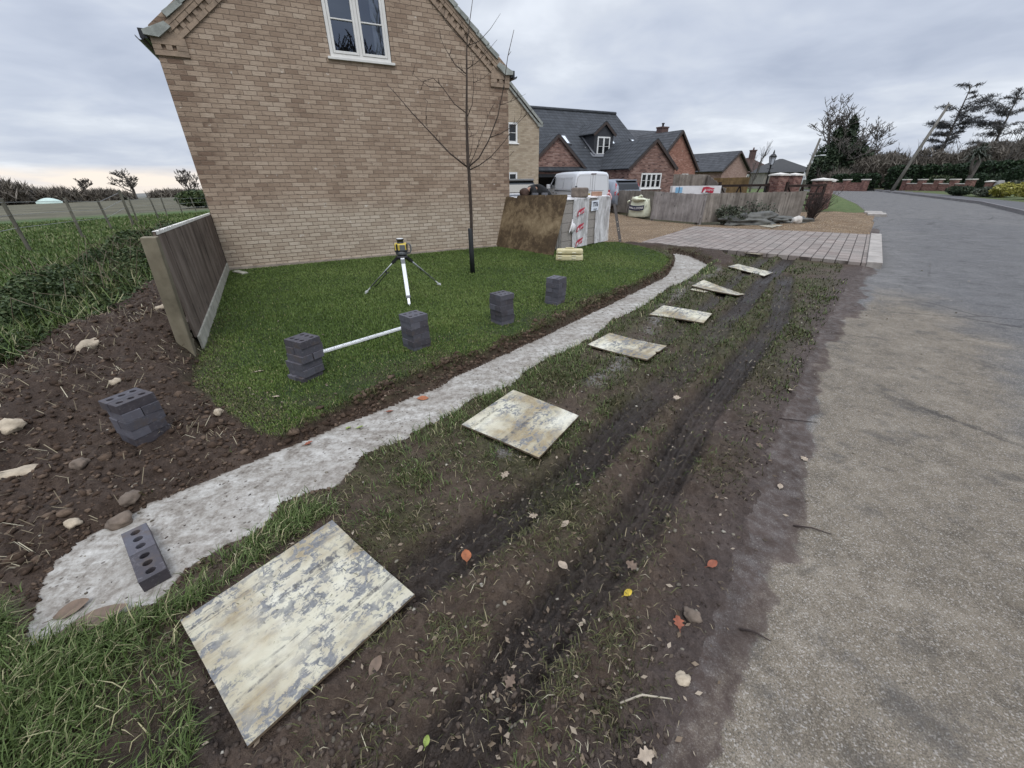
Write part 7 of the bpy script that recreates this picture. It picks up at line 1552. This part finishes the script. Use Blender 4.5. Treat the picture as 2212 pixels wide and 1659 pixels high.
# verge
x, y, g = polar_points(420000, .5, 14.0, -66, 46, 11, 1.75); z, A = survey(x, y); wgt = A['grass'] * (A['cat'] == 0) * (1 - A['conc']) * (1 - A['lawn']) * (1 - A['soil']) * (x > -2.6)
cl_ = vnoise(x / .07, y / .07, 211) * .55 + vnoise(x / .28, y / .28, 212) * .55; k = g.random(len(x)) < wgt * (.04 + 1.05 * cl_ ** 2.2); x, y, z = x[k], y[k], z[k]; n = len(x); r = np.hypot(x, y)
la_, _a = d_line(x, y, RUT_A); gp = fbm(x, y, .55, 3, 150) + .45 * sstep(1.8, 5.5, r) + .45 * sstep(-.15, -.45, la_); sh = np.clip(.40 + .18 * gp + g.normal(0, .2, n), 0, .9); st_ = g.random(n) < .10; sh = np.where(st_, .95, sh)
lie = np.arctan2(.77, .64) + np.pi + g.normal(0, 1.1, n)
blades('verge_grass', x, y, z, .028 + .045 * g.random(n) + .015 * np.clip(gp, 0, 1), .0032 + .0009 * r, np.abs(g.normal(.95, .35, n)), B_VERGE, 12, az=lie, shade=sh)
gm_ = np.random.default_rng(31)
k2 = (gp > .18) & (gm_.random(n) < .8)
blades('verge_green_grass', x[k2] + .01, y[k2] + .01, z[k2], (.03 + .04 * gm_.random(n))[k2], (.0032 + .0009 * r)[k2], np.abs(gm_.normal(.8, .35, n))[k2], B_LONG, 13, shade=np.clip(.4 + gm_.normal(0, .22, n), 0, .9)[k2])
# sparse mud-flattened blades on the bare wheelings
x, y, g = polar_points(70000, .5, 7.0, -50, 46, 21, 1.7); z, A = survey(x, y); k = (A['cat'] == 0) & (A['conc'] < .05) & (A['lawn'] < .05) & (A['soil'] < .3) & (A['mud'] < .6) & (g.random(len(x)) > A['wet'] * .9) & (g.random(len(x)) < .03 + .50 * (vnoise(x / .14, y / .14, 400) * .6 + vnoise(x / .4, y / .4, 401) * .4 > .58)); x, y, z = x[k], y[k], z[k]; n = len(x)
blades('flattened_grass', x, y, z + .002, .03 + .05 * g.random(n), .0028 + .0006 * np.hypot(x, y), np.abs(g.normal(1.48, .12, n)), B_VERGE, 22, shade=np.clip(g.normal(.5, .3, n), 0, 1))
# long rank grass: bottom left corner, beside the nearest sheet and along the trench
LONG = [(-1.50, 1.13), (-1.40, 1.50), (-1.26, 1.80), (-1.10, 1.90), (-1.02, 1.66), (-1.28, 1.30), (-1.44, 1.02), (-1.05, .62), (-1.05, .40), (-2.3, .40), (-2.9, .80), (-2.75, 1.05), (-2.20, 1.08), (-1.98, .93), (-1.72, 1.00)]
g = np.random.default_rng(41); x = g.uniform(-3.0, -.9, 60000); y = g.uniform(.35, 2.0, 60000); sdl = sd_poly(x, y, LONG); z, A = survey(x, y); den = vnoise(x / .16, y / .16, 500); k = (sdl + .05 * (den - .5) < 0) & (A['conc'] < .2) & (g.random(len(x)) < np.clip(1.5 * den - .25, 0.03, 1) * (1 - .75 * np.exp(-((x + 1.30 + .35 * (y - .6)) / .16) ** 2) * (y < 1.0))) & (sd_poly(x, y, BEDS[0]) > .01); x, y, z = x[k], y[k], z[k]; n = len(x)
big_ = sstep(1.35, .8, y) * sstep(-1.2, -1.5, x)
blades('long_grass', x, y, z, (.05 + .085 * g.random(n)) * (1 + .35 * big_), .0028 + .0028 * g.random(n), np.abs(g.normal(.85, .35, n)), B_LONG, 42, az=np.radians(35) + g.normal(0, 1.0, n), shade=np.where(g.random(n) < .08, .95, np.clip(.45 + .25 * (den[k] - .5) + g.normal(0, .2, n), 0, .9)))
OUT = [(-1.03, 1.95), (-.98, 2.22), (-.80, 2.36), (-.50, 2.68), (-.38, 2.90), (-.22, 3.02), (.02, 3.24), (.25, 3.60), (.95, 4.34), (1.38, 5.0), (2.14, 5.86), (2.7, 6.66), (3.44, 7.5), (4.2, 8.55)]
x, y, az, g = along(OUT, .0016, 45, .07); x = x + .06; y = y - .05; z, A = survey(x, y); tuft = vnoise(x / .13, y / .13, 305) * .6 + vnoise(x / .5, y / .5, 306) * .6; k = (A['conc'] < .3) & (g.random(len(x)) < tuft ** 2) & (np.min([sd_poly(x, y, b) for b in BEDS[:6]], 0) > .015); x, y, z, az = x[k], y[k], z[k], az[k]; n = len(x)
blades('trench_side_grass', x, y, z, .04 + .075 * g.random(n), .0032 + .0007 * np.hypot(x, y), np.abs(g.normal(.8, .35, n)), B_LONG, 46, az=az + np.pi + g.normal(0, 1.2, n), shade=np.where(g.random(n) < .12, .95, np.clip(g.normal(.45, .22, n), 0, .9)))
# field and rough bank
x, y, g = polar_points(150000, 5.5, 40, -75, -20, 51, 1.6); z, A = survey(x, y); k = (A['cat'] == 5) & (x < -4.8); x, y, z = x[k], y[k], z[k]; n = len(x); r = np.hypot(x, y); den = fbm(x, y, 1.6, 3, 510)
blades('field_grass', x, y, z, (.06 + .10 * g.random(n) + .05 * np.clip(den, 0, 1)), .005 + .0011 * r, np.abs(g.normal(.6, .35, n)), B_FIELD, 52, shade=np.where(g.random(n) < .05, .95, np.clip(.45 + .25 * den + g.normal(0, .2, n), 0, .9)))
def bank(px, py):
    return sstep(.25, -.6, sd_poly(px, py, [(-4.6, 3.2), (-4.75, 3.8), (-5.2, 5.0), (-6.0, 6.4), (-6.7, 7.9), (-7.4, 9.6), (-9.0, 12.6), (-11.5, 16.0), (-13.4, 18.5), (-15.5, 20.5), (-16.5, 20.0), (-13.2, 15.6), (-10.8, 11.6), (-9.2, 8.9), (-8.0, 6.6), (-7.6, 5.4), (-7.6, 3.2), (-6.2, 2.5)]))
g = np.random.default_rng(61); N_ = 420000; x, y, g = polar_points(N_, 4.5, 20, -76, -30, 61, 1.3); bk = bank(x, y); k = g.random(N_) < bk; x, y, bk = x[k], y[k], bk[k]; z, _ = survey(x, y); n = len(x)
hump = (.14 + .36 * vnoise(x / .9, y / .9, 620) + .20 * vnoise(x / .35, y / .35, 621)) * bk; zz = z + hump * np.maximum(g.random(n) ** .45, .15); cut = vnoise(x / .22 + zz * 3, y / .22 + zz * 2, 630) > .30; x, y, zz = x[cut], y[cut], zz[cut]; n = len(x)
a = g.normal(size=(n, 3)); a[:, 2] *= .7; a /= np.linalg.norm(a, axis=1)[:, None]; b = np.cross(a, g.normal(size=(n, 3))); b /= np.linalg.norm(b, axis=1)[:, None]; sz = (.011 + .015 * g.random(n))[:, None] * (1 + .05 * np.hypot(x, y))[:, None]; P = np.stack([x, y, zz], 1)
V = np.stack([P - a * sz, P + b * sz * .5, P + a * sz, P - b * sz * .5], 1).reshape(-1, 3); me = np_mesh('bramble_bank', V, np.arange(4 * n), np.arange(0, 4 * n, 4)); sa = me.attributes.new('shade', 'FLOAT', 'POINT'); sa.data.foreach_set('value', np.repeat(np.clip(.45 + .35 * (vnoise(x / .5, y / .5, 640) - .5) + g.normal(0, .25, n), 0, 1), 4).astype(np.float32))
tag(link('bramble_bank', me, L_BRAM), kind='stuff')
g = np.random.default_rng(67); x, y, g = polar_points(70000, 4.5, 20, -76, -30, 68, 1.3); bk = bank(x, y); k = g.random(len(x)) < bk * (vnoise(x / .7, y / .7, 650) > .42); x, y = x[k], y[k]; z, _ = survey(x, y); n = len(x)
blades('rank_bank_grass', x, y, z + .10 * bank(x, y), .18 + .30 * g.random(n), .005 + .0009 * np.hypot(x, y), np.abs(g.normal(.75, .35, n)), B_FIELD, 69, shade=np.where(g.random(n) < .14, .96, np.clip(g.normal(.5, .22, n), 0, .9)))
q = random.Random(66); m = MB()
for i in range(260):
    px_, py_ = q.uniform(-11, -4.9), q.uniform(2.8, 12.5)
    if bank(np.array([px_]), np.array([py_]))[0] < .5: continue
    a0 = q.uniform(0, 6.28); L_ = q.uniform(.4, 1.1); z0 = ground_z(px_, py_); m.tube([(px_, py_, z0), (px_ + .3 * L_ * math.cos(a0), py_ + .3 * L_ * math.sin(a0), z0 + .5 * L_ + .25), (px_ + L_ * math.cos(a0), py_ + L_ * math.sin(a0), z0 + q.uniform(.2, .5))], [.006, .005, .002], 4, False)
tag(m.build('bramble_stems', bark('bramble_cane', (.07, .055, .035), (.17, .14, .09)), uv=False), kind='stuff')
# straw and roots on the spoil, thin dead stalks on the verge
x, y, g = polar_points(9000, 1.2, 7.5, -75, -15, 71, 1.2); z, A = survey(x, y); k = (A['soil'] > .5) & (A['conc'] < .1) & (g.random(len(x)) < .12 + .8 * (vnoise(x / .6, y / .6, 700) > .62)); x, y, z = x[k], y[k], z[k]; n = len(x)
blades('dead_straw', x, y, z + .008, .05 + .14 * g.random(n) ** 2, .0026 + .0006 * np.hypot(x, y), np.abs(g.normal(1.42, .15, n)), B_STRAW, 72)
x, y, g = polar_points(2200, .6, 8, -60, 46, 73, 1.5); z, A = survey(x, y); k = (A['cat'] == 0) & (A['soil'] < .3) & (A['conc'] < .05); x, y, z = x[k], y[k], z[k]; n = len(x)
blades('dead_stalks', x, y, z + .006, .025 + .06 * g.random(n) ** 2, .0022 + .0006 * np.hypot(x, y), np.abs(g.normal(1.5, .12, n)), B_STRAW, 74)
# clods and crumbs of soil
def lump_mat(name, a, b, c, rough=.95):
    T = NT(name); p = T.pos(); n_ = T.noise(p, 55, 5, .7); s = T.attr('shade'); col = T.ramp(s, [(0, a), (.7, b), (1, c)]); col = T.mix(T.mr(n_, .4, .7, 0, .6), col, tuple(q * .5 for q in a)); return T.done(col, rough, T.bump(n_, .7, .006), spec=.2)
def lumps(name, x, y, z, size, mat, seed, sub=1, flat=.7, sink=.3):
    g = np.random.default_rng(seed); bm = bmesh.new(); bmesh.ops.create_icosphere(bm, subdivisions=sub, radius=1.0); v0 = np.array([v.co[:] for v in bm.verts]); f0 = np.array([[v.index for v in f.verts] for f in bm.faces]); bm.free()
    n = len(x); kv = len(v0); rad = 1 + g.normal(0, .24, (n, kv)); ang = g.random(n) * 6.283; sx = .7 + .7 * g.random(n); sy = .7 + .7 * g.random(n); V = v0[None] * rad[:, :, None]
    X = V[:, :, 0] * sx[:, None]; Y = V[:, :, 1] * sy[:, None]; c, s = np.cos(ang)[:, None], np.sin(ang)[:, None]
    W = np.stack([(X * c - Y * s) * size[:, None] + x[:, None], (X * s + Y * c) * size[:, None] + y[:, None], V[:, :, 2] * size[:, None] * flat + z[:, None] + size[:, None] * (flat - sink) * .5], 2).reshape(-1, 3)
    F = (f0[None] + (np.arange(n) * kv)[:, None, None]).ravel(); me = np_mesh(name, W, F, np.arange(0, len(F), 3), False); a = me.attributes.new('shade', 'FLOAT', 'POINT'); a.data.foreach_set('value', np.repeat(g.random(n), kv).astype(np.float32)); return tag(link(name, me, mat), kind='stuff')
CLOD = lump_mat('soil_clod', (.040, .026, .018), (.090, .060, .042), (.165, .118, .085)); MUDC = lump_mat('mud_clod', (.036, .027, .022), (.078, .058, .046), (.13, .10, .078), .7); PEBB = lump_mat('pebble', (.10, .085, .065), (.28, .25, .20), (.50, .46, .39))
x, y, g = polar_points(36000, 1.0, 8.5, -78, 30, 81, 1.5); z, A = survey(x, y); k = (A['soil'] > .45) & (A['conc'] < .15) & (A['lawn'] < .2); x, y, z = x[k], y[k], z[k]; n = len(x); sz = (.004 + .012 * g.random(n) ** 3) * (1 + .08 * np.hypot(x, y)); bigk = g.random(n) < .07; sz = np.where(bigk, .010 + .030 * g.random(n) ** 2, sz)
lumps('soil_clods', x, y, z, sz, CLOD, 82)
x, y, az, g = along(CONC + CONC[:1], .0030, 85, .028); z, A = survey(x, y); k = (A['conc'] < .97) & (g.random(len(x)) < .30 + .7 * (vnoise(x / .2, y / .2, 800) > .5)); x, y, z = x[k], y[k], z[k]; n = len(x)
lumps('trench_crumbs', x, y, z, (.003 + .010 * g.random(n) ** 2.5) * (1 + .06 * np.hypot(x, y)), CLOD, 86)
x, y, az, g = along(LAWN[:17], .0022, 95, .05); z, A = survey(x, y); k = (A['conc'] < .9) & (A['lawn'] < .9) & (g.random(len(x)) < .15 + .85 * (vnoise(x / .3, y / .3, 840) > .5)); x, y, z = x[k], y[k], z[k]; n = len(x)
lumps('bank_clods', x, y, z, (.006 + .020 * g.random(n) ** 2.5) * (1 + .03 * np.hypot(x, y)), CLOD, 96)
x, y, g = polar_points(20000, .5, 9, -60, 46, 87, 1.7); z, A = survey(x, y); k = (A['cat'] == 0) & (A['soil'] < .5) & (A['conc'] < .05) & (A['lawn'] < .05) & (g.random(len(x)) < .20 + .8 * (fbm(x, y, .3, 2, 810) > .12)); x, y, z = x[k], y[k], z[k]; n = len(x)
lumps('mud_crumbs', x, y, z, (.002 + .009 * g.random(n) ** 3) * (1 + .07 * np.hypot(x, y)), MUDC, 88)
x, y, g = polar_points(9000, .5, 12, -60, 50, 89, 1.5); z, A = survey(x, y); k = ((A['cat'] == 0) & (g.random(len(x)) < .10 + .75 * A['chips'])) | ((A['cat'] == 2) & (g.random(len(x)) < .10)) | ((A['cat'] == 3) & (g.random(len(x)) < .05)); k &= (A['lawn'] < .1); x, y, z = x[k], y[k], z[k]; n = len(x)
lumps('small_pebbles', x, y, z, (.003 + .007 * g.random(n) ** 2) * (1 + .06 * np.hypot(x, y)), PEBB, 90)
x, y, g = polar_points(9000, 1.2, 9, -66, 20, 91, 1.3); z, A = survey(x, y); k = (A['cat'] == 2) & (g.random(len(x)) < .04 + .30 * (vnoise(x / .35, y / .35, 830) > .74)); x, y, z = x[k], y[k], z[k]; n = len(x)
lumps('concrete_crumbs', x, y, z, (.002 + .006 * g.random(n) ** 3) * (1 + .05 * np.hypot(x, y)), MUDC, 92, flat=.35)
x, y, g = polar_points(5000, .5, 9, -60, 46, 93, 1.4); z, A = survey(x, y); k = (A['cat'] != 2) & (A['cat'] != 4) & (g.random(len(x)) < np.where(A['cat'] == 3, .12, .55)); x, y, z = x[k], y[k], z[k]; n = len(x); a = g.normal(size=(n, 3)); a[:, 2] *= .25; a /= np.linalg.norm(a, axis=1)[:, None]; b = np.cross(a, g.normal(size=(n, 3)) * [.3, .3, 1]); b /= np.linalg.norm(b, axis=1)[:, None]; sz = (.006 + .012 * g.random(n))[:, None]; P = np.stack([x, y, z + .008], 1)
V = np.stack([P - a * sz, P + b * sz * .5, P + a * sz, P - b * sz * .5], 1).reshape(-1, 3); me = np_mesh('leaf_litter', V, np.arange(4 * n), np.arange(0, 4 * n, 4)); sa = me.attributes.new('shade', 'FLOAT', 'POINT'); sa.data.foreach_set('value', np.repeat(g.random(n), 4).astype(np.float32)); tag(link('leaf_litter', me, leaf_mat('litter', (.06, .045, .032), (.17, .125, .085), (.36, .30, .23))), kind='stuff')

# ------------------------------------------------------------------ single fallen leaves, stones, sticks
LEAFC = {'brown': (.15, .105, .075), 'orange': (.30, .105, .045), 'pale': (.36, .29, .22), 'yellow': (.52, .38, .045), 'green': (.24, .30, .07), 'red': (.24, .075, .04)}
LM = {k_: simple(k_ + '_leaf', c_, .75, .3, 30.0) for k_, c_ in LEAFC.items()}
def leaf(x, y, L, kind, oak, rz, label, group=None, curl=.3):
    m = MB(); n = 12; q = random.Random(int(abs(x * 7919 + y * 104729) * 10)); tip = []
    for s in (1, -1):
        row = []
        for i in range(n + 1):
            t = i / n; w = math.sin(math.pi * min(1, t * .96 + .02)) ** .8 * (.30 if not oak else (.34 + .12 * math.cos(t * 2 * math.pi * 3.2))) * L
            row.append((t * L - L / 2, s * w, .006 + curl * L * (.5 * abs(w / L) + .35 * (t - .45) ** 2) + q.uniform(-.002, .002)))
        tip.append(row)
    sp = [(i / n * L - L / 2, 0, .003 + curl * L * .30 * (i / n - .45) ** 2) for i in range(n + 1)]
    for row, s in ((tip[0], 1), (tip[1], -1)):
        for i in range(n): f = [sp[i], sp[i + 1], row[i + 1], row[i]]; m.poly(f if s > 0 else f[::-1], True)
    m.tube([(-L / 2, 0, .004), (-L / 2 - L * .28, .03 * L, .008)], .0012, 4)
    o = m.build('fallen_leaf', LM[kind], None, uv=False); o.location = (x, y, max(ground_z(x + dx, y + dy) for dx in (-.02, .02) for dy in (-.02, .02)) + .004); o.rotation_euler = (q.uniform(-.25, .25), q.uniform(-.25, .25), rz); return tag(o, label, 'leaf', group)
for a_ in [(-.24, 1.36, .085, 'orange', False, 1.75, 'bright orange brown leaf on the mud, right of the nearest sheet'), (.27, 1.51, .06, 'pale', False, .6, 'pale grey brown leaf, farther of two side by side mid verge'), (.23, 1.26, .06, 'pale', False, 2.2, 'pale grey brown leaf, nearer of two side by side mid verge'),
           (.56, 1.27, .06, 'brown', True, 2.4, 'dull brown oak leaf among mud ridges left of the road edge'), (-.05, 1.93, .07, 'pale', True, 1.2, 'pale oak leaf on the grass below the second sheet'), (.11, 1.62, .05, 'pale', True, .3, 'small pale leaf on the green patch mid verge'), (.49, 1.10, .045, 'yellow', False, .5, 'small bright yellow leaf in the wheel rut'),
           (.68, 1.0, .055, 'red', True, 1.4, 'rust red oak leaf near the two stones at the road edge'), (-.30, .62, .035, 'green', False, 1.5, 'yellow green leaf at the bottom of the view'), (-.53, .84, .07, 'brown', False, 1.2, 'large brown leaf below the right corner of the nearest sheet'), (.95, 1.28, .06, 'red', False, .4, 'dark reddish leaf on the mud by the road edge'),
           (2.38, 2.96, .07, 'pale', True, .8, 'pale leaf on the muddy road margin, far one'), (.41, .57, .055, 'pale', True, .2, 'pale oak leaf at the bottom edge beside the road'), (-2.39, 3.38, .09, 'pale', True, .9, 'large pale leaf on the lawn left of the second stack'), (-1.97, 2.88, .06, 'pale', False, .2, 'pale leaf on thin grass in front of the second stack'), (1.35, 2.81, .075, 'pale', True, 1.1, 'big pale curled leaf standing on the rut rim'),
           (1.93, 2.08, .05, 'pale', True, 1.8, 'pale leaf on mud close to the tan road surface'), (1.61, 1.82, .05, 'pale', False, .9, 'pale narrow leaf on the muddy road margin, nearer one'), (-.02, .80, .05, 'brown', True, .9, 'brown oak leaf in the near rut'), (1.7, 2.21, .05, 'brown', True, 2.2, 'brown curled leaf at the mud and asphalt boundary'),
           (-.80, 3.08, .10, 'orange', False, .15, 'long orange brown leaf on the concrete against the turf edge'), (-1.04, 2.86, .06, 'red', False, .5, 'dark red leaf on the concrete by the soil lip'), (-1.20, 2.60, .06, 'green', False, .2, 'yellow green leaf on the concrete, right of two'), (-1.29, 2.60, .05, 'green', False, 1.3, 'yellow green leaf on the concrete, left of two'), (-1.50, 2.38, .06, 'red', True, .6, 'rust leaf on the concrete by the bare lip of soil'),
           (-1.77, 1.02, .22, 'brown', False, .75, 'very large brown leaf on the concrete end by the long grass'), (-1.95, 1.10, .12, 'brown', False, .7, 'narrow dark brown leaf on the concrete left of the very large one')]: leaf(*a_)
ST1 = simple('buff_stone', (.42, .35, .26), .9, .3, 12, .5); ST2 = simple('brown_stone', (.15, .115, .088), .9, .35, 12, .5)
def stone(x, y, size, mat, label, rz=0.0, seed=1): m = MB(); m.blob((0, 0, 0), size, seed, 3, .45); o = m.build('stone', mat, None, uv=False); o.location = (x, y, ground_z(x, y) + size[2] * .45); o.rotation_euler = (0, 0, rz); return tag(o, label, 'stone')
for i, a_ in enumerate([(.62, .80, (.030, .024, .018), ST1, 'buff angular stone at the road edge, nearer of two'), (.75, 1.03, (.028, .034, .022), ST2, 'brown stone at the road edge, farther of two'), (-4.05, 3.55, (.16, .05, .05), ST1, 'long white stone lying on the spoil heap'), (-3.47, 2.31, (.085, .06, .05), ST1, 'buff stone at the left side of the spoil heap'),
           (-3.06, 1.93, (.17, .055, .035), ST1, 'flat plank-shaped buff stone at the left edge'), (-2.71, 1.98, (.045, .042, .036), ST2, 'round brown stone left of the soil stack'), (-2.36, 2.72, (.04, .032, .026), ST1, 'pale stone behind the brick stack on the soil'), (-2.36, 1.55, (.034, .03, .026), ST1, 'yellowish stone on soil left of the loose bricks'),
           (-2.17, 1.60, (.06, .05, .036), ST2, 'large brown clod at the concrete edge beside the loose bricks'), (-2.2, 1.72, (.055, .04, .034), ST2, 'brown clod behind the large one at the concrete edge'), (-3.3, 2.95, (.05, .04, .03), ST1, 'small buff stone on the middle of the spoil'), (-3.75, 4.15, (.06, .045, .04), ST1, 'pale stone beside the long white one on the heap')]): stone(*a_, rz=i * .9, seed=i + 3)
m = MB(); m.tube([(0.36, .705, -.03), (.44, .725, -.022), (.545, .715, -.03)], [.003, .004, .002], 5); tag(m.build('twig', simple('pale_twig', (.40, .35, .27), .8), None, uv=False), 'pale dry stalk lying on mud at the bottom right of the verge', 'twig')
for (x0, y0, x1, y1, lab) in [(1.5, 1.52, 1.66, 1.46, 'dark twig on the muddy margin near the tan road'), (2.05, 2.55, 2.32, 2.52, 'thin twig lying across the muddy margin, farther one'), (.93, .98, 1.03, .93, 'short twig on the asphalt edge near the stones')]:
    m = MB(); m.tube([(x0, y0, ground_z(x0, y0) + .006), ((x0 + x1) / 2, (y0 + y1) / 2 + .01, ground_z((x0 + x1) / 2, (y0 + y1) / 2) + .012), (x1, y1, ground_z(x1, y1) + .006)], [.005, .004, .002], 5); tag(m.build('twig', bpy.data.materials['dark_twig'], None, uv=False), lab, 'twig')
m = MB(); m.obox((-5.45, 8.12, .02), (.42, .12, .03), R(-35)); tag(m.build('offcut', CONCW, None, .004), 'pale concrete offcut lying on the lawn by the house corner', 'offcut')
